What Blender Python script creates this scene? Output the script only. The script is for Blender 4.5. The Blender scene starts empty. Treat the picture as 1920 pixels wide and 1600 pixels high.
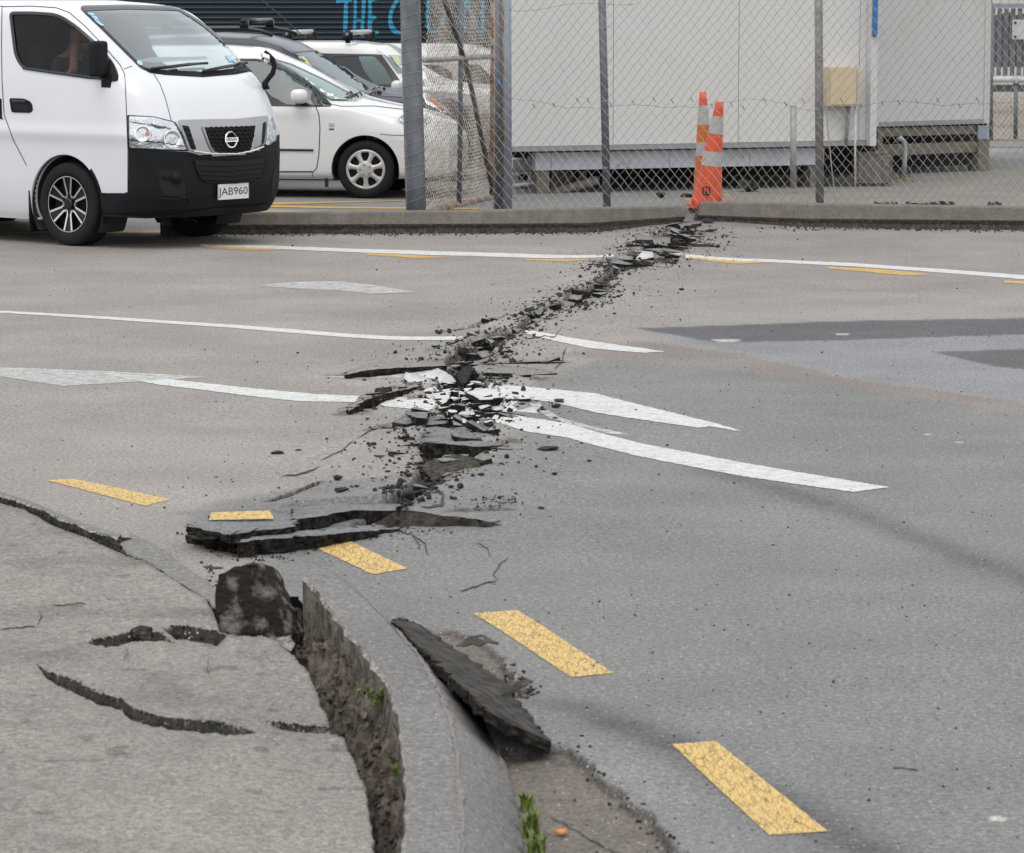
import bpy, bmesh, math, random
import numpy as np
from mathutils import Vector, Matrix, Euler
from mathutils.bvhtree import BVHTree
from mathutils.geometry import tessellate_polygon, delaunay_2d_cdt

S = bpy.context.scene
R = math.radians
# ------------------------------------------------------------------ camera
F = 6350.0                      # focal length in photo pixels (1920 wide)
CAM_H = 2.0
PITCH = math.atan(800 / F)
cam = bpy.data.cameras.new('camera'); cam_o = bpy.data.objects.new('camera', cam)
S.collection.objects.link(cam_o); S.camera = cam_o
cam.sensor_width = 36; cam.lens = 36 * F / 1920
cam.clip_start = 0.1; cam.clip_end = 2000
cam_o.location = (0, 0, CAM_H); cam_o.rotation_euler = (math.pi / 2 - PITCH, 0, 0)
cam.dof.use_dof = True; cam.dof.focus_distance = 22; cam.dof.aperture_fstop = 15
# ------------------------------------------------------------------ world, sun, exposure
SUN_EL, SUN_AZ = 62, -155       # overcast: a broad soft sun high behind the camera's left shoulder
w = bpy.data.worlds.new('World'); S.world = w; w.use_nodes = True
nt = w.node_tree; nt.nodes.clear()
sky = nt.nodes.new('ShaderNodeTexSky'); sky.sky_type = 'NISHITA'; sky.sun_disc = False
sky.sun_elevation = R(SUN_EL); sky.sun_rotation = R(SUN_AZ)
sky.air_density = 1.0; sky.dust_density = 4.0; sky.ozone_density = 1.0
hs = nt.nodes.new('ShaderNodeHueSaturation'); hs.inputs['Saturation'].default_value = 0.12
bg = nt.nodes.new('ShaderNodeBackground'); bg.inputs['Strength'].default_value = 0.15
wo = nt.nodes.new('ShaderNodeOutputWorld')
# an even overcast layer over the clear sky
tcw = nt.nodes.new('ShaderNodeTexCoord'); nzw = nt.nodes.new('ShaderNodeTexNoise'); nzw.inputs['Scale'].default_value = 2.2; nzw.inputs['Detail'].default_value = 5
nt.links.new(tcw.outputs['Generated'], nzw.inputs['Vector'])
crw = nt.nodes.new('ShaderNodeValToRGB'); nt.links.new(nzw.outputs[0], crw.inputs[0])
crw.color_ramp.elements[0].position = .3; crw.color_ramp.elements[0].color = (7.4, 7.7, 8.2, 1); crw.color_ramp.elements[1].position = .7; crw.color_ramp.elements[1].color = (10.4, 10.5, 10.6, 1)
mxw = nt.nodes.new('ShaderNodeMix'); mxw.data_type = 'RGBA'; mxw.inputs[0].default_value = .85
nt.links.new(sky.outputs[0], hs.inputs['Color']); nt.links.new(hs.outputs[0], mxw.inputs[6]); nt.links.new(crw.outputs[0], mxw.inputs[7]); nt.links.new(mxw.outputs[2], bg.inputs['Color'])
nt.links.new(bg.outputs[0], wo.inputs['Surface'])
sl = bpy.data.lights.new('sun', 'SUN'); sl.energy = 1.0; sl.angle = R(35); sl.color = (1, .97, .93)
so = bpy.data.objects.new('sun', sl); S.collection.objects.link(so)
sd = Vector((math.sin(R(SUN_AZ)) * math.cos(R(SUN_EL)), math.cos(R(SUN_AZ)) * math.cos(R(SUN_EL)), math.sin(R(SUN_EL))))
so.rotation_euler = (-sd).to_track_quat('-Z', 'Y').to_euler(); so.location = (0, 0, 30)
S.view_settings.view_transform = 'Standard'; S.view_settings.look = 'None'
S.view_settings.exposure = 0.05; S.view_settings.gamma = 1.0; S.view_settings.use_curve_mapping = False

# ------------------------------------------------------------------ pixel <-> place
CP, SP = math.cos(PITCH), math.sin(PITCH)
CAM = Vector((0, 0, CAM_H))
def ray(px, py):
    a = (px - 960) / F; b = (800 - py) / F
    return Vector((a, CP + b * SP, -SP + b * CP))
def at_z(px, py, z=0.0):
    d = ray(px, py); t = (z - CAM_H) / d.z
    return CAM + d * t
def at_y(px, py, Y):
    d = ray(px, py); return CAM + d * (Y / d.y)
def proj(p):
    v = Vector(p) - CAM
    dep = v.y * CP - v.z * SP
    up = v.y * SP + v.z * CP
    return 960 + F * v.x / dep, 800 - F * up / dep
def ground_np(px, py, z=0.0):
    a = (px - 960) / F; b = (800 - py) / F
    dz = -SP + b * CP; t = (z - CAM_H) / dz
    return a * t, (CP + b * SP) * t

# ------------------------------------------------------------------ numpy noise and masks
def _hash(ix, iy, seed):
    n = (ix.astype(np.int64) * 374761393 + iy.astype(np.int64) * 668265263 + seed * 1442695041) & 0x7fffffff
    n = ((n ^ (n >> 13)) * 1274126177) & 0x7fffffff
    return ((n ^ (n >> 16)) & 0xffff) / 65535.0
def vnoise(x, y, seed=0):
    x = np.asarray(x, float); y = np.asarray(y, float)
    ix = np.floor(x); iy = np.floor(y); fx = x - ix; fy = y - iy
    fx = fx * fx * (3 - 2 * fx); fy = fy * fy * (3 - 2 * fy)
    a = _hash(ix, iy, seed); b = _hash(ix + 1, iy, seed); c = _hash(ix, iy + 1, seed); d = _hash(ix + 1, iy + 1, seed)
    return (a + (b - a) * fx) * (1 - fy) + (c + (d - c) * fx) * fy
def fbm(x, y, oct=4, seed=0):
    s = 0; amp = .5
    for i in range(oct):
        s = s + amp * (vnoise(x * 2 ** i, y * 2 ** i, seed + i * 17) - .5) * 2; amp *= .5
    return s
def in_poly(px, py, poly):
    px = np.asarray(px, float); py = np.asarray(py, float)
    inside = np.zeros(px.shape, bool); n = len(poly)
    for i in range(n):
        x1, y1 = poly[i]; x2, y2 = poly[(i + 1) % n]
        if y1 == y2: continue
        c = ((y1 > py) != (y2 > py)) & (px < (x2 - x1) * (py - y1) / (y2 - y1) + x1)
        inside ^= c
    return inside
def seg_dist(px, py, pts, closed=False):
    """distance to polyline, parameter (0..n) of nearest point and signed side"""
    px = np.asarray(px, float); py = np.asarray(py, float)
    best = np.full(px.shape, 1e9); par = np.zeros(px.shape); side = np.zeros(px.shape)
    P = list(pts) + ([pts[0]] if closed else [])
    for i in range(len(P) - 1):
        x1, y1 = P[i][:2]; x2, y2 = P[i + 1][:2]
        dx, dy = x2 - x1, y2 - y1; L = dx * dx + dy * dy + 1e-12
        t = np.clip(((px - x1) * dx + (py - y1) * dy) / L, 0, 1)
        d = np.hypot(px - x1 - t * dx, py - y1 - t * dy)
        m = d < best
        best = np.where(m, d, best); par = np.where(m, i + t, par)
        side = np.where(m, np.sign(dx * (py - y1) - dy * (px - x1)), side)
    return best, par, side
def sdf(px, py, poly):
    d, _, _ = seg_dist(px, py, poly, True)
    return np.where(in_poly(px, py, poly), -d, d)
def sstep(a, b, x):
    t = np.clip((x - a) / (b - a), 0, 1); return t * t * (3 - 2 * t)
def resample(pts, step):
    out = [np.array(pts[0], float)]
    for a, b in zip(pts[:-1], pts[1:]):
        a = np.array(a, float); b = np.array(b, float); n = max(1, int(np.linalg.norm((b - a)[:2]) / step))
        for k in range(1, n + 1): out.append(a + (b - a) * k / n)
    return out
def catmull(pts, n):
    P = [np.array(p, float) for p in pts]; P = [2 * P[0] - P[1]] + P + [2 * P[-1] - P[-2]]
    out = []
    for i in range(1, len(P) - 2):
        for k in range(n):
            t = k / n; a, b, c, d = P[i - 1:i + 3]
            out.append(.5 * (2 * b + (c - a) * t + (2 * a - 5 * b + 4 * c - d) * t * t + (3 * b - a - 3 * c + d) * t ** 3))
    out.append(P[-2]); return out
def wpt(P): return [tuple(ground_np(np.array(float(a)), np.array(float(b)))) for a, b in P]

# ------------------------------------------------------------------ objects
COL = S.collection
WLOC = {}
def wl(o): return WLOC.get(o.name, Vector((0, 0, 0))) if o else Vector((0, 0, 0))
def tag(o, label=None, cat=None, group=None, kind=None):
    if label: o['label'] = label
    if cat: o['category'] = cat
    if group: o['group'] = group
    if kind: o['kind'] = kind
    return o
def thing(name, label, cat, loc, group=None):
    o = bpy.data.objects.new(name, None); COL.objects.link(o); o.empty_display_size = .1
    o.location = loc; WLOC[o.name] = Vector(loc)
    return tag(o, label, cat, group)
def mesh_obj(name, V, Fc, mat, parent=None, smooth=False, midx=None, origin=None):
    """V are world coordinates; the object is placed under its parent so they stay there"""
    V = np.asarray([tuple(v) for v in V], float) if not isinstance(V, np.ndarray) else V
    if origin is None:
        if parent is not None: origin = wl(parent)
        else: origin = Vector(((V[:, 0].min() + V[:, 0].max()) / 2, (V[:, 1].min() + V[:, 1].max()) / 2, V[:, 2].min()))
    L = np.array(origin)
    me = bpy.data.meshes.new(name); me.from_pydata((V - L).tolist(), [], [tuple(f) for f in Fc])
    mats = mat if isinstance(mat, (list, tuple)) else [mat]
    for m in mats: me.materials.append(m)
    if midx is not None: me.polygons.foreach_set('material_index', np.array(midx, dtype=np.int32))
    if smooth: me.polygons.foreach_set('use_smooth', [True] * len(me.polygons))
    me.update()
    o = bpy.data.objects.new(name, me); COL.objects.link(o); WLOC[o.name] = Vector(origin)
    if parent: o.parent = parent; o.location = Vector(origin) - wl(parent)
    else: o.location = origin
    return o
class MB:
    def __init__(s): s.v = []; s.f = []; s.m = []
    def add(s, V, Fc, m=0):
        b = len(s.v); s.v += [tuple(v) for v in V]; s.f += [tuple(b + i for i in f) for f in Fc]; s.m += [m] * len(Fc)
    def box(s, c, d, M=None, m=0):
        V = []
        for x in (-.5, .5):
            for y in (-.5, .5):
                for z in (-.5, .5):
                    p = Vector((x * d[0], y * d[1], z * d[2]))
                    if M is not None: p = M @ p
                    V.append(p + Vector(c))
        s.add(V, [(0, 1, 3, 2), (4, 6, 7, 5), (0, 4, 5, 1), (2, 3, 7, 6), (0, 2, 6, 4), (1, 5, 7, 3)], m)
    def tube(s, pts, r, n=8, cap=True, m=0, squash=None):
        P = [Vector(p) for p in pts]; rr = r if isinstance(r, (list, tuple)) else [r] * len(P)
        V = []; prev = None
        for i, p in enumerate(P):
            t = (P[min(i + 1, len(P) - 1)] - P[max(i - 1, 0)]).normalized()
            if prev is None:
                a = t.cross(Vector((0, 0, 1)))
                if a.length < 1e-3: a = t.cross(Vector((0, 1, 0)))
            else: a = prev - t * prev.dot(t)
            a.normalize(); prev = a; b = t.cross(a)
            for k in range(n):
                an = 2 * math.pi * k / n
                V.append(p + (a * math.cos(an) + b * math.sin(an)) * rr[i])
        Fc = []
        for i in range(len(P) - 1):
            for k in range(n):
                k2 = (k + 1) % n
                Fc.append((i * n + k, i * n + k2, (i + 1) * n + k2, (i + 1) * n + k))
        if cap: Fc += [tuple(range(n - 1, -1, -1)), tuple((len(P) - 1) * n + k for k in range(n))]
        s.add(V, Fc, m)
    def build(s, name, mat, parent=None, smooth=False, origin=None):
        return mesh_obj(name, s.v, s.f, mat, parent, smooth, s.m if isinstance(mat, (list, tuple)) else None, origin)

# ------------------------------------------------------------------ materials
def new_mat(name):
    m = bpy.data.materials.new(name); m.use_nodes = True
    n = m.node_tree.nodes; l = m.node_tree.links
    return m, n, l, n['Principled BSDF']
def N(n, t, **k):
    o = n.new(t)
    for a, b in k.items(): setattr(o, a, b)
    return o
def mat(name, col, rough=.6, metal=0, var=.12, scale=6, bump=0, bscale=60, col2=None, thr=(.4, .65), spec=.5, coat=0, streak=None, dirt=None):
    m, n, l, b = new_mat(name)
    tc = N(n, 'ShaderNodeTexCoord'); src = tc.outputs['Object']
    if streak:
        mp = N(n, 'ShaderNodeMapping'); mp.inputs['Scale'].default_value = streak; l.new(src, mp.inputs[0]); src2 = mp.outputs[0]
    else: src2 = src
    nz = N(n, 'ShaderNodeTexNoise'); nz.inputs['Scale'].default_value = scale; nz.inputs['Detail'].default_value = 6
    l.new(src2, nz.inputs['Vector'])
    rp = N(n, 'ShaderNodeValToRGB'); l.new(nz.outputs[0], rp.inputs[0])
    c2 = col2 if col2 else tuple(c * (1 - var) for c in col)
    if col2: rp.color_ramp.elements[0].position = thr[0]; rp.color_ramp.elements[1].position = thr[1]
    else: rp.color_ramp.elements[0].position = .25; rp.color_ramp.elements[1].position = .75
    rp.color_ramp.elements[0].color = (*col, 1) if col2 else (*c2, 1)
    rp.color_ramp.elements[1].color = (*c2, 1) if col2 else (*[min(1, c * (1 + var)) for c in col], 1)
    out = rp.outputs[0]
    if dirt:      # (colour, scale, low, high)
        n2 = N(n, 'ShaderNodeTexNoise'); n2.inputs['Scale'].default_value = dirt[1]; n2.inputs['Detail'].default_value = 8; n2.inputs['Roughness'].default_value = .7
        l.new(src2, n2.inputs['Vector'])
        r2 = N(n, 'ShaderNodeMapRange'); r2.inputs[1].default_value = dirt[2]; r2.inputs[2].default_value = dirt[3]; l.new(n2.outputs[0], r2.inputs[0])
        mx = N(n, 'ShaderNodeMix', data_type='RGBA'); l.new(r2.outputs[0], mx.inputs[0]); l.new(out, mx.inputs[6]); mx.inputs[7].default_value = (*dirt[0], 1)
        out = mx.outputs[2]
    l.new(out, b.inputs['Base Color'])
    b.inputs['Roughness'].default_value = rough; b.inputs['Metallic'].default_value = metal
    b.inputs['Specular IOR Level'].default_value = spec; b.inputs['Coat Weight'].default_value = coat
    b.inputs['Coat Roughness'].default_value = .05
    if bump:
        bn = N(n, 'ShaderNodeTexNoise'); bn.inputs['Scale'].default_value = bscale; bn.inputs['Detail'].default_value = 5
        l.new(src, bn.inputs['Vector'])
        bp = N(n, 'ShaderNodeBump'); bp.inputs['Distance'].default_value = bump; bp.inputs['Strength'].default_value = 1
        l.new(bn.outputs[0], bp.inputs['Height']); l.new(bp.outputs[0], b.inputs['Normal'])
    return m
def asphalt_mat(name, attr=True, col=(.16, .16, .16), coarse=1.0, rough=.85):
    m, n, l, b = new_mat(name)
    geo = N(n, 'ShaderNodeNewGeometry'); P = geo.outputs['Position']
    def noise(sc, det=3, ro=.5):
        q = N(n, 'ShaderNodeTexNoise'); q.inputs['Scale'].default_value = sc; q.inputs['Detail'].default_value = det; q.inputs['Roughness'].default_value = ro
        l.new(P, q.inputs['Vector']); return q.outputs[0]
    def rng(x, a, b_, c, d):
        q = N(n, 'ShaderNodeMapRange'); q.inputs[1].default_value = a; q.inputs[2].default_value = b_; q.inputs[3].default_value = c; q.inputs[4].default_value = d
        l.new(x, q.inputs[0]); return q.outputs[0]
    def mul(a, b_):
        q = N(n, 'ShaderNodeMath', operation='MULTIPLY'); l.new(a, q.inputs[0])
        if isinstance(b_, float): q.inputs[1].default_value = b_
        else: l.new(b_, q.inputs[1])
        return q.outputs[0]
    big = rng(noise(.9, 7, .62), .3, .7, .84, 1.16)
    fine = rng(noise(55 * coarse, 2, .7), .3, .7, 1 - .36 * coarse, 1 + .36 * coarse)
    finer = rng(noise(170, 2, .8), .3, .7, .52, 1.48)
    k = mul(mul(big, fine), finer)
    if attr:
        at = N(n, 'ShaderNodeAttribute', attribute_name='tone'); c = at.outputs['Color']
    else:
        rgb = N(n, 'ShaderNodeRGB'); rgb.outputs[0].default_value = (*col, 1); c = rgb.outputs[0]
    vm = N(n, 'ShaderNodeVectorMath', operation='SCALE'); l.new(c, vm.inputs[0]); l.new(k, vm.inputs[3])
    # pale stones and dark pits of the aggregate
    vo = N(n, 'ShaderNodeTexVoronoi'); vo.inputs['Scale'].default_value = 75; l.new(P, vo.inputs['Vector'])
    sep = N(n, 'ShaderNodeSeparateColor'); l.new(vo.outputs['Color'], sep.inputs[0])
    fl = N(n, 'ShaderNodeMath', operation='GREATER_THAN'); l.new(sep.outputs[0], fl.inputs[0]); fl.inputs[1].default_value = .94
    di = N(n, 'ShaderNodeMath', operation='LESS_THAN'); l.new(vo.outputs['Distance'], di.inputs[0]); di.inputs[1].default_value = .3
    fm = mul(fl.outputs[0], di.outputs[0]); fm = mul(fm, .75)
    mx = N(n, 'ShaderNodeMix', data_type='RGBA'); l.new(fm, mx.inputs[0]); l.new(vm.outputs[0], mx.inputs[6]); mx.inputs[7].default_value = (.42, .41, .38, 1)
    dk = N(n, 'ShaderNodeMath', operation='LESS_THAN'); l.new(sep.outputs[1], dk.inputs[0]); dk.inputs[1].default_value = .08
    dm = mul(mul(dk.outputs[0], di.outputs[0]), .5)
    mx2 = N(n, 'ShaderNodeMix', data_type='RGBA'); l.new(dm, mx2.inputs[0]); l.new(mx.outputs[2], mx2.inputs[6]); mx2.inputs[7].default_value = (.04, .038, .035, 1)
    l.new(mx2.outputs[2], b.inputs['Base Color'])
    b.inputs['Roughness'].default_value = rough; b.inputs['Specular IOR Level'].default_value = .35
    bn = N(n, 'ShaderNodeTexNoise'); bn.inputs['Scale'].default_value = 110; bn.inputs['Detail'].default_value = 4; l.new(P, bn.inputs['Vector'])
    bp = N(n, 'ShaderNodeBump'); bp.inputs['Distance'].default_value = .007 * coarse; bp.inputs['Strength'].default_value = .8
    l.new(bn.outputs[0], bp.inputs['Height']); l.new(bp.outputs[0], b.inputs['Normal'])
    return m
def paint_mat(name, col, wear=.5, streak=True, ang=0.0):
    """worn road paint: scratches and pinholes let the asphalt through"""
    m, n, l, b = new_mat(name)
    geo = N(n, 'ShaderNodeNewGeometry')
    mp = N(n, 'ShaderNodeMapping'); mp.inputs['Rotation'].default_value = (0, 0, ang); mp.inputs['Scale'].default_value = (5, .7, 1) if streak else (.8, 6, 4)
    l.new(geo.outputs['Position'], mp.inputs[0])
    n1 = N(n, 'ShaderNodeTexNoise'); n1.inputs['Scale'].default_value = 17; n1.inputs['Detail'].default_value = 5; n1.inputs['Roughness'].default_value = .75; l.new(mp.outputs[0], n1.inputs['Vector'])
    n2 = N(n, 'ShaderNodeTexNoise'); n2.inputs['Scale'].default_value = 140; n2.inputs['Detail'].default_value = 2; l.new(geo.outputs['Position'], n2.inputs['Vector'])
    ad = N(n, 'ShaderNodeMath', operation='MULTIPLY_ADD'); l.new(n2.outputs[0], ad.inputs[0]); ad.inputs[1].default_value = .18; l.new(n1.outputs[0], ad.inputs[2])
    mr = N(n, 'ShaderNodeMapRange'); l.new(ad.outputs[0], mr.inputs[0]); lo = .33 + .35 * wear
    mr.inputs[1].default_value = lo; mr.inputs[2].default_value = lo + .13; mr.inputs[4].default_value = .93
    b.inputs['Base Color'].default_value = (*col, 1); b.inputs['Roughness'].default_value = .7
    n3 = N(n, 'ShaderNodeTexNoise'); n3.inputs['Scale'].default_value = 70; n3.inputs['Detail'].default_value = 4; l.new(geo.outputs['Position'], n3.inputs['Vector'])
    r3 = N(n, 'ShaderNodeMapRange'); l.new(n3.outputs[0], r3.inputs[0]); r3.inputs[1].default_value = .3; r3.inputs[2].default_value = .7; r3.inputs[3].default_value = .80; r3.inputs[4].default_value = 1.12
    vs = N(n, 'ShaderNodeVectorMath', operation='SCALE'); vs.inputs[0].default_value = col; l.new(r3.outputs[0], vs.inputs[3]); l.new(vs.outputs[0], b.inputs['Base Color'])
    tr = N(n, 'ShaderNodeBsdfTransparent'); ms = N(n, 'ShaderNodeMixShader'); al = mr.outputs[0]
    # crackle: fine lines where the paint film has split
    m2 = N(n, 'ShaderNodeMapping'); m2.inputs['Rotation'].default_value = (0, 0, ang); m2.inputs['Scale'].default_value = (78, 8, 1) if streak else (6, 40, 1)
    dw = N(n, 'ShaderNodeVectorMath', operation='MULTIPLY_ADD'); n4 = N(n, 'ShaderNodeTexNoise'); n4.inputs['Scale'].default_value = 14; l.new(geo.outputs['Position'], n4.inputs['Vector'])
    l.new(n4.outputs['Color'], dw.inputs[0]); dw.inputs[1].default_value = (.05, .05, 0); l.new(geo.outputs['Position'], dw.inputs[2]); l.new(dw.outputs[0], m2.inputs[0])
    vo = N(n, 'ShaderNodeTexVoronoi', feature='DISTANCE_TO_EDGE'); vo.inputs['Scale'].default_value = 1.0; l.new(m2.outputs[0], vo.inputs['Vector'])
    ml = N(n, 'ShaderNodeMapRange'); l.new(vo.outputs['Distance'], ml.inputs[0]); ml.inputs[1].default_value = .01; ml.inputs[2].default_value = .09; ml.inputs[3].default_value = .50 if streak else .75
    mm = N(n, 'ShaderNodeMath', operation='MULTIPLY'); l.new(al, mm.inputs[0]); l.new(ml.outputs[0], mm.inputs[1]); al = mm.outputs[0]
    l.new(al, ms.inputs[0]); l.new(tr.outputs[0], ms.inputs[1]); l.new(b.outputs[0], ms.inputs[2])
    l.new(ms.outputs[0], n['Material Output'].inputs[0])
    return m
def glass_mat(name, tint, refl=.12, rough=.02, grz=.6):
    m, n, l, b = new_mat(name); n.remove(b)
    tr = N(n, 'ShaderNodeBsdfTransparent'); tr.inputs[0].default_value = (*tint, 1)
    gl = N(n, 'ShaderNodeBsdfGlossy'); gl.inputs['Roughness'].default_value = rough; gl.inputs[0].default_value = (.9, .95, .97, 1)
    lw = N(n, 'ShaderNodeLayerWeight'); lw.inputs[0].default_value = .5
    fr = N(n, 'ShaderNodeMath', operation='POWER'); l.new(lw.outputs['Facing'], fr.inputs[0]); fr.inputs[1].default_value = 4
    ad = N(n, 'ShaderNodeMath', operation='MULTIPLY_ADD', use_clamp=True); l.new(fr.outputs[0], ad.inputs[0]); ad.inputs[1].default_value = grz; ad.inputs[2].default_value = refl + .03
    ms = N(n, 'ShaderNodeMixShader'); l.new(ad.outputs[0], ms.inputs[0]); l.new(tr.outputs[0], ms.inputs[1]); l.new(gl.outputs[0], ms.inputs[2])
    l.new(ms.outputs[0], n['Material Output'].inputs[0])
    return m

M = {}
M['road'] = asphalt_mat('road_asphalt')
M['yard'] = asphalt_mat('yard_asphalt', False, (.185, .182, .178))
M['slab_top'] = asphalt_mat('slab_asphalt', False, (.155, .157, .16))
M['slab_warm'] = asphalt_mat('slab_chipseal', False, (.20, .19, .18))
M['slab_side'] = mat('broken_asphalt', (.012, .011, .010), .9, col2=(.048, .042, .036), thr=(.45, .70), scale=38, bump=.012, bscale=70, spec=.12)
M['soil'] = mat('damp_soil', (.045, .035, .027), .95, col2=(.19, .158, .125), thr=(.38, .7), scale=16, bump=.02, bscale=55)
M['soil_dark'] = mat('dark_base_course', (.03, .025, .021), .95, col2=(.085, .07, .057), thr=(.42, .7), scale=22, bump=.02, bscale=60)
M['crumb'] = mat('asphalt_crumb', (.022, .02, .019), .9, col2=(.06, .054, .048), thr=(.4, .7), scale=60, bump=.006, bscale=150)
M['foot'] = asphalt_mat('footpath_concrete')
M['kerb'] = asphalt_mat('kerb_concrete', False, (.160, .154, .145), 1.0)
M['footflat'] = asphalt_mat('concrete_piece', False, (.19, .18, .165))
M['slab_under'] = mat('asphalt_underside', (.030, .027, .024), .9, col2=(.085, .076, .068), thr=(.4, .7), scale=20, bump=.006, bscale=90, spec=.15)
M['farkerb'] = mat('far_kerb_concrete', (.150, .134, .113), .9, var=.22, scale=9, bump=.006, bscale=90, dirt=((.09, .08, .068), 40, .5, .7))
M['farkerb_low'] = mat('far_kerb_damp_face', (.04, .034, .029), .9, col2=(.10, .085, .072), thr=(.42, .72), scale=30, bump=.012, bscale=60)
M['block'] = mat('weathered_kerb_block', (.024, .019, .016), .9, col2=(.20, .185, .165), thr=(.50, .70), scale=19, bump=.014, bscale=60, spec=.12)
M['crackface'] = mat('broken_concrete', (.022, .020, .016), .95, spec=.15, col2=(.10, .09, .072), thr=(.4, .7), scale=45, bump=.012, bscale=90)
M['kerbback'] = mat('kerb_back_face', (.16, .135, .105), .9, col2=(.055, .045, .035), thr=(.40, .66), scale=17, bump=.010, bscale=45)
M['chip'] = mat('chipped_arris', (.30, .285, .26), .9, col2=(.12, .11, .095), thr=(.42, .6), scale=60, bump=.004, bscale=120)
M['white'] = paint_mat('white_road_paint', (.60, .60, .585), .24, False, -.12)
M['whiteworn'] = paint_mat('white_road_paint_worn', (.56, .56, .55), .50, False, -.05)
M['whitefaint'] = paint_mat('faint_white_paint', (.50, .50, .49), .46, False, -.05)
M['whitesolid'] = mat('white_paint_flakes', (.47, .47, .46), .7, var=.15, scale=30)
M['yellow'] = paint_mat('yellow_road_paint', (.60, .405, .135), .22, True, .2)
M['yellowfar'] = paint_mat('yellow_far_paint', (.55, .33, .08), .22, False, -.05)
# ================================================================== GROUND
random.seed(7); np.random.seed(7)
CRK = [(1292,424,24),(1275,440,34),(1262,455,48),(1245,470,52),(1215,487,56),(1185,503,44),(1150,520,12),(1122,541,12),(1108,556,40),(1080,572,32),(1040,590,26),(1000,610,22),(980,625,12),(940,638,22),(900,655,36),(872,688,46),(858,712,48),(868,738,56),(885,765,66),(885,792,60),(850,820,62),(848,845,64),(842,870,58),(825,893,46),(795,918,26),(775,940,22),(742,968,18)]
CRACK = [c[:2] for c in CRK]; CW = [c[2] for c in CRK]
CRW = wpt(CRACK); CWW = [c / (F / y[1]) for c, y in zip(CW, CRW)]
SIDECR = [   # thin side trenches (points, half width m)
    ([(650,706),(700,699),(770,694),(840,688),(880,676)], .085), ([(655,778),(690,757),(730,740),(790,728)], .07),
    ([(860,708),(930,690),(1000,684),(1058,682)], .022), ([(880,712),(960,706),(1010,716)], .035), ([(690,812),(760,800),(840,795)], .03),
    ([(760,835),(830,838),(900,846),(955,838)], .05), ([(505,942),(560,925),(600,908)], .012), ([(820,628),(880,620),(950,600)], .03),
    ([(740,968),(720,985),(660,995)], .03), ([(845,972),(905,966),(950,962)], .02)]
SIDEW = [(wpt(a), h) for a, h in SIDECR]
# where the kerb and the footpath stand, the road sheet stops
CUT = [(-400,912),(0,925),(110,962),(225,1003),(300,1035),(345,1075),(398,1112),(408,1150),(470,1168),(520,1115),(560,1120),(590,1160),(650,1190),(740,1230),(800,1290),(850,1350),(890,1420),(925,1500),(940,1600),(940,1720),(940,1900),(-400,1900)]
BASE1 = [(950,1404),(1000,1401),(1058,1400),(1085,1412),(1110,1438),(1135,1458),(1160,1490),(1195,1512),(1235,1556),(1262,1580),(1300,1612),(1380,1720),(930,1720)]
BASE2 = [(800,1182),(850,1186),(905,1200),(925,1225),(950,1245),(962,1270),(985,1288),(1000,1300),(970,1306),(900,1260),(830,1205)]
GREY = [(2400,850),(1920,780),(1700,742),(1500,712),(1350,692),(1200,677),(1120,676),(1060,700),(1010,725),(960,800),(950,860),(905,895),(760,905),(640,912),(500,925),(385,945),(350,975),(352,1000),(420,1030),(500,1050),(460,1090),(500,1130),(560,1190),(700,1900),(2400,1900)]
BLUE = [(1185,614),(1280,622),(1400,634),(1920,618),(2400,610),(2400,900),(1920,752),(1720,722),(1560,700),(1400,662),(1280,640)]
DARK1 = [(1200,617),(1560,603),(1920,597),(2400,588),(2400,618),(1920,628),(1620,638),(1340,642)]
DARK2 = [(1748,660),(1920,655),(2400,648),(2400,720),(1920,692),(1865,686)]
PLATEAU = [(545,976),(640,972),(742,968),(760,962),(800,950),(760,925),(690,912),(600,915),(530,935),(500,962)]
PLW = wpt(PLATEAU); PLEDGE = wpt([(545,976),(640,972),(742,968)])
BASE1W = wpt(BASE1); BASE2W = wpt(BASE2)

def crack_depth(x, y):
    d, par, _ = seg_dist(x, y, CRW)
    wid = np.interp(par, range(len(CWW)), CWW)
    nz = fbm(x * 4, y * 4, 3, 5)
    wid = wid * (1 + .45 * nz)
    t = sstep(1.0, .72, d / wid)
    for P, h in SIDEW:
        d2, p2, _ = seg_dist(x, y, P)
        q = p2 / max(1, len(P) - 1); tap = np.clip(np.minimum(q, 1 - q) * 5 + .15, 0, 1)
        t = np.maximum(t, sstep(1.0, .6, d2 / (h * tap * (1 + .5 * nz))))
    return t, d
def road_h(px, py, x=None, y=None, full=False):
    if x is None: x, y = ground_np(px, py)
    h = .006 * fbm(x * .8, y * .8, 3, 2)
    t, d = crack_depth(x, y)
    h = h + .035 * np.exp(-(d / .45) ** 2) * (1 + .5 * fbm(x * 1.3, y * 1.3, 2, 9))       # heave beside the crack
    # plateau lifted behind the scarp
    s = sdf(x, y, PLW); e, _, _ = seg_dist(x, y, PLEDGE)
    pl = np.where(s < 0, .052 * np.clip(1 - e / .52, 0, 1) ** .8, 0) * sstep(0, .10, -s + np.where(e < .03, .2, 0))
    h = np.maximum(h, h + pl)
    rub = -.055 * t + t * (.030 * fbm(x * 17, y * 17, 3, 21) + .02 * fbm(x * 60, y * 60, 2, 22))
    h = h + rub
    b1 = sstep(.012, -.012, sdf(x, y, BASE1W) + .035 * fbm(x * 9, y * 9, 3, 31))
    b2 = sstep(.015, -.015, sdf(x, y, BASE2W) + .03 * fbm(x * 9, y * 9, 3, 32))
    h = h - .03 * b1 - .02 * b2 + np.maximum(b1, b2) * .007 * fbm(x * 22, y * 22, 3, 33)
    if full: return h, t, np.maximum(b1, b2)
    return h
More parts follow.
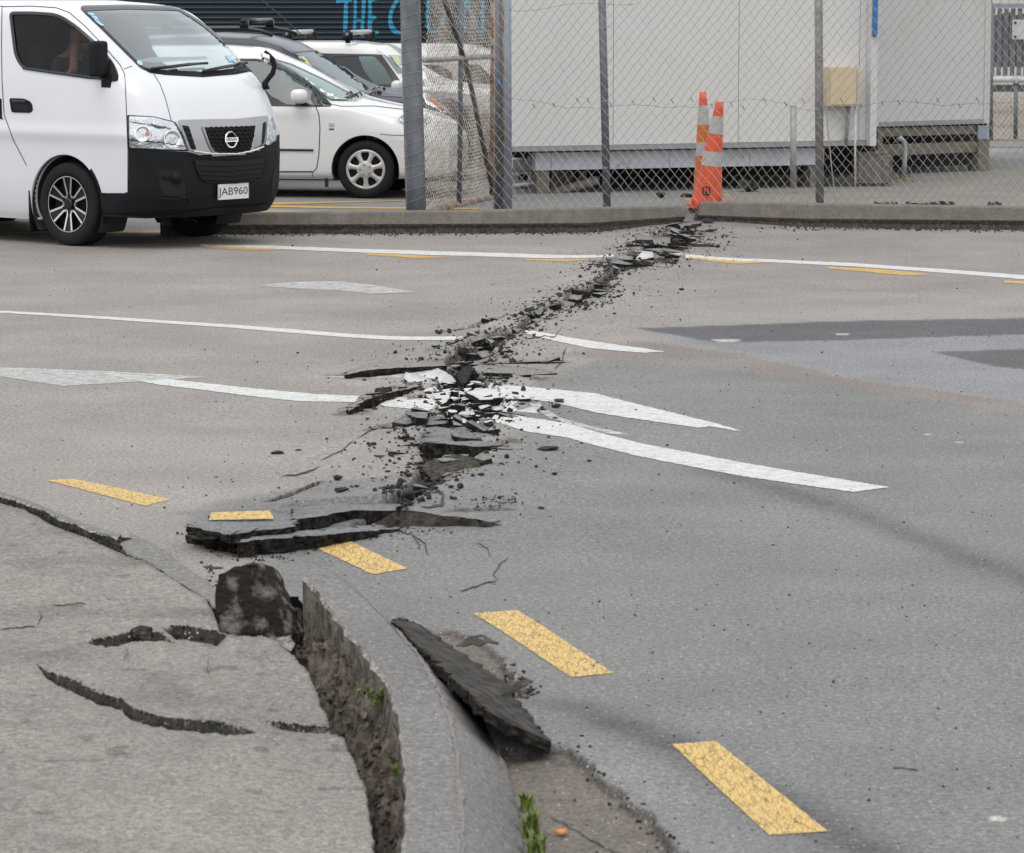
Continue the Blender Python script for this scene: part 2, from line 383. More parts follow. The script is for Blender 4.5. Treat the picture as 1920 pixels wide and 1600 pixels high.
def road_tone(px, py, x, y):
    n = fbm(x * 2.2, y * 2.2, 4, 41); ns = np.clip(F / np.maximum(y, 5), 100, 900)
    def m(poly, soft=.02, nz=.03, seed=0):
        W = wpt(poly); return sstep(soft, -soft, sdf(x, y, W) + nz * fbm(x * 6, y * 6, 4, 50 + seed))
    c = np.ones(x.shape + (3,)) * np.array([.232, .214, .196])
    c *= (1 + .07 * n + .05 * fbm(x * .35, y * 1.6, 3, 44))[..., None]
    def mixin(k, col): nonlocal c; c = c * (1 - k[..., None]) + np.array(col) * (1 + .05 * n)[..., None] * k[..., None]
    mixin(sstep(600, 500, py) * sstep(1000, 1300, px) * .7, (.205, .185, .170))
    mixin(m([(1060,668),(1190,640),(1400,665),(1600,712),(1920,752),(2400,860),(2400,900),(1920,786),(1700,748),(1400,705),(1200,685)], .05, .08, 1), (.185, .165, .15))
    mixin(m(BLUE, .05, .06, 2) * .9, (.185, .19, .20))
    mixin(m(GREY, .05, .10, 3) * (.9), (.156, .154, .151))
    mixin(m(DARK1, .03, .03, 4), (.082, .08, .086)); mixin(m(DARK2, .03, .03, 5), (.085, .083, .088))
    for P, wd, k in (([(1260,870),(1420,905),(1600,960),(1800,1040),(2100,1150)], .10, .62), ([(970,1300),(1100,1340),(1240,1385),(1400,1470),(1560,1560),(1800,1680)], .105, .85),
                     ([(2000,990),(1300,990),(1100,992)], .02, .15)):
        d, par, _ = seg_dist(x, y, wpt(P)); k2 = k * np.exp(-(d / wd) ** 2) * (1 + .4 * fbm(x * 8, y * 8, 3, 61)) * sstep(0, .6, par)
        mixin(np.clip(k2, 0, 1), (.07, .07, .072))
    # smooth worn strip beside the exposed base
    d, par, _ = seg_dist(x, y, wpt([(990,1330),(1150,1430),(1330,1590),(1500,1750)]))
    mixin(.5 * np.exp(-(d / .10) ** 2), (.175, .177, .178))
    for (cx, cy, rr) in ((1870,1533,.028), (1362,638,.10), (1580,628,.05), (1800,830,.02), (1740,815,.02)):
        wx, wy = ground_np(float(cx), float(cy)); mixin(sstep(1, .7, np.hypot(x - wx, (y - wy)) / rr) * .9, (.42, .41, .39))
    return c

def fan(cols, rows):
    PX, PY = np.meshgrid(cols, rows); X, Y = ground_np(PX, PY)
    return PX, PY, X, Y
def grid_faces(nr, nc, keep=None):
    i = np.arange(nr - 1)[:, None] * nc + np.arange(nc - 1)[None, :]
    q = np.stack([i, i + nc, i + nc + 1, i + 1], -1).reshape(-1, 4)
    if keep is not None: q = q[keep.reshape(-1)]
    return q
def fast_mesh(name, V, Q, mats, parent=None, smooth=True, tone=None, midx=None, kind=None):
    used = np.unique(Q); rm = np.zeros(len(V), np.int64); rm[used] = np.arange(len(used)); V = V[used]; Q = rm[Q]
    me = bpy.data.meshes.new(name); nV, nF = len(V), len(Q)
    me.vertices.add(nV); me.vertices.foreach_set('co', V.astype(np.float32).ravel())
    me.loops.add(nF * 4); me.loops.foreach_set('vertex_index', Q.astype(np.int32).ravel())
    me.polygons.add(nF); me.polygons.foreach_set('loop_start', np.arange(0, nF * 4, 4, dtype=np.int32)); me.polygons.foreach_set('loop_total', np.full(nF, 4, np.int32))
    for m in mats: me.materials.append(m)
    if midx is not None: me.polygons.foreach_set('material_index', midx.astype(np.int32))
    me.polygons.foreach_set('use_smooth', np.full(nF, smooth))
    me.update(calc_edges=True)
    if tone is not None:
        a = me.color_attributes.new('tone', 'FLOAT_COLOR', 'POINT'); t = np.ones((nV, 4), np.float32); t[:, :3] = tone[used]; a.data.foreach_set('color', t.ravel())
    o = bpy.data.objects.new(name, me); COL.objects.link(o); WLOC[o.name] = Vector((0, 0, 0))
    if parent: o.parent = parent
    if kind: o['kind'] = kind
    return o

cols = np.concatenate([np.arange(-500, -40, 30), np.arange(-40, 1961, 3.0), np.arange(1980, 2440, 30)])
rows = np.concatenate([np.arange(428, 520, 2.0), np.arange(520, 1040, 2.5), np.arange(1040, 1640, 3.2), np.arange(1640, 2100, 20)])
PX, PY, GX, GY = fan(cols, rows)
H, TR, BS = road_h(PX, PY, GX, GY, True)
TONE = road_tone(PX, PY, GX, GY)
soilc = np.array([.045, .036, .029]) * (1 + .5 * fbm(GX * 25, GY * 25, 3, 71))[..., None]
basec = np.array([.125, .108, .092]) * (1 + .22 * fbm(GX * 10, GY * 10, 4, 72))[..., None]
TONE = TONE * (1 - BS[..., None]) + basec * BS[..., None]
edge = BS * (1 - BS) * 4
TONE = TONE * (1 - .7 * edge[..., None]) + soilc * .7 * edge[..., None]
dC, pC, _ = seg_dist(GX, GY, CRW); wC = np.interp(pC, range(len(CWW)), CWW)
for P_, h_ in SIDEW:
    d2_, _, _ = seg_dist(GX, GY, P_); r2_ = d2_ / (h_ * 1.2); r1_ = dC / wC; wC = np.where(r2_ < r1_, h_ * 1.2, wC); dC = np.where(r2_ < r1_, d2_, dC)
dust = .75 * sstep(-.05, .35, .55 * fbm(GX * 24, GY * 24, 4, 73) + .25 * fbm(GX * 7, GY * 5, 3, 74) + np.exp(-(dC / (wC * 1.25 + .02)) ** 2) - .55)[..., None]
TONE = TONE * (1 - dust) + soilc * 1.3 * dust
k = sstep(.06, .40, TR)[..., None]; TONE = TONE * (1 - k) + soilc * k
inc = in_poly(PX, PY, CUT)
q = inc[:-1, :-1] & inc[1:, :-1] & inc[1:, 1:] & inc[:-1, 1:]
ROAD = fast_mesh('road', np.stack([GX, GY, H], -1).reshape(-1, 3), grid_faces(len(rows), len(cols), ~q), [M['road']], tone=TONE.reshape(-1, 3), kind='structure')
WLOC['road'] = Vector((0, 0, 0))
# the yard and everything beyond the far kerb: one sheet to the horizon, sloping up a little from the road
yv = [(-400, 29.30, -.03), (400, 29.30, -.03), (-400, 30.2, .03), (400, 30.2, .03), (-400, 900, .03), (400, 900, .03)]
YARD = mesh_obj('yard_ground', yv, [(0, 1, 3, 2), (2, 3, 5, 4)], M['yard'], origin=Vector((0, 0, 0))); YARD['kind'] = 'structure'
# sub-grade under the near corner so the trench has a bottom
lower = mesh_obj('lower_ground', [(-400, -60, -.75), (400, -60, -.75), (400, 29.3, -.75), (-400, 29.3, -.75)], [(0, 1, 2, 3)], M['soil_dark'], origin=Vector((0, 0, 0))); lower['kind'] = 'structure'

def sheet(name, poly, mat_, parent=None, lift=.004, step=8, surf=road_h, label=None):
    """thin sheet laid on the road surface (paint), outline given where it stands on the ground"""
    P = poly
    lo = [min(p[0] for p in P), min(p[1] for p in P)]; hi = [max(p[0] for p in P), max(p[1] for p in P)]
    rj = random.Random(len(P)); P = [(q_[0] + rj.uniform(-.7, .7), q_[1] + rj.uniform(-.5, .5) * (1 if q_[1] > 650 else .4)) for q_ in resample(list(P) + [P[0]], 5 if P[0][1] > 600 else 12)[:-1]]
    bm = bmesh.new(); vs = [bm.verts.new((a, b, 0)) for a, b in P]
    for t in tessellate_polygon([[Vector((a, b, 0)) for a, b in P]]):
        try: bm.faces.new([vs[i] for i in t])
        except ValueError: pass
    for ax in (0, 1):
        st = step if ax == 0 else step * .6
        for c in np.arange(lo[ax] + st / 2, hi[ax], st):
            g = bm.verts[:] + bm.edges[:] + bm.faces[:]
            bmesh.ops.bisect_plane(bm, geom=g, plane_co=(c, 0, 0) if ax == 0 else (0, c, 0), plane_no=(1, 0, 0) if ax == 0 else (0, 1, 0))
    bm.verts.ensure_lookup_table()
    px = np.array([v.co.x for v in bm.verts]); py = np.array([v.co.y for v in bm.verts])
    x, y = ground_np(px, py); z = surf(px, py, x, y) + lift
    V = np.stack([x, y, z], -1); Fc = [[v.index for v in f.verts] for f in bm.faces]
    bm.verts.index_update(); bm.free()
    return mesh_obj(name, V, Fc, mat_, parent, True)
MARKS = [
 ('lane_line', 'white', [(375,459),(500,461.5),(800,471),(1000,478),(1165,484),(1190,486),(1150,489),(1000,485),(800,478.5),(500,467),(375,463)]),
 ('lane_line', 'white', [(1285,483),(1450,487.5),(1600,494),(1800,508),(1930,518),(2300,550),(2300,558),(1930,526),(1800,515),(1600,500.5),(1450,493),(1285,488)]),
 ('lane_line', 'white', [(-200,572),(0,584),(200,595),(440,610),(700,630),(868,642),(862,649),(700,637.5),(440,616),(200,600),(0,588),(-200,576)]),
 ('lane_line', 'white', [(980,630),(1020,633),(1110,643),(1200,653),(1246,660),(1205,662.5),(1110,656),(1040,646),(990,637)]),
 ('lane_line', 'white', [(180,700),(260,705),(450,727),(560,738),(690,748),(700,758),(560,753),(450,741),(300,722)]),
 ('lane_line', 'white', [(688,752),(740,752),(800,760),(835,775),(800,782),(720,768)]),
 ('lane_line', 'white', [(938,783),(985,792),(1060,800),(1200,833),(1400,870),(1540,893),(1668,914),(1600,922),(1400,895),(1200,858),(1060,826),(985,820),(940,808)]),
 ('arrow_marking', 'whiteworn', [(-160,676),(0,690),(200,697),(388,708),(255,716),(120,724),(0,706),(-160,690)]),
 ('arrow_marking', 'white', [(985,736),(1050,737),(1117,741),(1180,756),(1270,778),(1352,798),(1310,804),(1230,793),(1120,778),(1040,762),(985,758)]),
 ('arrow_marking', 'white', [(1345,797),(1389,809),(1375,809),(1330,801)]),
 ('arrow_marking', 'whiteworn', [(602,709),(700,708),(790,702),(835,716),(760,718),(650,713)]),
 ('arrow_marking', 'white', [(795,744),(820,737),(850,731),(880,734),(905,733),(940,736),(990,736),(990,760),(972,764),(960,772),(972,780),(958,784),(945,787),(952,796),(935,808),(915,800),(880,797),(850,788),(828,776),(810,765),(800,755)]),
 ('arrow_marking', 'whitefaint', [(478,537),(560,530),(640,529),(700,536),(780,549),(700,552),(640,546),(560,543)]),
 ('arrow_marking', 'whiteworn', [(990,765),(1015,770),(1050,790),(1120,806),(1180,818),(1150,818),(1080,805),(1030,792)]),
 ('yellow_dash', 'yellowfar', [(385,462.5),(470,464),(545,468.5),(480,470),(385,466.5)]),
 ('yellow_dash', 'yellowfar', [(688,475),(760,478),(845,483.5),(780,484.5),(690,478.5)]),
 ('yellow_dash', 'yellowfar', [(985,486.5),(1060,488.5),(1135,491.5),(1060,492.5),(985,489.5)]),
 ('yellow_dash', 'yellowfar', [(1292,485.5),(1360,489.5),(1440,494),(1380,496),(1292,489)]),
 ('yellow_dash', 'yellowfar', [(1552,501),(1650,506),(1752,516),(1690,517),(1552,504.5)]),
 ('yellow_dash', 'yellowfar', [(1883,527),(1960,531),(1990,537),(1883,531)]),
 ('yellow_dash', 'yellow', [(87,902),(138,899),(322,937),(272,949)]),
 ('yellow_dash', 'yellow', [(574,1021),(650,1015),(764,1068),(700,1080)]),
 ('yellow_dash', 'yellow', [(888,1152),(970,1146),(1150,1262),(1072,1270)]),
 ('yellow_dash', 'yellow', [(1260,1396),(1342,1390),(1552,1559),(1442,1567)]),
]
CRz = None
for nm, mt, P in MARKS:
    sheet(nm, P, M[mt], ROAD, lift=.0028, step=10 if P[0][1] > 500 else 16)
# hair cracks in the road: dirt-coloured strips painting in the shade of their depth
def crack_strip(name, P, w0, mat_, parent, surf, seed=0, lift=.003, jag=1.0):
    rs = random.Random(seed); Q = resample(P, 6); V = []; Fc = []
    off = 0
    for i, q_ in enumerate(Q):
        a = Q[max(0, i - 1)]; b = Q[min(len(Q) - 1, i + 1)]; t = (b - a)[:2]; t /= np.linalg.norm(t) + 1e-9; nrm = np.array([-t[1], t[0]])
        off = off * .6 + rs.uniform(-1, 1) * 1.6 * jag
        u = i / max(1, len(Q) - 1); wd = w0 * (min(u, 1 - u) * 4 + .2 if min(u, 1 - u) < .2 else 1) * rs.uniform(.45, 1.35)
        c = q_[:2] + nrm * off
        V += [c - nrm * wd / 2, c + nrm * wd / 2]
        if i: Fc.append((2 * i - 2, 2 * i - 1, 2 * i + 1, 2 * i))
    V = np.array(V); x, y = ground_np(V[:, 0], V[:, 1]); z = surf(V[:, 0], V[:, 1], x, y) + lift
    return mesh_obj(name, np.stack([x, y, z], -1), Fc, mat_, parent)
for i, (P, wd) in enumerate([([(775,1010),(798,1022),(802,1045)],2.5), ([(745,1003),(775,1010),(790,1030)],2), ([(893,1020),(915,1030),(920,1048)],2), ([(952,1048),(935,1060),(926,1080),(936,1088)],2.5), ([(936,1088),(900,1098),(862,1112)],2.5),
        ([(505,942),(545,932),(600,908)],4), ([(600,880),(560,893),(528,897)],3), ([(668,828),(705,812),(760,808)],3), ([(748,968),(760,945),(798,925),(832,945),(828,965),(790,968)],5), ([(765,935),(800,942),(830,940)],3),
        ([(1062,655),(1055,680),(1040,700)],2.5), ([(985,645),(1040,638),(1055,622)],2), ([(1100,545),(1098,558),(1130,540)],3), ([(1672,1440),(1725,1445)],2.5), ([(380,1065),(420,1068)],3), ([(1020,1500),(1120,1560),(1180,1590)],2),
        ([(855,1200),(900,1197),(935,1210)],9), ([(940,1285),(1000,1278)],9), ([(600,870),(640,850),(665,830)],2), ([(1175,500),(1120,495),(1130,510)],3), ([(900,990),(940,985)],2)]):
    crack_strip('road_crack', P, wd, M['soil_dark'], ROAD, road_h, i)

# ------------------------------------------------------------------ footpath (near left corner)
FZ = .12
FOOT = [(-400,840),(-80,912),(0,943),(45,955),(100,985),(160,1008),(210,1030),(240,1043),(270,1052),(320,1083),(350,1103),(385,1122),(400,1145),(408,1168),(412,1185),(440,1192),(490,1190),(520,1200),(540,1218),(555,1235),(572,1252),(585,1275),(594,1290),(600,1312),(612,1330),(622,1356),(645,1368),(655,1390),(668,1412),(672,1430),(684,1450),(690,1475),(692,1500),(700,1550),(705,1600),(712,1720),(720,2000),(-400,2000)]
FCR = [([(70,1246),(88,1262),(120,1273),(160,1290),(185,1303),(228,1313),(250,1332),(290,1346),(352,1353),(400,1356),(440,1364),(480,1365)], 5.5, .018),
       ([(160,1204),(215,1196),(245,1188),(275,1187),(325,1194)], 5, .016),
       ([(305,1176),(350,1178),(395,1186),(425,1192)], 5, .028),
       ([(500,1346),(540,1350),(590,1352),(630,1352)], 2.0, .009)]
def foot_h(px, py, x=None, y=None, full=False):
    xw, yw = (x, y)
    h = np.full(np.shape(px), FZ) + .003 * fbm(x * 1.5, y * 1.5, 3, 81) + .0008 * fbm(x * 25, y * 25, 2, 82)
    dark = np.zeros(np.shape(px))
    # the corner sinks towards the trench
    h = h - .03 * sstep(350, 600, px) * sstep(1250, 1420, py)
    nz = fbm(px / 9, py / 6, 3, 83)
    for P, wd, st in FCR:
        d, par, side = seg_dist(px, py, P)
        n = len(P) - 1; tap = np.clip(np.minimum(par, n - par) / (n * .18), 0, 1)
        below = side > 0
        m = np.where(below, np.exp(-np.maximum(d - 2, 0) / 60), 0) * tap
        h = h - st * m
        ww = wd * (.15 + .85 * tap) * (1 + .9 * nz + .5 * fbm(px / 3.5, py / 3, 2, 98))
        gz = sstep(1.0, .55, np.where(below, d / ww, d / (ww * .35))); gcol = sstep(1.25, .8, np.where(below, d / (ww * 1.1), d / (ww * .8)))
        h = h - .020 * gz * (1 + .9 * fbm(x * 38, y * 38, 3, 84)); dark = np.maximum(dark, gcol)
    if full: return h, dark
    return h
fc = np.concatenate([np.arange(-400, -30, 30), np.arange(-30, 760, 2.0)]); fr = np.concatenate([np.arange(830, 900, 8), np.arange(900, 1640, 2.0), np.arange(1640, 2000, 20)])
AX, AY = np.meshgrid(fc, fr)
X, Y = ground_np(AX, AY, FZ)
jag = 4.5 * fbm(AX / 14, AY / 14, 4, 85) + 2.0 * fbm(AX / 4, AY / 4, 2, 86)
SD = sdf(AX, AY, FOOT) + np.where(AY > 1185, jag, jag * .4)
FH, FD = foot_h(AX, AY, X, Y, True)
Hf = np.where(SD < 0, FH, FH - np.clip(SD / 4, 0, 3) * .07)
keep = (SD[:-1, :-1] < 11) & (SD[1:, 1:] < 11)
FT = np.ones(AX.shape + (3,)) * np.array([.198, .182, .162]) * (1 + .12 * fbm(X * 1.2, Y * 1.2, 4, 87) + .10 * fbm(X * 6, Y * 6, 4, 88) + .07 * fbm(X * 40, Y * 40, 2, 89))[..., None]
FT = FT * (1 - .22 * sstep(.15, .5, fbm(X * 3.1, Y * 3.1, 5, 90)))[..., None] * (1 - .35 * sstep(.42, .55, fbm(X * 11, Y * 11, 3, 95)))[..., None]
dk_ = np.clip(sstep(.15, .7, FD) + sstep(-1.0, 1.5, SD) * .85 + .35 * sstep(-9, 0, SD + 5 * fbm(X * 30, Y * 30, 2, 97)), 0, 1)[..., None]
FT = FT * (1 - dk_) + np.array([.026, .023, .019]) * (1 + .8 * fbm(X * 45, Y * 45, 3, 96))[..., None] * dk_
fmid = np.zeros((len(fr) - 1, len(fc) - 1)); cell = lambda A: (A[:-1, :-1] + A[1:, 1:]) / 2
fmid[cell(FD) > .4] = 1; fmid[cell(SD) > 1.0] = 1
FOOTPATH = fast_mesh('footpath', np.stack([X, Y, Hf], -1).reshape(-1, 3), grid_faces(len(fr), len(fc), keep), [M['foot'], M['crackface']], tone=FT.reshape(-1, 3), kind='structure')
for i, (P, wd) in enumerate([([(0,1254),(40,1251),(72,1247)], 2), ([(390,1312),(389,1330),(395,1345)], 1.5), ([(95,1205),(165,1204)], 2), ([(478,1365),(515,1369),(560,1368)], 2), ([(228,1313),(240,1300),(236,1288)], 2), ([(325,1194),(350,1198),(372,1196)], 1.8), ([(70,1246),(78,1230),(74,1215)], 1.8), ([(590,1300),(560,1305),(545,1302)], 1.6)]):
    crack_strip('footpath_crack', P, wd, M['crackface'], FOOTPATH, lambda a, b, x, y: foot_h(a, b, x, y), 50 + i, .002)  # dark surface strips paint the shade inside these hairline cracks

# ------------------------------------------------------------------ soil in the opened trench
SOIL_TOPL = [(380,1105),(420,1192),(540,1215),(592,1285),(622,1352),(668,1410),(692,1500),(705,1600),(720,1900)]
sc_ = np.arange(360, 860, 2.6); sr_ = np.concatenate([np.arange(1075, 1640, 2.6), np.arange(1640, 1900, 20)])
BX, BY = np.meshgrid(sc_, sr_); X, Y = ground_np(BX, BY)
LEFT = np.interp(BY, [p[1] + .12 * (p[1] / 2.) for p in FOOT[15:-2]], [p[0] for p in FOOT[15:-2]])
RIGHT = np.interp(BY, [1168,1206,1272,1352,1432,1536,1705,2000], [572,590,640,708,738,756,752,745])
u = (BX - LEFT) / np.maximum(RIGHT - LEFT, 20)
prof = np.interp(u, [-.6, -.1, .15, .5, .85, 1.0, 1.3], [-.30, -.20, -.13, -.05, .015, .03, .03])
cl = np.abs(fbm(X * 12, Y * 12, 4, 91)); c2 = fbm(X * 30, Y * 30, 3, 92)
Hs = prof + .13 * (cl - .22) + .045 * c2 + .02 * fbm(X * 80, Y * 80, 2, 94) + .04 * fbm(X * 5, Y * 5, 2, 93)
# the hole by the standing block is deeper
hole = np.exp(-(((BX - 552) / 22) ** 2 + ((BY - 1215) / 26) ** 2)); Hs = Hs - .22 * hole - .16 * sstep(1215, 1165, BY)
reg = [(385,1120),(560,1120),(620,1190),(700,1290),(780,1420),(810,1560),(800,1900),(380,1900),(360,1200)]
mk = in_poly(BX, BY, reg); kq = mk[:-1, :-1] & mk[1:, 1:]
SOIL = fast_mesh('soil', np.stack([X, Y, Hs], -1).reshape(-1, 3), grid_faces(len(sr_), len(sc_), kq), [M['soil']], kind='structure')

# ------------------------------------------------------------------ kerbs
def sweep(name, stations, mats, label, cat, seed, capA=None, capB=None, n=14, jagp=1, parent=None, rough=.004):
    """stations: list of lists of world points (the profile); faces between profile points use mats in order"""
    K = len(stations[0]); C_ = [catmull([s[k] for s in stations], n) for k in range(K)]
    L = len(C_[0]); rs = np.random.RandomState(seed); V = []
    J = rs.randn(L, K, 3)
    for a in range(1, 2): J = (J + np.roll(J, 1, 0)) / 1.6
    for i in range(L):
        for k in range(K):
            p = np.array(C_[k][i]); V.append(p + J[i, k] * rough * np.array([1, .6, .6]) * (1 if k in (1,) else .25))
    Fc = []; mi = []
    for i in range(L - 1):
        for k in range(K - 1):
            Fc.append((i * K + k, i * K + k + 1, (i + 1) * K + k + 1, (i + 1) * K + k)); mi.append(k % len(mats) if len(mats) >= K - 1 else 0)
    Fc.append(tuple(range(K))); mi.append(len(mats) - 1); Fc.append(tuple((L - 1) * K + k for k in range(K - 1, -1, -1))); mi.append(len(mats) - 1)
    o = mesh_obj(name, V, Fc, mats, parent, False, mi)
    me = o.data; me.polygons.foreach_set('use_smooth', [m_ == 3 or m_ == 4 for m_ in mi])
    if label: tag(o, label, cat)
    return o
# the curved kerb in the foreground, torn away from the footpath
kL = [(571,1083),(600,1120),(655,1193),(712,1262),(742,1340),(756,1440),(754,1600),(746,1760),(735,2000)]
kR = [(628,1112),(700,1138),(778,1192),(846,1262),(905,1332),(950,1430),(984,1600),(990,1760),(995,2000)]
kz = [.155,.15,.145,.14,.135,.13,.13,.13,.13]
st = []
for (a, b), (c, d), z in zip(kL, kR, kz):
    P = at_z(a, b, z); Q = at_z(c, d, 0); e = (Q - P); e.z = 0
    M1 = P + e * .40; M1.z = z + .002; M2 = P + e * .52; M2.z = z - .012
    B = P - e.normalized() * .004; B.z = -.5; Q2 = Q + e.normalized() * .01; Q2.z = -.4
    A1 = P + e.normalized() * .014; A1.z = z + .002; P1 = P.copy(); P1.z = z - .008
    st.append([B, P1, A1, M1, M2, Vector((Q.x, Q.y, -.015)), Q2])
KERB = sweep('kerb', st, [M['kerbback'], M['chip'], M['kerb'], M['kerb'], M['kerb'], M['kerb'], M['crackface']], 'curved grey concrete kerb torn away from the near footpath and rising to a point', 'kerb', 3, rough=.005)
# the rough line left along the top arris and the joint across the kerb
arr = catmull([s_[3] for s_ in st], 14); arr2 = catmull([s_[4] for s_ in st], 14); rk = random.Random(2); V = []; Fc = []
for i, (p, q_) in enumerate(zip(arr, arr2)):
    c = p * .35 + q_ * .65 + np.array([rk.uniform(-1, 1) * .003, 0, .0035]); wd_ = rk.uniform(.002, .009) * (1 if proj(c)[1] > 1180 else .3); V += [c - np.array([wd_, 0, 0]), c + np.array([wd_, 0, -.0004])]
    if i: Fc.append((2 * i - 2, 2 * i - 1, 2 * i + 1, 2 * i))
M['kerbline'] = mat('scraped_concrete', (.19, .17, .155), .9, col2=(.13, .12, .115), thr=(.4, .6), scale=50)
mesh_obj('scrape_line', V, Fc, M['kerbline'], KERB)
# soil still caked on the back of the kerb
CK = [catmull([s_[1] for s_ in st], 14), catmull([(s_[5] - s_[1]) for s_ in st], 14)]; V = []; Fc = []; nP = 16; rows_ = 0
for i, (p, e_) in enumerate(zip(*CK)):
    pxl = proj(p); 
    if pxl[1] > 1640: break
    e2 = np.array([e_[0], e_[1], 0]); e2 /= np.linalg.norm(e2); on = float(sstep(1110, 1175, pxl[1]))
    for k in range(nP):
        u_ = k / (nP - 1); z = p[2] - .028 - .26 * u_ + .02 * float(fbm(np.array(p[1] * 9), np.array(3.), 3, 5))
        out = on * (.008 + .085 * u_ ** 1.2) + (.022 + .03 * u_) * float(fbm(np.array(p[1] * 26), np.array(z * 26), 4, 6)) - .012 + .006 * on
        V.append((p[0] - e2[0] * out, p[1] - e2[1] * out, z))
    rows_ += 1
Fc = [(i * nP + k, i * nP + k + 1, (i + 1) * nP + k + 1, (i + 1) * nP + k) for i in range(rows_ - 1) for k in range(nP - 1)]
ck = mesh_obj('caked_soil', V, Fc, M['soil'], KERB, True)
# far-left kerb, still in line
kL = [(-300,836),(-80,899),(0,928),(60,948),(112,971),(165,992),(220,1010)]
kR = [(-300,825),(-80,886),(0,915),(60,932),(115,952),(180,976),(262,1010)]
st = []
for (a, b), (c, d) in zip(kL, kR):
    P = at_z(a, b, .138); Q = at_z(c, d, 0); e = (Q - P); e.z = 0
    M1 = P + e.normalized() * .15; M1.z = .130; B = P.copy(); B.z = -.2; B -= e.normalized() * .006; MM = P + e.normalized() * .19; MM.z = .03
    A1 = P + e.normalized() * .012; Q2 = Q.copy(); Q2.z = -.2; P1 = P.copy(); P1.z -= .006
    st.append([B, P1, A1, M1, MM, Vector((Q.x, Q.y, -.01)), Q2])
sweep('kerb', st, [M['crackface'], M['chip'], M['kerb'], M['kerb'], M['kerb'], M['kerb'], M['crackface']], 'straight concrete kerb along the footpath at the left edge, snapped off at its near end', 'kerb', 4, rough=.004)
kL = [(222,1022),(245,1040),(285,1058),(325,1086),(385,1121),(404,1142)]
kR = [(278,1030),(318,1046),(345,1066),(368,1090),(392,1114),(410,1130)]
st = []
for (a, b), (c, d) in zip(kL, kR):
    P = at_z(a, b, .118); Q = at_z(c, d, 0); e = (Q - P); e.z = 0
    M1 = P + e * .45; M1.z = .115; B = P.copy(); B.z = -.3; A1 = P + e.normalized() * .01; Q2 = Q.copy(); Q2.z = -.3; P1 = P.copy(); P1.z -= .004
    st.append([B, P1, A1, M1, Vector((Q.x, Q.y, -.01)), Q2])
sweep('kerb', st, [M['crackface'], M['kerb'], M['kerb'], M['kerb'], M['kerb'], M['crackface']], 'short sunken length of kerb between the snapped kerb end and the standing block', 'kerb', 5, rough=.003)
# far kerb in two lengths, broken where the crack meets it
def far_kerb(xs, ytop, ybase, label, seed, endL=0, endR=0):
    th = thing('far_kerb', label, 'kerb', at_z(sum(xs) / len(xs), ybase(sum(xs) / len(xs)), 0))
    rs = np.random.RandomState(seed)
    for a, b in zip(xs[:-1], xs[1:]):
        n = max(2, int((b - a) / 12)); V = []; Fc = []; mi = []
        prof = None
        for i in range(n + 1):
            px = a + (b - a) * i / n; yb = ybase(px); B = at_z(px, yb, 0); hh = None
            Tt = at_y(px, ytop(px), B.y + .14); h = Tt.z
            nn = .006 * float(fbm(np.array(px / 9.), np.array(1.), 3, seed))
            sk = (endL if i == 0 and a == xs[0] else 0) + (endR if i == n and b == xs[-1] else 0)
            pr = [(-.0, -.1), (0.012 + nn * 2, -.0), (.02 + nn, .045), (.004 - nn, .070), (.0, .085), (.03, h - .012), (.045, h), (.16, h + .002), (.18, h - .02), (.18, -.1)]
            for j, (dy, z) in enumerate(pr):
                V.append((B.x + sk * z * 1.2 + (.0008 if i == 0 else -.0008 if i == n else 0), B.y + dy, z + (nn * .6 if j in (2, 3) else 0)))
        K = 10
        for i in range(n):
            for j in range(K - 1):
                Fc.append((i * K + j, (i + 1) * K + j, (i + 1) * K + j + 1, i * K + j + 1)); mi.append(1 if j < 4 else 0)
        Fc.append(tuple(range(K - 1, -1, -1))); mi.append(1); Fc.append(tuple(n * K + j for j in range(K))); mi.append(1)
        mesh_obj('kerb_length', V, Fc, [M['farkerb'], M['farkerb_low']], th, False, mi)
    return th
far_kerb([300, 514, 760, 1010, 1278], lambda x: float(np.interp(x, [300, 900, 1050, 1280], [400, 394, 390, 386])), lambda x: float(np.interp(x, [300, 500, 1100, 1280], [441, 440, 437, 424])), 'long weathered concrete kerb running from behind the white van to the break by the cones', 11, endR=.35)
far_kerb([1300, 1497, 1800, 2200], lambda x: float(np.interp(x, [1300, 1320, 1700, 1920, 2200], [381, 378, 384, 387, 391])), lambda x: float(np.interp(x, [1300, 1500, 1920, 2200], [421, 428, 432, 436])), 'raised weathered concrete kerb right of the break, in front of the right hand fence', 12, endL=.35)
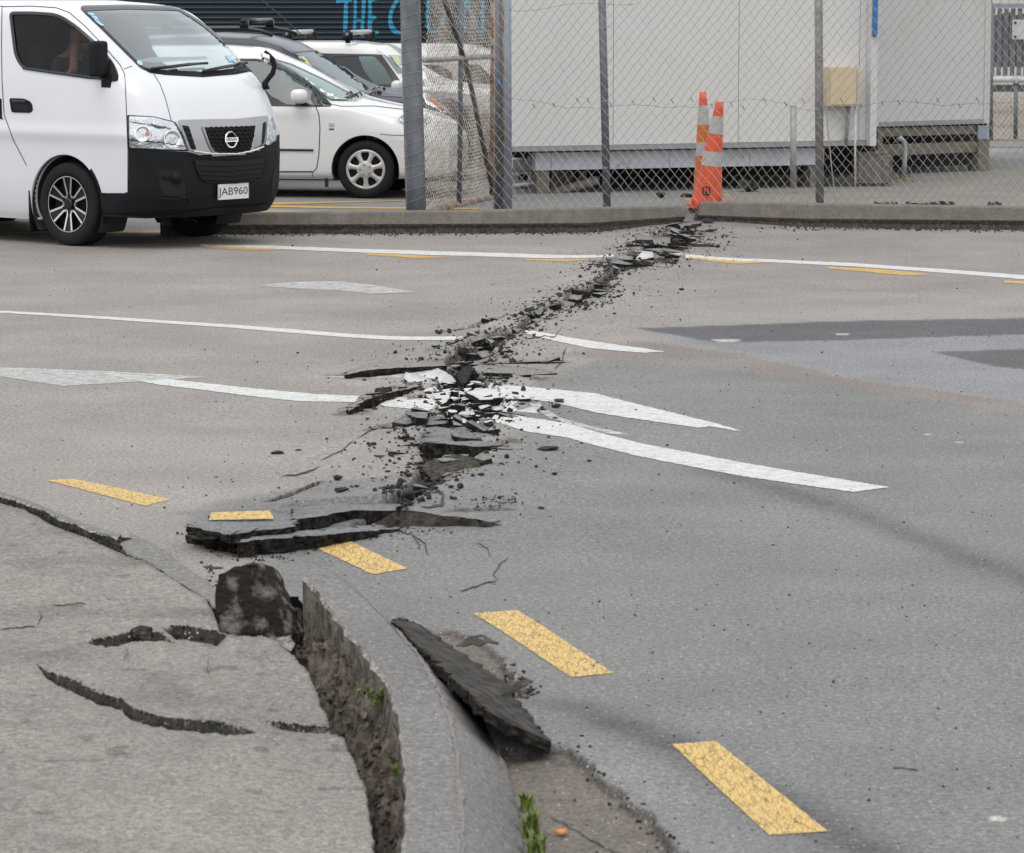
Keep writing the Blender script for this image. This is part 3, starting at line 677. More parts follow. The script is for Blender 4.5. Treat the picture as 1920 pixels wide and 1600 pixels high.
# ================================================================== BROKEN SLABS
def slab(name, top, thick, mats, label=None, cat='slab', group=None, seed=0, jag=.012, stp=.03, bump=.004, undercut=.0, parent=None, paint=None, layers=3, dirn=(0, 0, -1)):
    """top: list of (px, py, z) outline; extruded by thick along dirn with broken edges"""
    rs = random.Random(seed); W = [at_z(a, b, c) for a, b, c in top]; return slab_w(name, W, thick, mats, label, cat, group, seed, jag, stp, bump, undercut, parent, paint, layers, dirn)
def slab_w(name, W, thick, mats, label=None, cat='slab', group=None, seed=0, jag=.012, stp=.03, bump=.004, undercut=.0, parent=None, paint=None, layers=3, dirn=(0, 0, -1)):
    rs = random.Random(seed); D = Vector(dirn).normalized()
    ring = []
    n = len(W)
    for i in range(n):
        a, b = W[i], W[(i + 1) % n]; k = max(1, int((b - a).length / stp))
        for j in range(k):
            p = a.lerp(b, j / k)
            if j: 
                t = (b - a).normalized(); nn = t.cross(D); p = p + nn * rs.uniform(-1, 1) * jag
            ring.append(p)
    cen = sum(ring, Vector()) / len(ring); m = len(ring)
    # top: centre-filled rings following the outline through a plane fit
    V = [p + D * 0 for p in ring]; Fc = []; mi = []
    nx = (W[1] - W[0]); u = nx.normalized(); 
    nrm = Vector()
    for i in range(n): nrm += (W[i] - cen).cross(W[(i + 1) % n] - cen)
    nrm.normalize(); u = (u - nrm * u.dot(nrm)).normalized(); v = nrm.cross(u)
    tri = tessellate_polygon([[Vector(((p - cen).dot(u), (p - cen).dot(v), 0)) for p in ring]])
    for t in tri: Fc.append(tuple(t)); mi.append(0)
    prev = list(range(m))
    for L in range(1, layers + 1):
        cur = []
        for i, p in enumerate(ring):
            out = (p - cen); out = (out - D * out.dot(D)); out = out.normalized() if out.length > 1e-6 else Vector((1, 0, 0))
            q = p + D * thick * L / layers * rs.uniform(.8, 1.15) + out * (rs.uniform(-1, .7) * jag * .7 - undercut * L / layers)
            cur.append(len(V)); V.append(q)
        for i in range(m):
            j = (i + 1) % m; Fc.append((prev[i], prev[j], cur[j], cur[i])); mi.append(1)
        prev = cur
    for t in tri: Fc.append(tuple(prev[k] for k in reversed(t))); mi.append(1)
    bm = bmesh.new(); bv = [bm.verts.new(p) for p in V]
    for f, k in zip(Fc, mi):
        try: bf = bm.faces.new([bv[i] for i in f]); bf.material_index = k
        except ValueError: pass
    if m > 26:      # big pieces: refine and relax the top so it undulates like a real sheet
        tops = [f for f in bm.faces if f.material_index == 0]; ed = list({e for f in tops for e in f.edges if all(g.material_index == 0 for g in e.link_faces)})
        for _ in range(2):
            bmesh.ops.subdivide_edges(bm, edges=ed, cuts=1, use_grid_fill=True); bmesh.ops.triangulate(bm, faces=[f for f in bm.faces if f.material_index == 0])
            ed = [e for e in bm.edges if len(e.link_faces) == 2 and all(g.material_index == 0 for g in e.link_faces)]
        inner = [q_ for q_ in bm.verts if all(f.material_index == 0 for f in q_.link_faces)]
        for _ in range(8): bmesh.ops.smooth_vert(bm, verts=inner, factor=.6, use_axis_x=True, use_axis_y=True, use_axis_z=True)
        for q_ in inner: q_.co.z += bump * float(fbm(np.array(q_.co.x * 14), np.array(q_.co.y * 14), 3, seed))
    bmesh.ops.recalc_face_normals(bm, faces=bm.faces)
    bm.verts.index_update(); V = [v.co.copy() for v in bm.verts]; Fc = [[v.index for v in f.verts] for f in bm.faces]; mi = [f.material_index for f in bm.faces]; bm.free()
    o = mesh_obj(name, V, Fc, mats, parent, False, mi)
    o.data.polygons.foreach_set('use_smooth', [k == 0 for k in mi])
    if label: tag(o, label, cat, group)
    if paint:     # paint patch following the plane of the slab
        pp = []
        for a, b in paint[0]:
            d = ray(a, b); t = (cen - CAM).dot(nrm) / d.dot(nrm); P = CAM + d * t
            # stay just above the real surface near that point
            pp.append(P + nrm * (.006 if nrm.z > 0 else -.006) )
        mesh_obj('paint_patch', pp, [tuple(range(len(pp)))], paint[1], o)
    return o
SD2 = [M['slab_top'], M['slab_side']]
# the lifted sheets at the near end of the crack
slab('asphalt_slab', [(350,986,.085),(372,975,.082),(400,966,.078),(445,958,.07),(515,956,.06),(546,962,.06),(556,976,.07),(548,988,.085),(510,993,.085),(470,996,.085),(432,1004,.088),(395,996,.087)], .030, SD2,
     'tilted asphalt sheet carrying a piece of yellow dash, lifted at the near end of the crack', 'asphalt slab', seed=1, jag=.016, stp=.022, paint=([(396,964),(505,960),(514,976),(392,978)], M['yellow']))
slab('asphalt_slab', [(347,1004,.03),(380,995,.04),(430,1001,.05),(470,998,.05),(478,1006,.045),(455,1014,.045),(440,1020,.04),(400,1018,.03),(365,1012,.02)], .05, [M['crackface'], M['slab_side']],
     'flat brown chunk lying directly under the yellow painted sheet', 'asphalt slab', seed=2, jag=.018, stp=.02)
slab('asphalt_slab', [(440,1018,.060),(455,1009,.065),(480,1000,.068),(560,996,.062),(640,990,.05),(720,984,.035),(760,985,.02),(735,993,.025),(650,999,.045),(575,1005,.055),(510,1010,.06),(470,1014,.06)], .060, SD2,
     'long thick asphalt slab tipped on edge, nearest of the lifted sheets to the standing block', 'asphalt slab', seed=3, jag=.02, stp=.022, undercut=.02, layers=4)
slab('asphalt_slab', [(546,974,.062),(600,968,.062),(662,957,.062),(745,957,.060),(750,945,.058),(650,941,.058),(590,946,.058),(546,955,.058)], .075, SD2,
     'long low asphalt ledge with a sheer black broken face, behind the yellow dash', 'asphalt slab', seed=4, jag=.013, stp=.025, undercut=.015, layers=4)
slab('soil_ridge', [(690,992,.02),(728,966,.075),(762,957,.08),(812,964,.065),(905,976,.04),(946,986,.006),(885,993,-.005),(780,1000,-.005),(705,1003,-.005)], .05, [M['soil_dark'], M['soil_dark']],
     'low pointed ridge of dark base course at the right end of the lifted sheets', 'soil', seed=5, jag=.018, bump=.035)
slab('asphalt_slab', [(745,970,.03),(800,935,.02),(838,940,.02),(845,965,.02),(812,970,.025),(775,972,.03)], .03, SD2, 'small rounded asphalt plate ringed by cracks behind the dark ridge', 'asphalt slab', seed=6, jag=.004)
slab('kerb_fragment', [(214,1013,.132),(232,1008,.13),(262,1011,.10),(286,1024,.05),(302,1036,.01),(268,1040,.06),(242,1042,.115),(224,1032,.125)], .05, [M['crackface'], M['crackface']], 'dark mossy broken lump at the end of the straight left kerb', 'kerb fragment', seed=41, jag=.01)
# slab leaning on the kerb
slab('asphalt_slab', [(734,1163,.145),(752,1158,.125),(790,1172,.065),(850,1212,.035),(905,1250,.025),(958,1288,.02),(968,1312,.018),(1000,1350,.015),(1030,1391,.02),(968,1362,.08),(908,1330,.14),(868,1292,.145),(832,1256,.145),(775,1205,.145)], .034, [M['slab_under'], M['slab_side']],
     'dark upturned asphalt slab leaning against the curved foreground kerb', 'asphalt slab', seed=8, jag=.010, layers=3)
# white painted pieces in the arrow area
WP = [M['whitesolid'], M['slab_side']]
slab('asphalt_slab', [(755,713,.02),(795,700,.05),(822,690,.075),(846,704,.05),(856,716,.02),(800,722,.012)], .035, WP, 'tilted white painted plate standing highest in the middle of the crack', 'asphalt slab', seed=9, jag=.006)
slab('asphalt_slab', [(795,752,.02),(812,738,.025),(845,732,.03),(842,748,.03),(818,768,.02)], .03, WP, 'rounded white painted plate left of the crack by the lane line', 'asphalt slab', seed=10, jag=.005)
slab('asphalt_slab', [(873,735,.03),(910,728,.03),(962,731,.03),(985,740,.025),(960,748,.025),(900,750,.025)], .03, WP, 'wide white painted plate at the top of the shattered arrow', 'asphalt slab', seed=11, jag=.006)
slab('asphalt_slab', [(880,690,.04),(900,684,.05),(1000,690,.04),(1045,700,.02),(960,705,.02),(900,703,.03)], .03, [M['slab_warm'], M['slab_side']], 'long grey asphalt plate tipped right of the crack above the arrow', 'asphalt slab', seed=12, jag=.006)
slab('asphalt_slab', [(855,700,.03),(872,686,.06),(890,690,.05),(878,712,.03),(868,722,.02)], .04, [M['slab_side'], M['slab_side']], 'dark upended asphalt lump at the widest part of the crack', 'asphalt slab', seed=13, jag=.012)
slab('asphalt_slab', [(785,880,.03),(812,860,.05),(860,852,.06),(905,862,.05),(903,878,.03),(860,894,.02),(812,902,.01)], .05, [M['crackface'], M['slab_side']], 'rounded brown heap of base course below the arrow in the crack', 'asphalt slab', seed=14, jag=.014)
slab('asphalt_slab', [(820,862,.05),(835,853,.055),(880,852,.055),(875,860,.05),(830,866,.05)], .03, [M['slab_warm'], M['slab_side']], 'pale flat plate on top of the brown heap in the crack', 'asphalt slab', seed=15, jag=.004)
slab('asphalt_slab', [(888,858,.055),(900,850,.065),(920,851,.06),(922,860,.05),(905,864,.05)], .03, [M['slab_warm'], M['slab_side']], 'small pale lump beside the flat plate on the brown heap', 'asphalt slab', seed=16, jag=.006)
for i, (a, b, c, d, z) in enumerate([(735,792,790,777,.05), (738,802,795,790,.03), (760,775,800,783,.06)]):
    slab('asphalt_slab', [(a, b, z), ((a + c) / 2, d, z + .01), (c, d + 2, z), (c + 5, b - 3, z - .01), ((a + c) / 2, b + 4, z - .01)], .035, SD2,
         ['black thin plate overhanging the left side of the crack beside the lane line', 'lower grey plate overhanging the left side of the crack', 'topmost dark plate on the left side of the crack under the lane line'][i], 'asphalt slab', seed=20 + i, jag=.006)
slab('asphalt_slab', [(648,703,.03),(690,694,.055),(740,690,.06),(790,688,.06),(838,686,.05),(830,674,.02),(760,676,.02),(690,682,.02),(650,695,.02)], .075, [M['slab_warm'], M['slab_side']], 'long ledge of broken asphalt left of the white tilted plate', 'asphalt slab', seed=25, jag=.012)

slab('asphalt_slab', [(654,772,.02),(672,757,.04),(700,744,.055),(742,734,.055),(790,724,.04),(786,714,.01),(730,722,.012),(688,734,.012),(650,764,.01)], .065, [M['slab_warm'], M['slab_side']], 'curved ledge of broken asphalt cutting across the long white line', 'asphalt slab', seed=26, jag=.010)
slab('asphalt_slab', [(752,836,.03),(800,829,.055),(850,834,.06),(900,838,.055),(948,834,.03),(940,826,.01),(880,824,.02),(800,820,.02),(750,828,.01)], .07, [M['slab_top'], M['slab_side']], 'wide sharp ledge of asphalt above the brown heap', 'asphalt slab', seed=27, jag=.012)
slab('asphalt_slab', [(885,684,.02),(930,682,.03),(1000,678,.03),(1058,679,.015),(1050,672,.005),(960,672,.01),(890,677,.01)], .04, [M['slab_warm'], M['slab_side']], 'low thin ledge running right from the crack, above the tipped plate', 'asphalt slab', seed=28, jag=.008)
slab('asphalt_slab', [(770,806,.03),(820,800,.05),(880,808,.055),(925,815,.04),(900,826,.02),(830,824,.02),(780,815,.015)], .05, [M['slab_top'], M['slab_side']], 'broad cracked asphalt plate just under the shattered arrow', 'asphalt slab', seed=29, jag=.012)
for i, P_ in enumerate([[(995,600,.02),(1040,585,.03),(1070,578,.03),(1060,588,.02),(1010,606,.01)], [(1010,618,.015),(1060,605,.03),(1100,588,.03),(1090,597,.02),(1040,614,.01)], [(985,612,.01),(1010,604,.02),(1035,606,.02),(1000,622,.01)], [(1085,585,.02),(1120,572,.03),(1150,566,.03),(1130,578,.02)]]):
    slab('asphalt_slab', P_, .045, [M['slab_warm'], M['slab_side']], ['long thin plate at the upper edge of the crack before the middle line', 'long thin plate at the lower edge of the crack before the middle line', 'short plate between the two long thin plates', 'thin plate nearest the far arrow lump'][i], 'asphalt slab', seed=80 + i, jag=.006)
# Voronoi field of plates all along the crack
def clip(poly, a, b):      # keep the side of poly nearer to a than b
    mx, my = (a[0] + b[0]) / 2, (a[1] + b[1]) / 2; nx, ny = b[0] - a[0], b[1] - a[1]; out = []
    for i in range(len(poly)):
        p, q_ = poly[i], poly[(i + 1) % len(poly)]
        dp = (p[0] - mx) * nx + (p[1] - my) * ny; dq = (q_[0] - mx) * nx + (q_[1] - my) * ny
        if dp <= 0: out.append(p)
        if (dp < 0) != (dq < 0) and dp != dq:
            t = dp / (dp - dq); out.append((p[0] + (q_[0] - p[0]) * t, p[1] + (q_[1] - p[1]) * t))
    return out
rs = random.Random(11)
cum = [0]
for a, b in zip(CRW[:-1], CRW[1:]): cum.append(cum[-1] + math.dist(a, b))
def along(s):
    for i in range(len(cum) - 1):
        if s <= cum[i + 1] or i == len(cum) - 2:
            t = (s - cum[i]) / (cum[i + 1] - cum[i]); a, b = CRW[i], CRW[i + 1]
            return a[0] + (b[0] - a[0]) * t, a[1] + (b[1] - a[1]) * t, CWW[i] + (CWW[i + 1] - CWW[i]) * t, (b[0] - a[0], b[1] - a[1])
sites = []; s = 0
while s < cum[-1]:
    x, y, wd, t = along(s); L = math.hypot(*t); nx, ny = -t[1] / L, t[0] / L
    _, py_ = proj((x, y, 0)); fine = 715 < py_ < 800
    n = 2 if wd < .06 else (5 if not fine else 9)
    for k in range(n):
        o = rs.uniform(-1, 1) * wd * 1.25; sites.append((x + nx * o + rs.uniform(-.04, .04), y + ny * o + rs.uniform(-.08, .08)))
    s += .085 if fine else .17
for P_, h_ in SIDEW[:5] + SIDEW[5:6] + SIDEW[7:8]:
    for a, b in zip(P_[:-1], P_[1:]):
        L_ = math.dist(a, b); n_ = max(1, int(L_ / .07))
        for k_ in range(n_): t_ = rs.random(); sites.append((a[0] + (b[0] - a[0]) * t_ + rs.gauss(0, h_ * .5), a[1] + (b[1] - a[1]) * t_ + rs.gauss(0, h_ * .8)))
WHITE_ZONE = [(770,722),(880,722),(985,730),(990,800),(940,812),(860,800),(790,768)]
BIG = [[(350,950),(560,950),(960,955),(960,1010),(350,1045)], [(750,690),(860,690),(860,722),(750,722)], [(775,850),(915,850),(915,905),(775,905)]]
PLATES = []
def plate_tag(white, mt, y):
    zone = ('between the far kerb and the far white line' if y < 490 else 'between the far and the middle white lines' if y < 640 else 'between the middle white line and the shattered arrow' if y < 715 else 'beside the shattered arrow' if y < 800 else 'between the arrow and the lifted sheets')
    kind = 'white painted' if white else 'black upturned' if mt[0] is M['slab_side'] else 'grey topped'
    return '%s asphalt plate in the crack %s' % (kind, zone), 'asphalt plate', '%s plates in the crack %s' % (kind, zone)
for i, st_ in enumerate(sites):
    near = sorted(sites, key=lambda q_: (q_[0] - st_[0]) ** 2 + (q_[1] - st_[1]) ** 2)[1:12]
    d0, p0, _ = seg_dist(np.array(st_[0]), np.array(st_[1]), CRW); far_ = float(d0) > 1.35 * float(np.interp(p0, range(len(CWW)), CWW)); bx_, by_ = (.05, .07) if far_ else (.14, .17)
    poly = [(st_[0] - bx_, st_[1] - by_), (st_[0] + bx_, st_[1] - by_), (st_[0] + bx_, st_[1] + by_), (st_[0] - bx_, st_[1] + by_)]
    for q_ in near:
        poly = clip(poly, st_, q_)
        if len(poly) < 3: break
    if len(poly) < 3: continue
    cx = sum(p[0] for p in poly) / len(poly); cy = sum(p[1] for p in poly) / len(poly)
    ppx, ppy = proj((cx, cy, 0))
    if any(in_poly(ppx, ppy, b) for b in BIG) and rs.random() < .8: continue
    d, par, _ = seg_dist(np.array(cx), np.array(cy), CRW); wd = float(np.interp(par, range(len(CWW)), CWW))
    if rs.random() < (.12 if ppy > 640 else .30) or (wd < .065 and rs.random() < .55): continue
    sh = rs.uniform(.55, .88); tx, ty = rs.gauss(0, .12), rs.gauss(.08, .16); zz = rs.uniform(-.040, .010)
    base = float(np.interp(0, [0], [0]))
    d, par, _ = seg_dist(np.array(cx), np.array(cy), CRW); wd = float(np.interp(par, range(len(CWW)), CWW))
    z0 = .026 + zz - (.02 if d < wd * .3 else 0)
    W = []
    for p in poly:
        a, b = cx + (p[0] - cx) * sh, cy + (p[1] - cy) * sh
        W.append(Vector((a, b, z0 + max(-.06, min(.06, (a - cx) * tx + (b - cy) * ty)))))
    W = [p for j, p in enumerate(W) if (p - W[j - 1]).length > .012]
    if len(W) < 3: continue
    white = bool(in_poly(ppx, ppy, WHITE_ZONE)) and rs.random() < .62 or (ppy > 470 and ppy < 490 and ppx > 1195 and rs.random() < .25)
    r_ = rs.random(); grey = ppy > 800 or (ppx > 900 and ppy > 690)
    mt = WP if white else ([M['slab_side']] * 2 if r_ < .20 else ([M['slab_top'], M['slab_side']] if grey else [M['slab_warm'], M['slab_side']]))
    PLATES.append(slab_w('asphalt_plate', W, rs.uniform(.022, .045), mt, *plate_tag(white, mt, ppy), seed=100 + i, jag=.006, stp=.035, layers=2))
# the 290 largest stay single pieces, the small flakes are joined
def psize(o):
    a = [proj(v_.co + o.location) for v_ in o.data.vertices]; return (max(p[0] for p in a) - min(p[0] for p in a)) * (max(p[1] for p in a) - min(p[1] for p in a))
PLATES.sort(key=psize, reverse=True); SM = [M['whitesolid'], M['slab_top'], M['slab_warm'], M['slab_side']]; fl_ = MB()
for o in PLATES[280:]:
    for p_ in [None]:
        b_ = len(fl_.v); L_ = o.location; fl_.v += [tuple(v_.co + L_) for v_ in o.data.vertices]
        for p_ in o.data.polygons: fl_.f.append(tuple(b_ + k_ for k_ in p_.vertices)); fl_.m.append(SM.index(o.data.materials[p_.material_index]))
    bpy.data.objects.remove(o)
if fl_.v: tag(fl_.build('asphalt_flakes', SM), 'small flakes of broken and painted asphalt filling the crack', 'rubble', kind='stuff')

# ------------------------------------------------------------------ kerb block standing in the corner gap
Yb = at_z(470, 1192, .06).y
front = [(414,1198),(403,1150),(404,1118),(411,1080),(436,1063),(480,1055),(490,1062),(508,1108),(545,1188),(541,1208),(490,1200)]
back_off = Vector((.050, .16, -.03))
bm = bmesh.new(); rsb = random.Random(4)
P0 = [at_y(a, b, Yb + (1195 - b) * .0004) for a, b in front]
ring0 = []
for i, p in enumerate(P0):
    q_ = P0[(i + 1) % len(P0)]; k = max(1, int((q_ - p).length / .022))
    for j in range(k): ring0.append(p.lerp(q_, j / k) + Vector((rsb.uniform(-1, 1), 0, rsb.uniform(-1, 1))) * .0025)
cen = sum(ring0, Vector()) / len(ring0)
loops = []
for L, (off, sc) in enumerate([(-.002, .975), (.03, .995), (.25, 1.0), (.55, .97), (.85, .93), (1.0, .86)]):
    loops.append([bm.verts.new(cen + (p - cen) * sc + back_off * off + Vector((rsb.uniform(-1, 1), rsb.uniform(-1, 1), rsb.uniform(-1, 1))) * .0045) for p in ring0])
for A, B in zip(loops[:-1], loops[1:]):
    for i in range(len(A)):
        j = (i + 1) % len(A); bm.faces.new((A[i], A[j], B[j], B[i]))
for lp in (loops[0], loops[-1]):
    tri = tessellate_polygon([[Vector((v.co.x, v.co.z, 0)) for v in lp]])
    for t in tri:
        try: bm.faces.new([lp[k] for k in t])
        except ValueError: pass
bmesh.ops.recalc_face_normals(bm, faces=bm.faces); bm.verts.index_update()
o = mesh_obj('kerb_block', [v.co.copy() for v in bm.verts], [[v.index for v in f.verts] for f in bm.faces], M['block'], None, False); bm.free()
tag(o, 'dark weathered kerb block standing upright in the gap between footpath and road', 'kerb block')
# lime runs and small broken pieces round its foot
slab('concrete_fragment', [(515,1196,.06),(548,1190,.06),(552,1212,.05),(545,1222,.03),(522,1208,.05)], .08, [M['chip'], M['crackface']], 'pale broken concrete fragment at the foot of the standing block', 'concrete fragment', seed=31, jag=.01)
slab('concrete_fragment', [(548,1232,.05),(575,1236,.04),(598,1250,.0),(585,1268,-.02),(560,1248,.02)], .05, [M['footflat'], M['crackface']], 'small footpath fragment slipping into the soil of the trench', 'concrete fragment', seed=32, jag=.008)
slab('concrete_fragment', [(245,1180,.125),(262,1172,.135),(285,1176,.135),(282,1188,.12),(255,1190,.12)], .02, [M['crackface'], M['crackface']], 'crumbled patch of concrete on the left footpath crack', 'concrete fragment', seed=33, jag=.008)
slab('concrete_fragment', [(372,1350,.09),(382,1338,.11),(402,1336,.11),(415,1348,.10),(405,1358,.09)], .02, [M['crackface'], M['crackface']], 'crumbled lump of concrete on the long near footpath crack', 'concrete fragment', seed=34, jag=.008)
slab('asphalt_slab', [(640,1180,-.02),(560,1140,.0),(520,1128,.01),(545,1165,-.02),(600,1200,-.04)], .04, [M['slab_side'], M['slab_side']], 'dark sheet of broken asphalt in the gap behind the standing block', 'asphalt slab', seed=35, jag=.012)

# ------------------------------------------------------------------ loose chunks
def chunk_mesh(seed, flat=.6):
    rr = random.Random(seed); bm = bmesh.new(); bmesh.ops.create_icosphere(bm, subdivisions=1 if seed % 2 else 2, radius=.5)
    ax = [Vector((rr.gauss(0, 1), rr.gauss(0, 1), rr.gauss(0, 1))).normalized() for _ in range(7)]
    for v in bm.verts:
        for a in ax:
            d = v.co.dot(a)
            if d > .25: v.co -= a * (d - .25) * .95
        v.co *= rr.uniform(.9, 1.12); v.co.z *= flat
    zm = min(v.co.z for v in bm.verts)
    for v in bm.verts: v.co.z -= zm
    me = bpy.data.meshes.new('asphalt_chunk'); bm.to_mesh(me); bm.free(); me.materials.append(M['crumb']); return me
CH = [chunk_mesh(i, .45 + .04 * i) for i in range(10)]
def chunk(px, py, wpx, label, group=None, name='asphalt_chunk', k=0, asp=1.0, cat='asphalt chunk'):
    x, y = ground_np(np.array(float(px)), np.array(float(py))); z = float(road_h(np.array(float(px)), np.array(float(py)), x, y))
    o = bpy.data.objects.new(name, CH[k % 10]); COL.objects.link(o); s_ = wpx / (F / float(y))
    o.location = (float(x), float(y), z - .002); o.scale = (s_, s_ * .8, s_ * asp); o.rotation_euler = (0, 0, random.uniform(0, 6.28)); WLOC[o.name] = o.location.copy()
    tag(o, label, cat, group); return o
for i, (a, b, c, asp, lb) in enumerate([
    (1048,760,44,.6,'flat dark asphalt lump lying on the white arrow right of the crack'), (1044,771,26,.6,'smaller grey asphalt lump just below the flat dark lump'), (1017,778,16,1,'round dark asphalt lump at the arrow edge, left of the pair of lumps'),
    (1030,850,46,.45,'low ragged asphalt lump on the grey road below the lane line'), (632,907,32,.7,'round asphalt lump behind the yellow sheet, nearest the hair cracks'), (641,945,37,.6,'speckled asphalt lump right behind the sheer black ledge'),
    (517,852,40,.35,'flat sliver of asphalt alone on the left lane'), (560,846,22,.35,'small sliver of asphalt beside the flat sliver'), (821,632,20,.9,'asphalt lump just above the middle lane line'), (842,632,14,1,'smaller lump right of the one above the middle lane line'),
    (1129,509,26,.6,'squarish asphalt block at the left of the far rubble'), (1190,460,11,.8,'small block left of the crack near the far kerb'), (1346,468,15,.8,'small block right of the crack near the far kerb'), (1278,546,13,.9,'single small lump on the far right lane'),
    (1268,497,18,.7,'angular block at the right end of the far rubble'), (1105,868,18,.5,'small flat lump right of the low ragged lump'), (1450,1023,14,.4,'lone flat lump on the open grey road'), (712,866,26,.35,'ragged lump left of the crack between lane line and hair cracks'),
    (940,882,16,.5,'lump right of the brown heap'), (1014,958,22,.3,'flat sliver right of the lifted sheets'), (1031,972,14,.4,'small sliver just below the flat sliver on the right'), (1092,1380,11,.9,'dark pebble near the end of the leaning slab'), (1853,1477,11,.7,'dark pebble at the right edge of the road'),
    (1047,562,12,1,'lump left of the crack under the far arrow'), (903,905,24,.5,'dark lump just right of the crack below the heap'), (725,947,26,.6,'black lump left of the ringed plate')]):
    chunk(a, b, c, lb, k=i * 3 + 1, asp=asp)
# scattered pieces
rs = random.Random(5); placed = 0; small = []
def scatter_pos():
    s = rs.random() * cum[-1]; x, y, wd, t = along(s); L = math.hypot(*t); nx, ny = -t[1] / L, t[0] / L
    r_ = rs.random(); o = rs.gauss(0, wd * 1.2) if r_ < .80 else rs.gauss(0, .45) if r_ < .95 else rs.gauss(0, 1.4)
    return x + nx * o, y + ny * o * .8 + rs.gauss(0, .1)
for i in range(6500):
    x, y = scatter_pos(); px, py = proj((x, y, 0))
    if in_poly(px, py, CUT) or not (430 < py < 1620) or px < -30 or px > 1950: continue
    d, _, _ = seg_dist(np.array(x), np.array(y), CRW)
    sz = (rs.uniform(.006, .022) if rs.random() < .85 else rs.uniform(.02, .042)) * (1.15 if d < .25 else .9 if d < .5 else .55)
    small.append((sz, x, y, px, py))
for i in range(850):
    px, py = rs.uniform(0, 1920), rs.uniform(450, 1580)
    if in_poly(px, py, CUT): continue
    x, y = ground_np(np.array(px), np.array(py)); small.append((rs.uniform(.004, .013), float(x), float(y), px, py))
for i in range(520):    # along the broken edge of the exposed base and by the leaning slab
    P = rs.choice([BASE1[2:11], BASE2[4:9], [(330,1000),(440,1045),(560,1045)], [(345,1005),(440,1040),(540,1042),(640,1012)], [(560,1035),(700,1005),(850,1000)], [(900,960),(960,945)], [(860,1265),(990,1300)], [(390,1060),(420,1160)]]); j = rs.randrange(len(P) - 1); t = rs.random()
    px = P[j][0] + (P[j + 1][0] - P[j][0]) * t + rs.gauss(0, 9); py = P[j][1] + (P[j + 1][1] - P[j][1]) * t + rs.gauss(0, 6)
    if in_poly(px, py, CUT): continue
    x, y = ground_np(np.array(px), np.array(py)); small.append((rs.uniform(.005, .02), float(x), float(y), px, py))
small.sort(key=lambda q_: -q_[0] / q_[2])
for (sz, x, y, px, py) in small[:230]:
    chunk(px, py, sz * F / y, 'small loose crumb of dark asphalt scattered on the road by the crack', 'small asphalt crumbs on the road', k=rs.randrange(10), name='asphalt_crumb', asp=rs.uniform(.6, 1.1), cat='asphalt crumb')
mb = MB(); rest = small[230:]
hx = np.array([q_[1] for q_ in rest]); hy = np.array([q_[2] for q_ in rest]); hz = road_h(np.array([q_[3] for q_ in rest]), np.array([q_[4] for q_ in rest]), hx, hy)
base = [(np.array([v.co[:] for v in m_.vertices]), [tuple(p.vertices) for p in m_.polygons]) for m_ in CH if len(m_.vertices) < 20]
for (sz, x, y, px, py), z in zip(rest, hz):
    V, Fc = base[rs.randrange(len(base))]; a = rs.uniform(0, 6.28); ca, sa = math.cos(a), math.sin(a)
    W = V * sz; W = np.stack([W[:, 0] * ca - W[:, 1] * sa + x, W[:, 0] * sa + W[:, 1] * ca + y, W[:, 2] * rs.uniform(.6, 1.2) + z - .001], 1); mb.add(W, Fc)
o = mb.build('asphalt_crumbs', M['crumb']); tag(o, 'countless tiny crumbs of dark asphalt strewn over the road around the crack', 'rubble', kind='stuff')
# crumbled concrete lying in the footpath cracks
mb = MB()
for P_, w_, st__ in FCR:
    Q_ = resample(P_, 2.2)
    for q_ in Q_[6:-6]:
        for _ in range(2):
            a_, b_ = q_[0] + rs.gauss(0, w_ * .45), q_[1] + rs.gauss(0, w_ * .32) - 1; x, y = ground_np(np.array(a_), np.array(b_), FZ); z = float(foot_h(np.array(a_), np.array(b_), x, y)); sz = rs.uniform(.003, .013)
            V, Fc = base[rs.randrange(len(base))]; mb.add(V * sz + np.array([float(x), float(y), z - .001]), Fc, 0 if rs.random() < .75 else 1)
o = mb.build('concrete_crumbs', [M['crackface'], M['chip']]); tag(o, 'crumbled concrete lying along the cracks of the footpath', 'rubble', kind='stuff')
# clods in the trench
mb = MB()
Hs_f = Hs
for i in range(4200):
    ci, ri = rs.randrange(len(sc_)), rs.randrange(len(sr_) - 12)
    uu = u[ri, ci]
    if not (-.1 < uu < 1.02) or not (1150 < sr_[ri] < 1620): continue
    x, y, z = X[ri, ci], Y[ri, ci], Hs_f[ri, ci]; sz = rs.uniform(.008, .032)
    V, Fc = base[rs.randrange(len(base))]; a = rs.uniform(0, 6.28); ca, sa = math.cos(a), math.sin(a); W = V * sz
    W = np.stack([W[:, 0] * ca - W[:, 1] * sa + x, W[:, 0] * sa + W[:, 1] * ca + y, W[:, 2] * 1.3 + z - sz * .2], 1); mb.add(W, Fc)
o = mb.build('soil_clods', M['soil']); tag(o, 'clods of brown soil filling the open trench beside the foreground kerb', 'soil', kind='stuff')
# dirt and stones at the foot of the far kerb
mb = MB()
for i in range(700):
    px = rs.uniform(400, 1920); yb = float(np.interp(px, [400, 1100, 1280, 1300, 1500, 1920], [440, 437, 424, 421, 428, 432])); py = yb + abs(rs.gauss(0, 2.2))
    p = at_z(px, py, 0); sz = rs.uniform(.01, .035); V, Fc = base[rs.randrange(len(base))]; mb.add(V * sz + np.array(p), Fc, 1 if rs.random() < .12 else 0)
o = mb.build('kerb_grit', [M['crumb'], M['chip']]); tag(o, 'dark grit and pale stones lying along the foot of the far kerb', 'grit', kind='stuff')
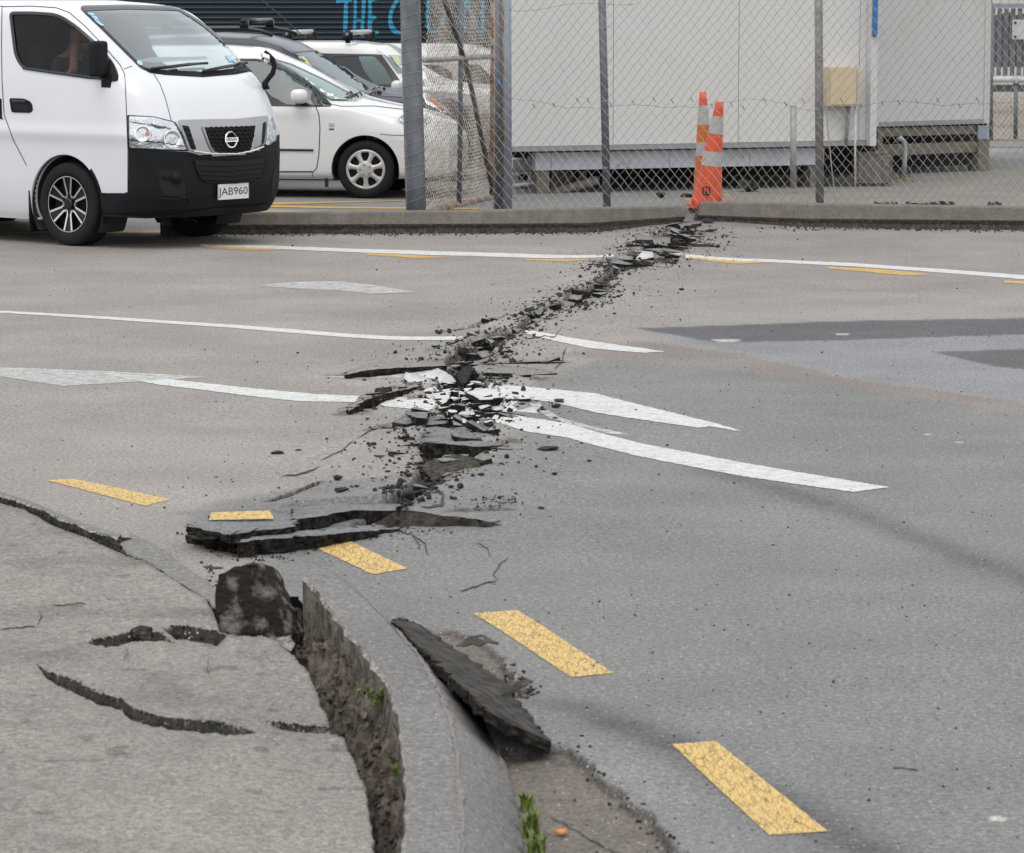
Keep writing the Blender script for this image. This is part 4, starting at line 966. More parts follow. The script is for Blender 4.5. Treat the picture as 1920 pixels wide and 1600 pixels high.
# dark fibrous clods where the crack meets the far kerb
for i, (a, b, c) in enumerate([(1300,428,46), (1326,424,34), (1285,436,30), (1335,441,26)]):
    chunk(a, b, c, ['large dark clod against the break in the far kerb', 'clod right of the large one at the far kerb break', 'clod left of the large one at the far kerb break', 'flat clod in front of the far kerb break'][i], k=i * 2, asp=.5, cat='asphalt chunk')
# white crushed bottle in the far rubble
slab('plastic_scrap', [(1240,473,.05),(1246,468,.10),(1252,470,.08),(1257,476,.04),(1250,479,.03)], .01, [M['chip'], M['chip']], 'pale scrap of plastic standing in the far rubble of the crack', 'plastic scrap', seed=60, jag=.002)

# ------------------------------------------------------------------ weeds
M['leaf'] = mat('weed_leaf', (.09, .12, .022), .6, col2=(.20, .12, .035), thr=(.5, .7), scale=30)
M['leaf2'] = mat('grass_blade', (.12, .17, .03), .6, var=.3, scale=20)
def weed(px, py, z, n, h, spread, label, m='leaf', name='weed', lsz=.016, seed=0, blade=False):
    rr = random.Random(seed); b = at_z(px, py, z); t = thing(name, label, 'weed', b); st_ = MB(); lf = MB()
    for i in range(n):
        a = rr.uniform(0, 6.28); d = Vector((math.cos(a) * spread * rr.uniform(.3, 1), math.sin(a) * spread * rr.uniform(.3, 1), h * rr.uniform(.5, 1)))
        b0 = b + Vector((rr.uniform(-.4, .4) * spread, rr.uniform(-.4, .4) * spread, -.01))
        pts = [b0, b0 + Vector((d.x * .3, d.y * .3, d.z * .65)), b0 + d]
        if blade: 
            w_ = .0035; sd_ = Vector((-math.sin(a), math.cos(a), 0)) * w_
            lf.add([pts[0] - sd_, pts[0] + sd_, pts[1] + sd_, pts[1] - sd_, pts[2]], [(0, 1, 2, 3), (3, 2, 4)])
        else:
            st_.tube(pts, .0012, 3)
            for k in range(5):
                p = pts[0].lerp(pts[2], .35 + .16 * k) ; u_ = Vector((rr.gauss(0, 1), rr.gauss(0, 1), rr.gauss(.3, .6))).normalized() * lsz * rr.uniform(.6, 1.2); v_ = u_.cross(Vector((rr.gauss(0, 1), rr.gauss(0, 1), 1))).normalized() * lsz * .32
                lf.add([p, p + u_ * .5 + v_, p + u_, p + u_ * .5 - v_], [(0, 1, 2, 3)])
    lf.build('leaves', M[m], t)
    if st_.v: st_.build('stems', M['leaf2'], t)
weed(706,1318,.075,14,.07,.035, 'leafy weed with reddish tips growing in the top edge of the torn kerb', seed=1)
weed(690,1312,.04,5,.04,.03, 'small sprig just left of the leafy weed on the kerb edge', seed=2)
weed(744,1452,.06,6,.05,.012, 'little green weed against the kerb edge near the bottom', m='leaf2', seed=3, lsz=.013)
weed(566,1190,-.06,8,.11,.02, 'green grass blades in the dark hole beside the standing block', m='leaf2', seed=4, blade=True)
weed(556,1205,-.02,8,.04,.02, 'pale green weed at the foot of the standing block', m='leaf2', seed=5, lsz=.022)
weed(988,1512,-.02,26,.06,.035, 'grass tuft in the joint outside the foreground kerb', m='leaf2', seed=6, blade=True)
weed(997,1560,-.02,40,.075,.045, 'grass tuft nearest the bottom edge outside the foreground kerb', m='leaf2', seed=7, blade=True)
weed(1006,1602,-.02,36,.08,.045, 'grass tuft at the very bottom edge outside the foreground kerb', m='leaf2', seed=8, blade=True)
M['oleaf'] = mat('orange_leaf', (.62, .22, .05), .6)
slab('fallen_leaf', [(1038,1558,-.018),(1045,1553,-.014),(1060,1553,-.014),(1064,1558,-.018),(1052,1562,-.018)], .004, [M['oleaf'], M['oleaf']], 'small orange leaf lying on the exposed base by the kerb', 'leaf', seed=70, jag=.001)
# ================================================================== VEHICLES
M['vanwhite'] = mat('white_van_paint', (.63, .64, .665), .30, var=.015, scale=1.5, coat=.5, spec=.5)
M['carwhite'] = mat('white_car_paint', (.63, .63, .62), .25, var=.02, scale=1.5, coat=.6)
M['darkblue'] = mat('dark_blue_car_paint', (.018, .019, .040), .28, var=.05, scale=2, coat=.15, spec=.35)
M['silverbody'] = mat('pale_van_paint', (.50, .49, .48), .35, var=.03, scale=2, coat=.4)
M['blackplastic'] = mat('black_bumper_plastic', (.006, .0065, .008), .6, var=.12, scale=5, bump=.0006, bscale=250, spec=.22)
M['blacktrim'] = mat('black_trim', (.012, .012, .013), .35, var=.1)
M['gap'] = mat('panel_gap', (.01, .01, .01), .9)
M['tyre'] = mat('tyre_rubber', (.013, .013, .014), .8, var=.2, scale=12, spec=.2)
M['rimdark'] = mat('dark_alloy', (.02, .02, .022), .3, metal=.6)
M['rimcut'] = mat('machined_alloy', (.62, .60, .56), .28, metal=.85, var=.05)
M['hubcap'] = mat('silver_hubcap', (.46, .45, .43), .38, metal=.35, var=.06, scale=8)
M['chrome'] = mat('chrome', (.75, .75, .76), .12, metal=1, var=.03)
M['silverplastic'] = mat('silver_grille_plastic', (.33, .33, .34), .32, metal=.5, var=.05)
M['interior'] = mat('dark_interior', (.018, .018, .02), .9)
M['seatcloth'] = mat('seat_cloth', (.03, .03, .033), .95, var=.2, scale=30)
M['headlining'] = mat('grey_door_card', (.12, .12, .125), .9)
M['plate'] = mat('number_plate', (.62, .62, .60), .5, var=.05, scale=30)
M['ink'] = mat('black_lettering', (.012, .012, .012), .6)
M['reflector'] = mat('headlamp_reflector', (.62, .63, .64), .14, metal=1, var=.12, scale=26, bump=.012, bscale=22)
M['amber'] = mat('amber_bulb', (.55, .16, .04), .3)
M['glassdark'] = glass_mat('tinted_side_glass', (.45, .46, .47), -.014)
M['glasswind'] = glass_mat('windscreen_glass', (.45, .56, .57), .22)
M['glasswindc'] = glass_mat('car_windscreen_glass', (.45, .55, .54), .10, grz=.35)
M['glasscar'] = glass_mat('green_car_glass', (.42, .52, .51), .03, grz=.4)
M['lampglass'] = glass_mat('headlamp_lens', (.92, .93, .94), .04)
M['sticker'] = mat('window_sticker', (.45, .60, .66), .6, col2=(.08, .30, .50), thr=(.5, .55), scale=40)
M['stickery'] = mat('yellow_window_sticker', (.55, .55, .10), .6, col2=(.4, .5, .55), thr=(.5, .55), scale=40)

class Vehicle:
    """local axes: x forward, y left, z up; origin on the ground under the front axle on the centre line"""
    def __init__(s, name, label, group, near_px, gz, ang, halfw, heading=1):
        # near_px: pixel of the ground contact of the near front wheel
        s.gz = gz; c, n = math.cos(R(ang)), math.sin(R(ang))
        s.f = Vector((c, -n, 0)); s.l = Vector((n, c, 0))
        P = at_z(near_px[0], near_px[1], gz); s.o = P + s.l * halfw
        s.t = thing(name, label, 'van' if 'van' in name else 'car', s.o, group); s.t.rotation_euler = (0, 0, 0)
    def w(s, p): return s.o + s.f * p[0] + s.l * p[1] + Vector((0, 0, p[2]))
    def loc(s, P): d = Vector(P) - s.o; return (d.dot(s.f), d.dot(s.l), d.z)
    def mir(s, P): x, y, z = s.loc(P); return s.w((x, -y, z))
def hit(v, px, py, off=0):
    d = ray(px, py).normalized(); h = v.bvh.ray_cast(CAM, d)
    if h[0] is None:
        best = None
        t0 = (v.o - CAM).length
        for k in range(-20, 21):
            p = CAM + d * (t0 + k * .12); q_ = v.bvh.find_nearest(p)
            if best is None or q_[3] < best[3]: best = q_
        h = best
    n = h[1]; n = n if n.dot(d) < 0 else -n
    return h[0] + n * off, n
def patch(v, name, poly, mat_, off=.004, thick=.006, step=7, parent=None, mirror=False, smooth=True, holes=None):
    bm = bmesh.new(); rings = [[Vector((a, b, 0)) for a, b in poly]] + [[Vector((a, b, 0)) for a, b in h] for h in (holes or [])]
    vs = [bm.verts.new(p) for r_ in rings for p in r_]
    for t in tessellate_polygon(rings):
        try: bm.faces.new([vs[i] for i in t])
        except ValueError: pass
    for ax in (0, 1):
        lo = min(p[ax] for p in poly); hi = max(p[ax] for p in poly)
        for c in np.arange(lo + step / 2, hi, step):
            bmesh.ops.bisect_plane(bm, geom=bm.verts[:] + bm.edges[:] + bm.faces[:], plane_co=(c, 0, 0) if ax == 0 else (0, c, 0), plane_no=(1, 0, 0) if ax == 0 else (0, 1, 0))
    bmesh.ops.remove_doubles(bm, verts=bm.verts, dist=.01)
    bm.verts.index_update(); bnd = [e for e in bm.edges if len(e.link_faces) == 1]
    V = []; Nn = []
    for q_ in bm.verts:
        p, n = hit(v, q_.co.x, q_.co.y, off); V.append(p); Nn.append(n)
    Fc = [[q_.index for q_ in f.verts] for f in bm.faces]; mi = None
    for f in Fc:
        if (V[f[1]] - V[f[0]]).cross(V[f[2]] - V[f[1]]).dot(V[f[0]] - CAM) > 0: f.reverse()
    if thick:
        b0 = len(V); mp = {}
        for e in bnd:
            for q_ in e.verts:
                if q_.index not in mp: mp[q_.index] = len(V); V.append(V[q_.index] - Nn[q_.index] * thick)
            a, b = e.verts[0].index, e.verts[1].index; Fc.append([a, b, mp[b], mp[a]])
    bm.free()
    o = mesh_obj(name, V, Fc, mat_, parent or v.t, smooth)
    if mirror: mesh_obj(name, [v.mir(p) for p in V], [list(reversed(f)) for f in Fc], mat_, parent or v.t, smooth)
    return o
def strip(v, name, pts, wpx, mat_, off=.003, parent=None, closed=False, step=4, mirror=False):
    P = list(pts) + ([pts[0]] if closed else []); Q = resample(P, step); V = []; Fc = []
    for i, q_ in enumerate(Q):
        a = Q[max(0, i - 1)]; b = Q[min(len(Q) - 1, i + 1)]
        if closed and i in (0, len(Q) - 1): a, b = Q[-2], Q[1]
        t = (b - a)[:2]; t /= np.linalg.norm(t) + 1e-9; n = np.array([-t[1], t[0]]); wv = wpx if not callable(wpx) else wpx(i / (len(Q) - 1))
        for sgn in (-.5, 0, .5):
            c = q_[:2] + n * wv * sgn; V.append(hit(v, c[0], c[1], off if sgn else off * 1.3)[0])
        if i: k = 3 * i; Fc += [(k - 3, k - 2, k + 1, k), (k - 2, k - 1, k + 2, k + 1)]
    o = mesh_obj(name, V, Fc, mat_, parent or v.t, True)
    if mirror: mesh_obj(name, [v.mir(p) for p in V], [list(reversed(f)) for f in Fc], mat_, parent or v.t, True)
    return o
def roundpoly(P, r=6, n=4):
    out = []; m = len(P)
    for i in range(m):
        p = np.array(P[i][:2], float); a = np.array(P[i - 1][:2], float); b = np.array(P[(i + 1) % m][:2], float); rr = P[i][2] if len(P[i]) > 2 else r
        u = a - p; w_ = b - p; rr = min(rr, np.linalg.norm(u) * .45, np.linalg.norm(w_) * .45); u = p + u / np.linalg.norm(u) * rr; w_ = p + w_ / np.linalg.norm(w_) * rr
        for k in range(n + 1):
            t = k / n; out.append(tuple((1 - t) ** 2 * u + 2 * t * (1 - t) * p + t * t * w_))
    return out
def wheel(v, x, side, r, rim, width, kind, far=False, spin=0.0):
    """side -1 = right (camera) side"""
    hw = v.hw; c = v.w((x, side * (hw - width / 2 - .02), r)); w_ = bpy.data.objects.new('wheel', None); COL.objects.link(w_); w_.empty_display_size = .1
    w_.parent = v.t; w_.location = c - wl(v.t); WLOC[w_.name] = c.copy()
    def P(rad, a, y): return c + v.f * math.cos(a) * rad + Vector((0, 0, 1)) * math.sin(a) * rad + v.l * side * y
    n = 48
    prof = [(rim * .98, -width / 2 + .01), (rim + .02, -width / 2), (r - .03, -width / 2), (r, -width / 2 + .025), (r, 0), (r, width / 2 - .025), (r - .012, width / 2 - .01), (r - .03, width / 2), (rim + .03, width / 2 + .004), (rim + .008, width / 2 - .004), (rim * .99, width / 2 - .012)]
    V = [P(a, 2 * math.pi * k / n, y) for k in range(n) for a, y in prof]; K = len(prof)
    Fc = [(k * K + j, ((k + 1) % n) * K + j, ((k + 1) % n) * K + j + 1, k * K + j + 1) for k in range(n) for j in range(K - 1)]
    # tread grooves as blocks
    mesh_obj('tyre', V, Fc, M['tyre'], w_, True)
    def disc(rad, y, m_, name, r0=0):
        V = [P(rad, 2 * math.pi * k / n, y) for k in range(n)]
        if r0: V += [P(r0, 2 * math.pi * k / n, y) for k in range(n)]; Fc = [(k, (k + 1) % n, n + (k + 1) % n, n + k) for k in range(n)]
        else: Fc = [tuple(range(n))]
        return mesh_obj(name, V, Fc, m_, w_)
    mb = MB()
    if kind == 'alloy':
        disc(rim * .98, width / 2 - .09, M['interior'], 'brake')
        # barrel
        V = [P(rim * .985, 2 * math.pi * k / n, y) for k in range(n) for y in (width / 2 - .09, width / 2 - .008)]
        mesh_obj('barrel', V, [(2 * k, 2 * ((k + 1) % n), 2 * ((k + 1) % n) + 1, 2 * k + 1) for k in range(n)], M['rimdark'], w_, True)
        lip = [P(a, 2 * math.pi * k / n, width / 2 - .004) for k in range(n) for a in (rim * .945, rim * .975)]
        mesh_obj('rim_edge', lip, [(2 * k, 2 * ((k + 1) % n), 2 * ((k + 1) % n) + 1, 2 * k + 1) for k in range(n)], M['rimcut'], w_)
        rim_ = MB(); cut = MB()
        for s_ in range(6):
            a0 = spin + s_ * math.pi / 3
            # dark wide spoke with two bright machined edges
            for sg in (-1, 1):
                pass
            A = [P(.05, a0 - .5, width / 2 - .03), P(rim * .95, a0 - .20, width / 2 - .012), P(rim * .95, a0 + .20, width / 2 - .012), P(.05, a0 + .5, width / 2 - .03)]
            B = [P(.05, a0 - .5, width / 2 - .06), P(rim * .95, a0 - .20, width / 2 - .05), P(rim * .95, a0 + .20, width / 2 - .05), P(.05, a0 + .5, width / 2 - .06)]
            rim_.add(A + B, [(0, 1, 2, 3), (0, 4, 5, 1), (3, 2, 6, 7)])
            for sg in (-1, 1):
                e = [P(.045, a0 + sg * .62, width / 2 - .026), P(.09, a0 + sg * .30, width / 2 - .018), P(rim * .93, a0 + sg * .245, width / 2 - .004), P(rim * .93, a0 + sg * .165, width / 2 - .004), P(.09, a0 + sg * .12, width / 2 - .018)]
                cut.add(e, [(0, 1, 2, 3, 4)])
                tipv = [P(rim * .955, a0 + sg * .25, width / 2 - .003), P(rim * .90, a0 + sg * .25, width / 2 - .003), P(rim * .90, a0 + sg * .05, width / 2 - .003), P(rim * .955, a0 + sg * .05, width / 2 - .003)]
        rim_.build('spokes', M['rimdark'], w_); cut.build('machined_spoke_edges', M['rimcut'], w_)
        V = [P(.048, 2 * math.pi * k / 16, width / 2 - .012) for k in range(16)] + [P(.035, 2 * math.pi * k / 16, width / 2 - .002) for k in range(16)]
        mesh_obj('hub', V, [(k, (k + 1) % 16, 16 + (k + 1) % 16, 16 + k) for k in range(16)] + [tuple(range(16, 32))], M['rimdark'], w_)
        for k in range(6): mb = MB(); mb.tube([P(.07, spin + .52 + k * math.pi / 3, width / 2 - .05), P(.07, spin + .52 + k * math.pi / 3, width / 2 - .02)], .007, 8); mb.build('wheel_nut', M['rimcut'], w_)
    else:
        disc(rim, width / 2 - .045, M['interior'], 'brake')
        # hubcap: outer ring, 7 broad fingers and domed centre
        n2 = 7; V = []; Fc = []
        ring_ = [(rim * 1.0, -.004), (rim * .985, .006), (rim * .90, .008), (rim * .86, 0)]
        V = [P(a, 2 * math.pi * k / n, width / 2 - .004 + y) for k in range(n) for a, y in ring_]
        Fc = [(k * 4 + j, ((k + 1) % n) * 4 + j, ((k + 1) % n) * 4 + j + 1, k * 4 + j + 1) for k in range(n) for j in range(3)]
        for s_ in range(n2):
            a0 = spin + 2 * math.pi * s_ / n2; b0 = len(V)
            for rad, hwid, y in ((rim * .40, .36, .020), (rim * .55, .20, .020), (rim * .75, .17, .016), (rim * .93, .26, .006)):
                V += [P(rad, a0 - hwid, width / 2 + y - .016), P(rad, a0 - hwid * .75, width / 2 + y - .004), P(rad, a0 + hwid * .75, width / 2 + y - .004), P(rad, a0 + hwid, width / 2 + y - .016)]
            for q_ in range(3):
                for j in range(3): Fc.append((b0 + 4 * q_ + j, b0 + 4 * q_ + j + 1, b0 + 4 * q_ + j + 5, b0 + 4 * q_ + j + 4))
        b0 = len(V)
        cp = [(rim * .43, .010), (rim * .38, .017), (rim * .2, .020), (.001, .021)]
        V += [P(a, 2 * math.pi * k / n, width / 2 + y) for k in range(n) for a, y in cp]
        Fc += [(b0 + k * 4 + j, b0 + ((k + 1) % n) * 4 + j, b0 + ((k + 1) % n) * 4 + j + 1, b0 + k * 4 + j + 1) for k in range(n) for j in range(3)]
        mesh_obj('hubcap', V, Fc, M['hubcap'], w_, True)
        for k in range(5): a = spin + .3 + k * 2 * math.pi / 5; mb = MB(); mb.tube([P(.052, a, width / 2 + .01), P(.052, a, width / 2 + .028)], .009, 8); mb.build('wheel_nut', M['chrome'], w_)
    return w_
def add_box(v, mb, c, d, m=0):
    Mx = Matrix((v.f, v.l, Vector((0, 0, 1)))).transposed(); mb.box(v.w(c), d, Mx, m)
def centres(v, faces, V):
    A = np.array([tuple(p) for p in V]); C = np.array([A[list(f)].mean(0) for f in faces]); D = C - np.array(v.o)
    f_, l_ = np.array(v.f), np.array(v.l); L = np.stack([D @ f_, D @ l_, D[:, 2]], 1)
    Mm = C - 2 * L[:, 1:2] * l_[None, :]; return C, Mm, L
def proj_np(C):
    x, y, z = C[:, 0], C[:, 1], C[:, 2] - CAM_H; dep = y * CP - z * SP; up = y * SP + z * CP; return 960 + F * x / dep, 800 - F * up / dep
def holes_in(v, polys, faces, V, inside=3):
    """drop body faces that project into the window outlines, on both sides"""
    C, Mm, L = centres(v, faces, V); keepf = np.ones(len(faces), bool)
    pc, pm = proj_np(C), proj_np(Mm)
    for poly, fn in polys:
        both = fn((-1, -1, 1)); ok = np.array([bool(fn(l)) for l in L]); keepf &= ~(ok & in_poly(pc[0], pc[1], poly))
        if both: ok = np.array([bool(fn((l[0], -l[1], l[2]))) for l in L]); keepf &= ~(ok & in_poly(pm[0], pm[1], poly))
    return keepf
def text_mesh(txt, size):
    cu = bpy.data.curves.new('t', 'FONT'); cu.body = txt; cu.size = size; cu.align_x = 'CENTER'; cu.align_y = 'CENTER'; cu.resolution_u = 3
    o = bpy.data.objects.new('t', cu); COL.objects.link(o); bpy.context.view_layer.update()
    me = bpy.data.meshes.new_from_object(o.evaluated_get(bpy.context.evaluated_depsgraph_get()))
    V = [v_.co.copy() for v_ in me.vertices]; Fc = [list(p.vertices) for p in me.polygons]; bpy.data.objects.remove(o); bpy.data.curves.remove(cu); return V, Fc
def person_mesh(name, joints, edges, radii, mats, label, root=0):
    me = bpy.data.meshes.new(name); b0 = Vector(joints[0]); me.from_pydata([Vector(j) - b0 for j in joints], edges, [])
    o = bpy.data.objects.new(name, me); COL.objects.link(o); o.location = b0; WLOC[o.name] = b0.copy()
    sk = o.modifiers.new('skin', 'SKIN'); sd_ = me.skin_vertices[0].data if me.skin_vertices else None
    if sd_ is None:
        bm = bmesh.new(); bm.from_mesh(me); bm.verts.layers.skin.verify(); bm.to_mesh(me); bm.free(); sd_ = me.skin_vertices[0].data
    for i, r_ in enumerate(radii): sd_[i].radius = (r_, r_) if not isinstance(r_, tuple) else r_; sd_[i].use_root = (i == root)
    ss = o.modifiers.new('s', 'SUBSURF'); ss.levels = 2; ss.render_levels = 2
    bpy.context.view_layer.update()
    m2 = bpy.data.meshes.new_from_object(o.evaluated_get(bpy.context.evaluated_depsgraph_get())); o.modifiers.clear(); o.data = m2
    for m_ in mats: m2.materials.append(m_)
    m2.polygons.foreach_set('use_smooth', [True] * len(m2.polygons)); tag(o, label, 'person'); return o, m2

def arch_pt(v, x, sgn, z, yo):
    P = v.w((x, sgn * (v.hw + .05), z)); D = v.l * -sgn; h = v.bvh.ray_cast(P, D)
    return (h[0] if h[0] is not None else v.w((x, sgn * v.hw * .97, z))) - D * yo
# ---------------------------------------------------------------- white van
van = Vehicle('delivery_van', 'white van with black front bumper and tinted side window, at the left of the road', None, (124, 462), 0.0, 39, .85)
van.hw = .85
zs = [.20,.24,.32,.42,.50,.60,.75,.90,.98,1.05,1.12,1.20,1.28,1.36,1.42,1.50,1.60,1.70,1.80,1.88,1.93,1.965,1.985,1.995]
xf = [.86,.98,1.06,1.10,1.115,1.12,1.115,1.10,1.075,1.05,1.02,.98,.93,.86,.78,.68,.555,.43,.30,.185,.08,-.06,-.30,-.7]
hw = [.80,.825,.84,.848,.85,.85,.85,.85,.85,.848,.845,.84,.835,.828,.82,.81,.795,.78,.76,.735,.705,.655,.56,.38]
corner = [.45,.5,.55,.55,.55,.55,.52,.5,.5,.5,.5,.5,.5,.5,.48,.46,.44,.42,.42,.42,.45,.5,.5,.45]
zz = np.concatenate([np.arange(.20, 1.0, .014), np.arange(1.0, 1.9, .012), np.arange(1.9, 1.996, .008)])
def vi(t, z):   # smooth interpolation
    return float(np.interp(z, zs, t))
def smooth_tab(t):
    g = np.linspace(zs[0], zs[-1], 400); a = np.interp(g, zs, t); k = np.exp(-np.linspace(-2, 2, 25) ** 2); k /= k.sum(); b = np.convolve(np.pad(a, 12, mode='edge'), k, 'valid'); return g, b
G, XF = smooth_tab(xf); _, HW = smooth_tab(hw); _, CR = smooth_tab(corner)
NS = 190; NF = 80; V = []
xback = -3.45
# one plan outline per height: right side back->front, round the nose, left side front->back
for z in zz:
    x1 = float(np.interp(z, G, XF)); w_ = float(np.interp(z, G, HW)); cr = float(np.interp(z, G, CR)); xb = x1 - cr; nexp = 2.5
    row = []
    crease = .012 * math.exp(-((z - .92) / .06) ** 2) - .010 * sstep(.55, .2, z)
    for i in range(NS): 
        x = xback + (xb - xback) * (i / NS) ** .8; rr = min(1, (x - xback) / .15); row.append((x, -(w_ + crease) * (1 - .05 * (1 - rr) ** 2), z))
    for i in range(NF + 1):
        a = math.pi * i / NF - math.pi / 2; cx, sy = math.cos(a), math.sin(a)
        row.append((xb + cr * abs(cx) ** (2 / nexp), math.copysign((w_ + crease) * abs(sy) ** (2 / nexp), sy), z))
    row += [(p[0], -p[1], p[2]) for p in reversed(row[:NS])]
    V += [van.w(p) for p in row]
nr, nc = len(zz), 2 * NS + NF + 1
Fc = [(i * nc + j, i * nc + j + 1, (i + 1) * nc + j + 1, (i + 1) * nc + j) for i in range(nr - 1) for j in range(nc - 1)]
Fc += [(i * nc + nc - 1, i * nc, (i + 1) * nc, (i + 1) * nc + nc - 1) for i in range(nr - 1)]
tp = (nr - 1) * nc
roof = [tuple(range(tp, tp + nc))]
van.bvh = BVHTree.FromPolygons([tuple(p) for p in V], Fc + roof)
SIDEWIN = roundpoly([(20,25,7),(60,25),(108,28,16),(140,48,20),(186,88,10),(214,124,12),(222,148,8),(170,146),(100,136),(44,128,14),(30,105,20)], 8)
WIND = roundpoly([(150,14,8),(240,12),(330,15,10),(375,42,30),(430,88,20),(472,128,6),(440,135),(380,141),(310,136,20),(268,130,20),(250,112,20),(200,62,20)], 8)
side = lambda l: abs(l[1]) > .6 and l[0] < .75
front = lambda l: l[0] > -.2 and l[2] > 1.3
# second side window further back, outside the frame (kept as body)
kp = holes_in(van, [(SIDEWIN, lambda l: l[1] < -.6 and l[0] < .75), (WIND, lambda l: l[0] > -.35 and l[2] > 1.30)], Fc, V)
mi = []; FF = []
BUMP = [(243,276),(245,290),(300,284),(360,290),(440,293),(500,278),(540,262),(545,400),(400,430),(186,430),(186,363),(240,362)]
C_, Mm_, L_ = centres(van, Fc, V); pc_ = proj_np(C_); inb = in_poly(pc_[0], pc_[1], BUMP)
for f, k, (lx, ly, lz), b in zip(Fc, kp, L_, inb):
    if not k: continue
    if abs(ly) > .55 and any((lx - ax) ** 2 + (lz - .335) ** 2 < .420 ** 2 for ax in (0.0, -2.555)): continue
    if lx > .28 and lz < .262: continue
    b = b and lx > .3 and ly < .87 and lz < .93
    if ly > .3 and lx > .25 and lz < .88: b = b or (lx > .62 or lz < .5)
    FF.append(f); mi.append(1 if b else 0)
FF += roof; mi.append(0)
mesh_obj('body', V, FF, [M['vanwhite'], M['blackplastic']], van.t, True, mi)
# glass and seals
patch(van, 'side_window', SIDEWIN, M['glassdark'], off=-.004, thick=0, step=9, mirror=False)
strip(van, 'window_seal', SIDEWIN, 5.6, M['blacktrim'], off=.005, closed=True)
strip(van, 'window_seal', [(44,128),(100,136.5),(198,149)], 4.5, M['blacktrim'], off=.012)
patch(van, 'windscreen', WIND, M['glasswind'], off=.001, thick=0, step=9)
strip(van, 'windscreen_seal', WIND, 5, M['blacktrim'], off=.005, closed=True)
patch(van, 'screen_top_band', [(152,15),(240,13),(330,16),(338,21),(240,18),(162,21)], M['headlining'], off=.004, thick=0)
patch(van, 'cowl', roundpoly([(268,129),(310,133),(380,136),(440,130),(460,121),(476,133,3),(440,140),(380,145),(310,141),(280,137)], 3), M['blackplastic'], off=.008, thick=.01)
# panel gaps
strip(van, 'door_gap', [(5,13),(60,12),(105,15),(130,24),(160,50),(195,87),(225,122),(234,140),(237,200),(240,280),(240,362)], 1.3, M['gap'])
strip(van, 'door_gap', [(4,13),(3,80),(4,150),(8,215),(25,262),(50,310)], 1.2, M['gap'])
strip(van, 'roof_gap', [(-20,12),(5,12)], 1.1, M['gap'])
strip(van, 'bonnet_gap', [(232,130),(248,124)], 1.0, M['gap'])
strip(van, 'bonnet_gap', [(288,139),(300,158),(310,185),(321,226)], 1.1, M['gap'])
strip(van, 'headlamp_gap', [(240,217),(280,220),(325,230)], 1.3, M['gap'])
strip(van, 'body_gap', [(186,363),(240,363)], 1.5, M['gap'])
patch(van, 'bumper', [(241,280),(300,283),(353,285),(385,294),(430,297),(470,290),(505,277),(514,276),(516,300),(514,370),(495,381),(400,389),(275,400),(192,400),(189,366),(241,366)], M['blackplastic'], off=.003, thick=.002, step=6)
# headlamps
HL = roundpoly([(243,219,2),(290,221),(326,231),(337,252),(349,281,2),(300,280),(244,277,2)], 4)
patch(van, 'headlight_surround', roundpoly([(239,216,2),(290,219),(329,229),(341,250),(353,284,2),(300,283),(240,280,2)], 4), M['blackplastic'], off=.004, thick=.004)
hl = patch(van, 'headlight', HL, M['reflector'], off=.010, thick=.01, step=4)
def bowl(v, px, py, rpx, m_, parent, name, depth=.02):
    c, n = hit(v, px, py, .016); u = n.cross(Vector((0, 0, 1))).normalized(); w_ = n.cross(u); rr = rpx / 228; V = []
    for rad, dz in ((1, .004), (.93, .008), (.8, -.006), (.45, -.012), (.2, -.008)):
        V += [c + (u * math.cos(a) + w_ * math.sin(a)) * rr * rad + n * dz for a in np.linspace(0, 2 * math.pi, 24, endpoint=False)]
    Fc = [(k * 24 + j, k * 24 + (j + 1) % 24, (k + 1) * 24 + (j + 1) % 24, (k + 1) * 24 + j) for k in range(4) for j in range(24)] + [tuple(range(96, 120))]
    return mesh_obj(name, V, Fc, m_, parent, True)
bowl(van, 322, 262, 17, M['chrome'], hl, 'reflector_bowl'); bowl(van, 268, 252, 15, M['chrome'], hl, 'reflector_bowl')
patch(van, 'amber_bulb', [(273,248),(283,248),(284,255),(273,256)], M['amber'], off=.024, thick=.004, parent=hl, step=3)
strip(van, 'bezel_line', [(246,229),(290,236),(320,243)], 2, M['silverplastic'], off=.022, parent=hl)
strip(van, 'bezel_line', [(247,262),(300,267),(345,275)], 2, M['blacktrim'], off=.022, parent=hl)
strip(van, 'bezel_line', [(283,234),(296,240),(310,240)], 3, M['blacktrim'], off=.023, parent=hl)
patch(van, 'lens', HL, M['lampglass'], off=.028, thick=0, step=6, parent=hl)
HR = roundpoly([(500,228),(508,219),(514,236),(516,262),(502,273,2),(497,272)], 3)
h2 = patch(van, 'headlight', HR, M['reflector'], off=.010, thick=.01, step=3); patch(van, 'lens', HR, M['lampglass'], off=.02, thick=0, parent=h2)
# grille
GR = roundpoly([(333,226,3),(380,225),(440,224),(498,218,2),(500,222),(496,270,2),(470,284),(430,291),(375,289),(352,282,2)], 4)
patch(van, 'grille_surround', GR, M['silverplastic'], off=.016, thick=.02, step=6)
for P in ([(339,236),(352,238),(366,281),(357,281)], [(378,240),(425,240),(476,237),(472,262),(466,283),(440,286),(398,286),(390,274)], [(490,232),(496,229),(492,268),(487,274)]):
    g = patch(van, 'grille_opening', roundpoly(P, 2), M['gap'], off=.019, thick=0, step=6)
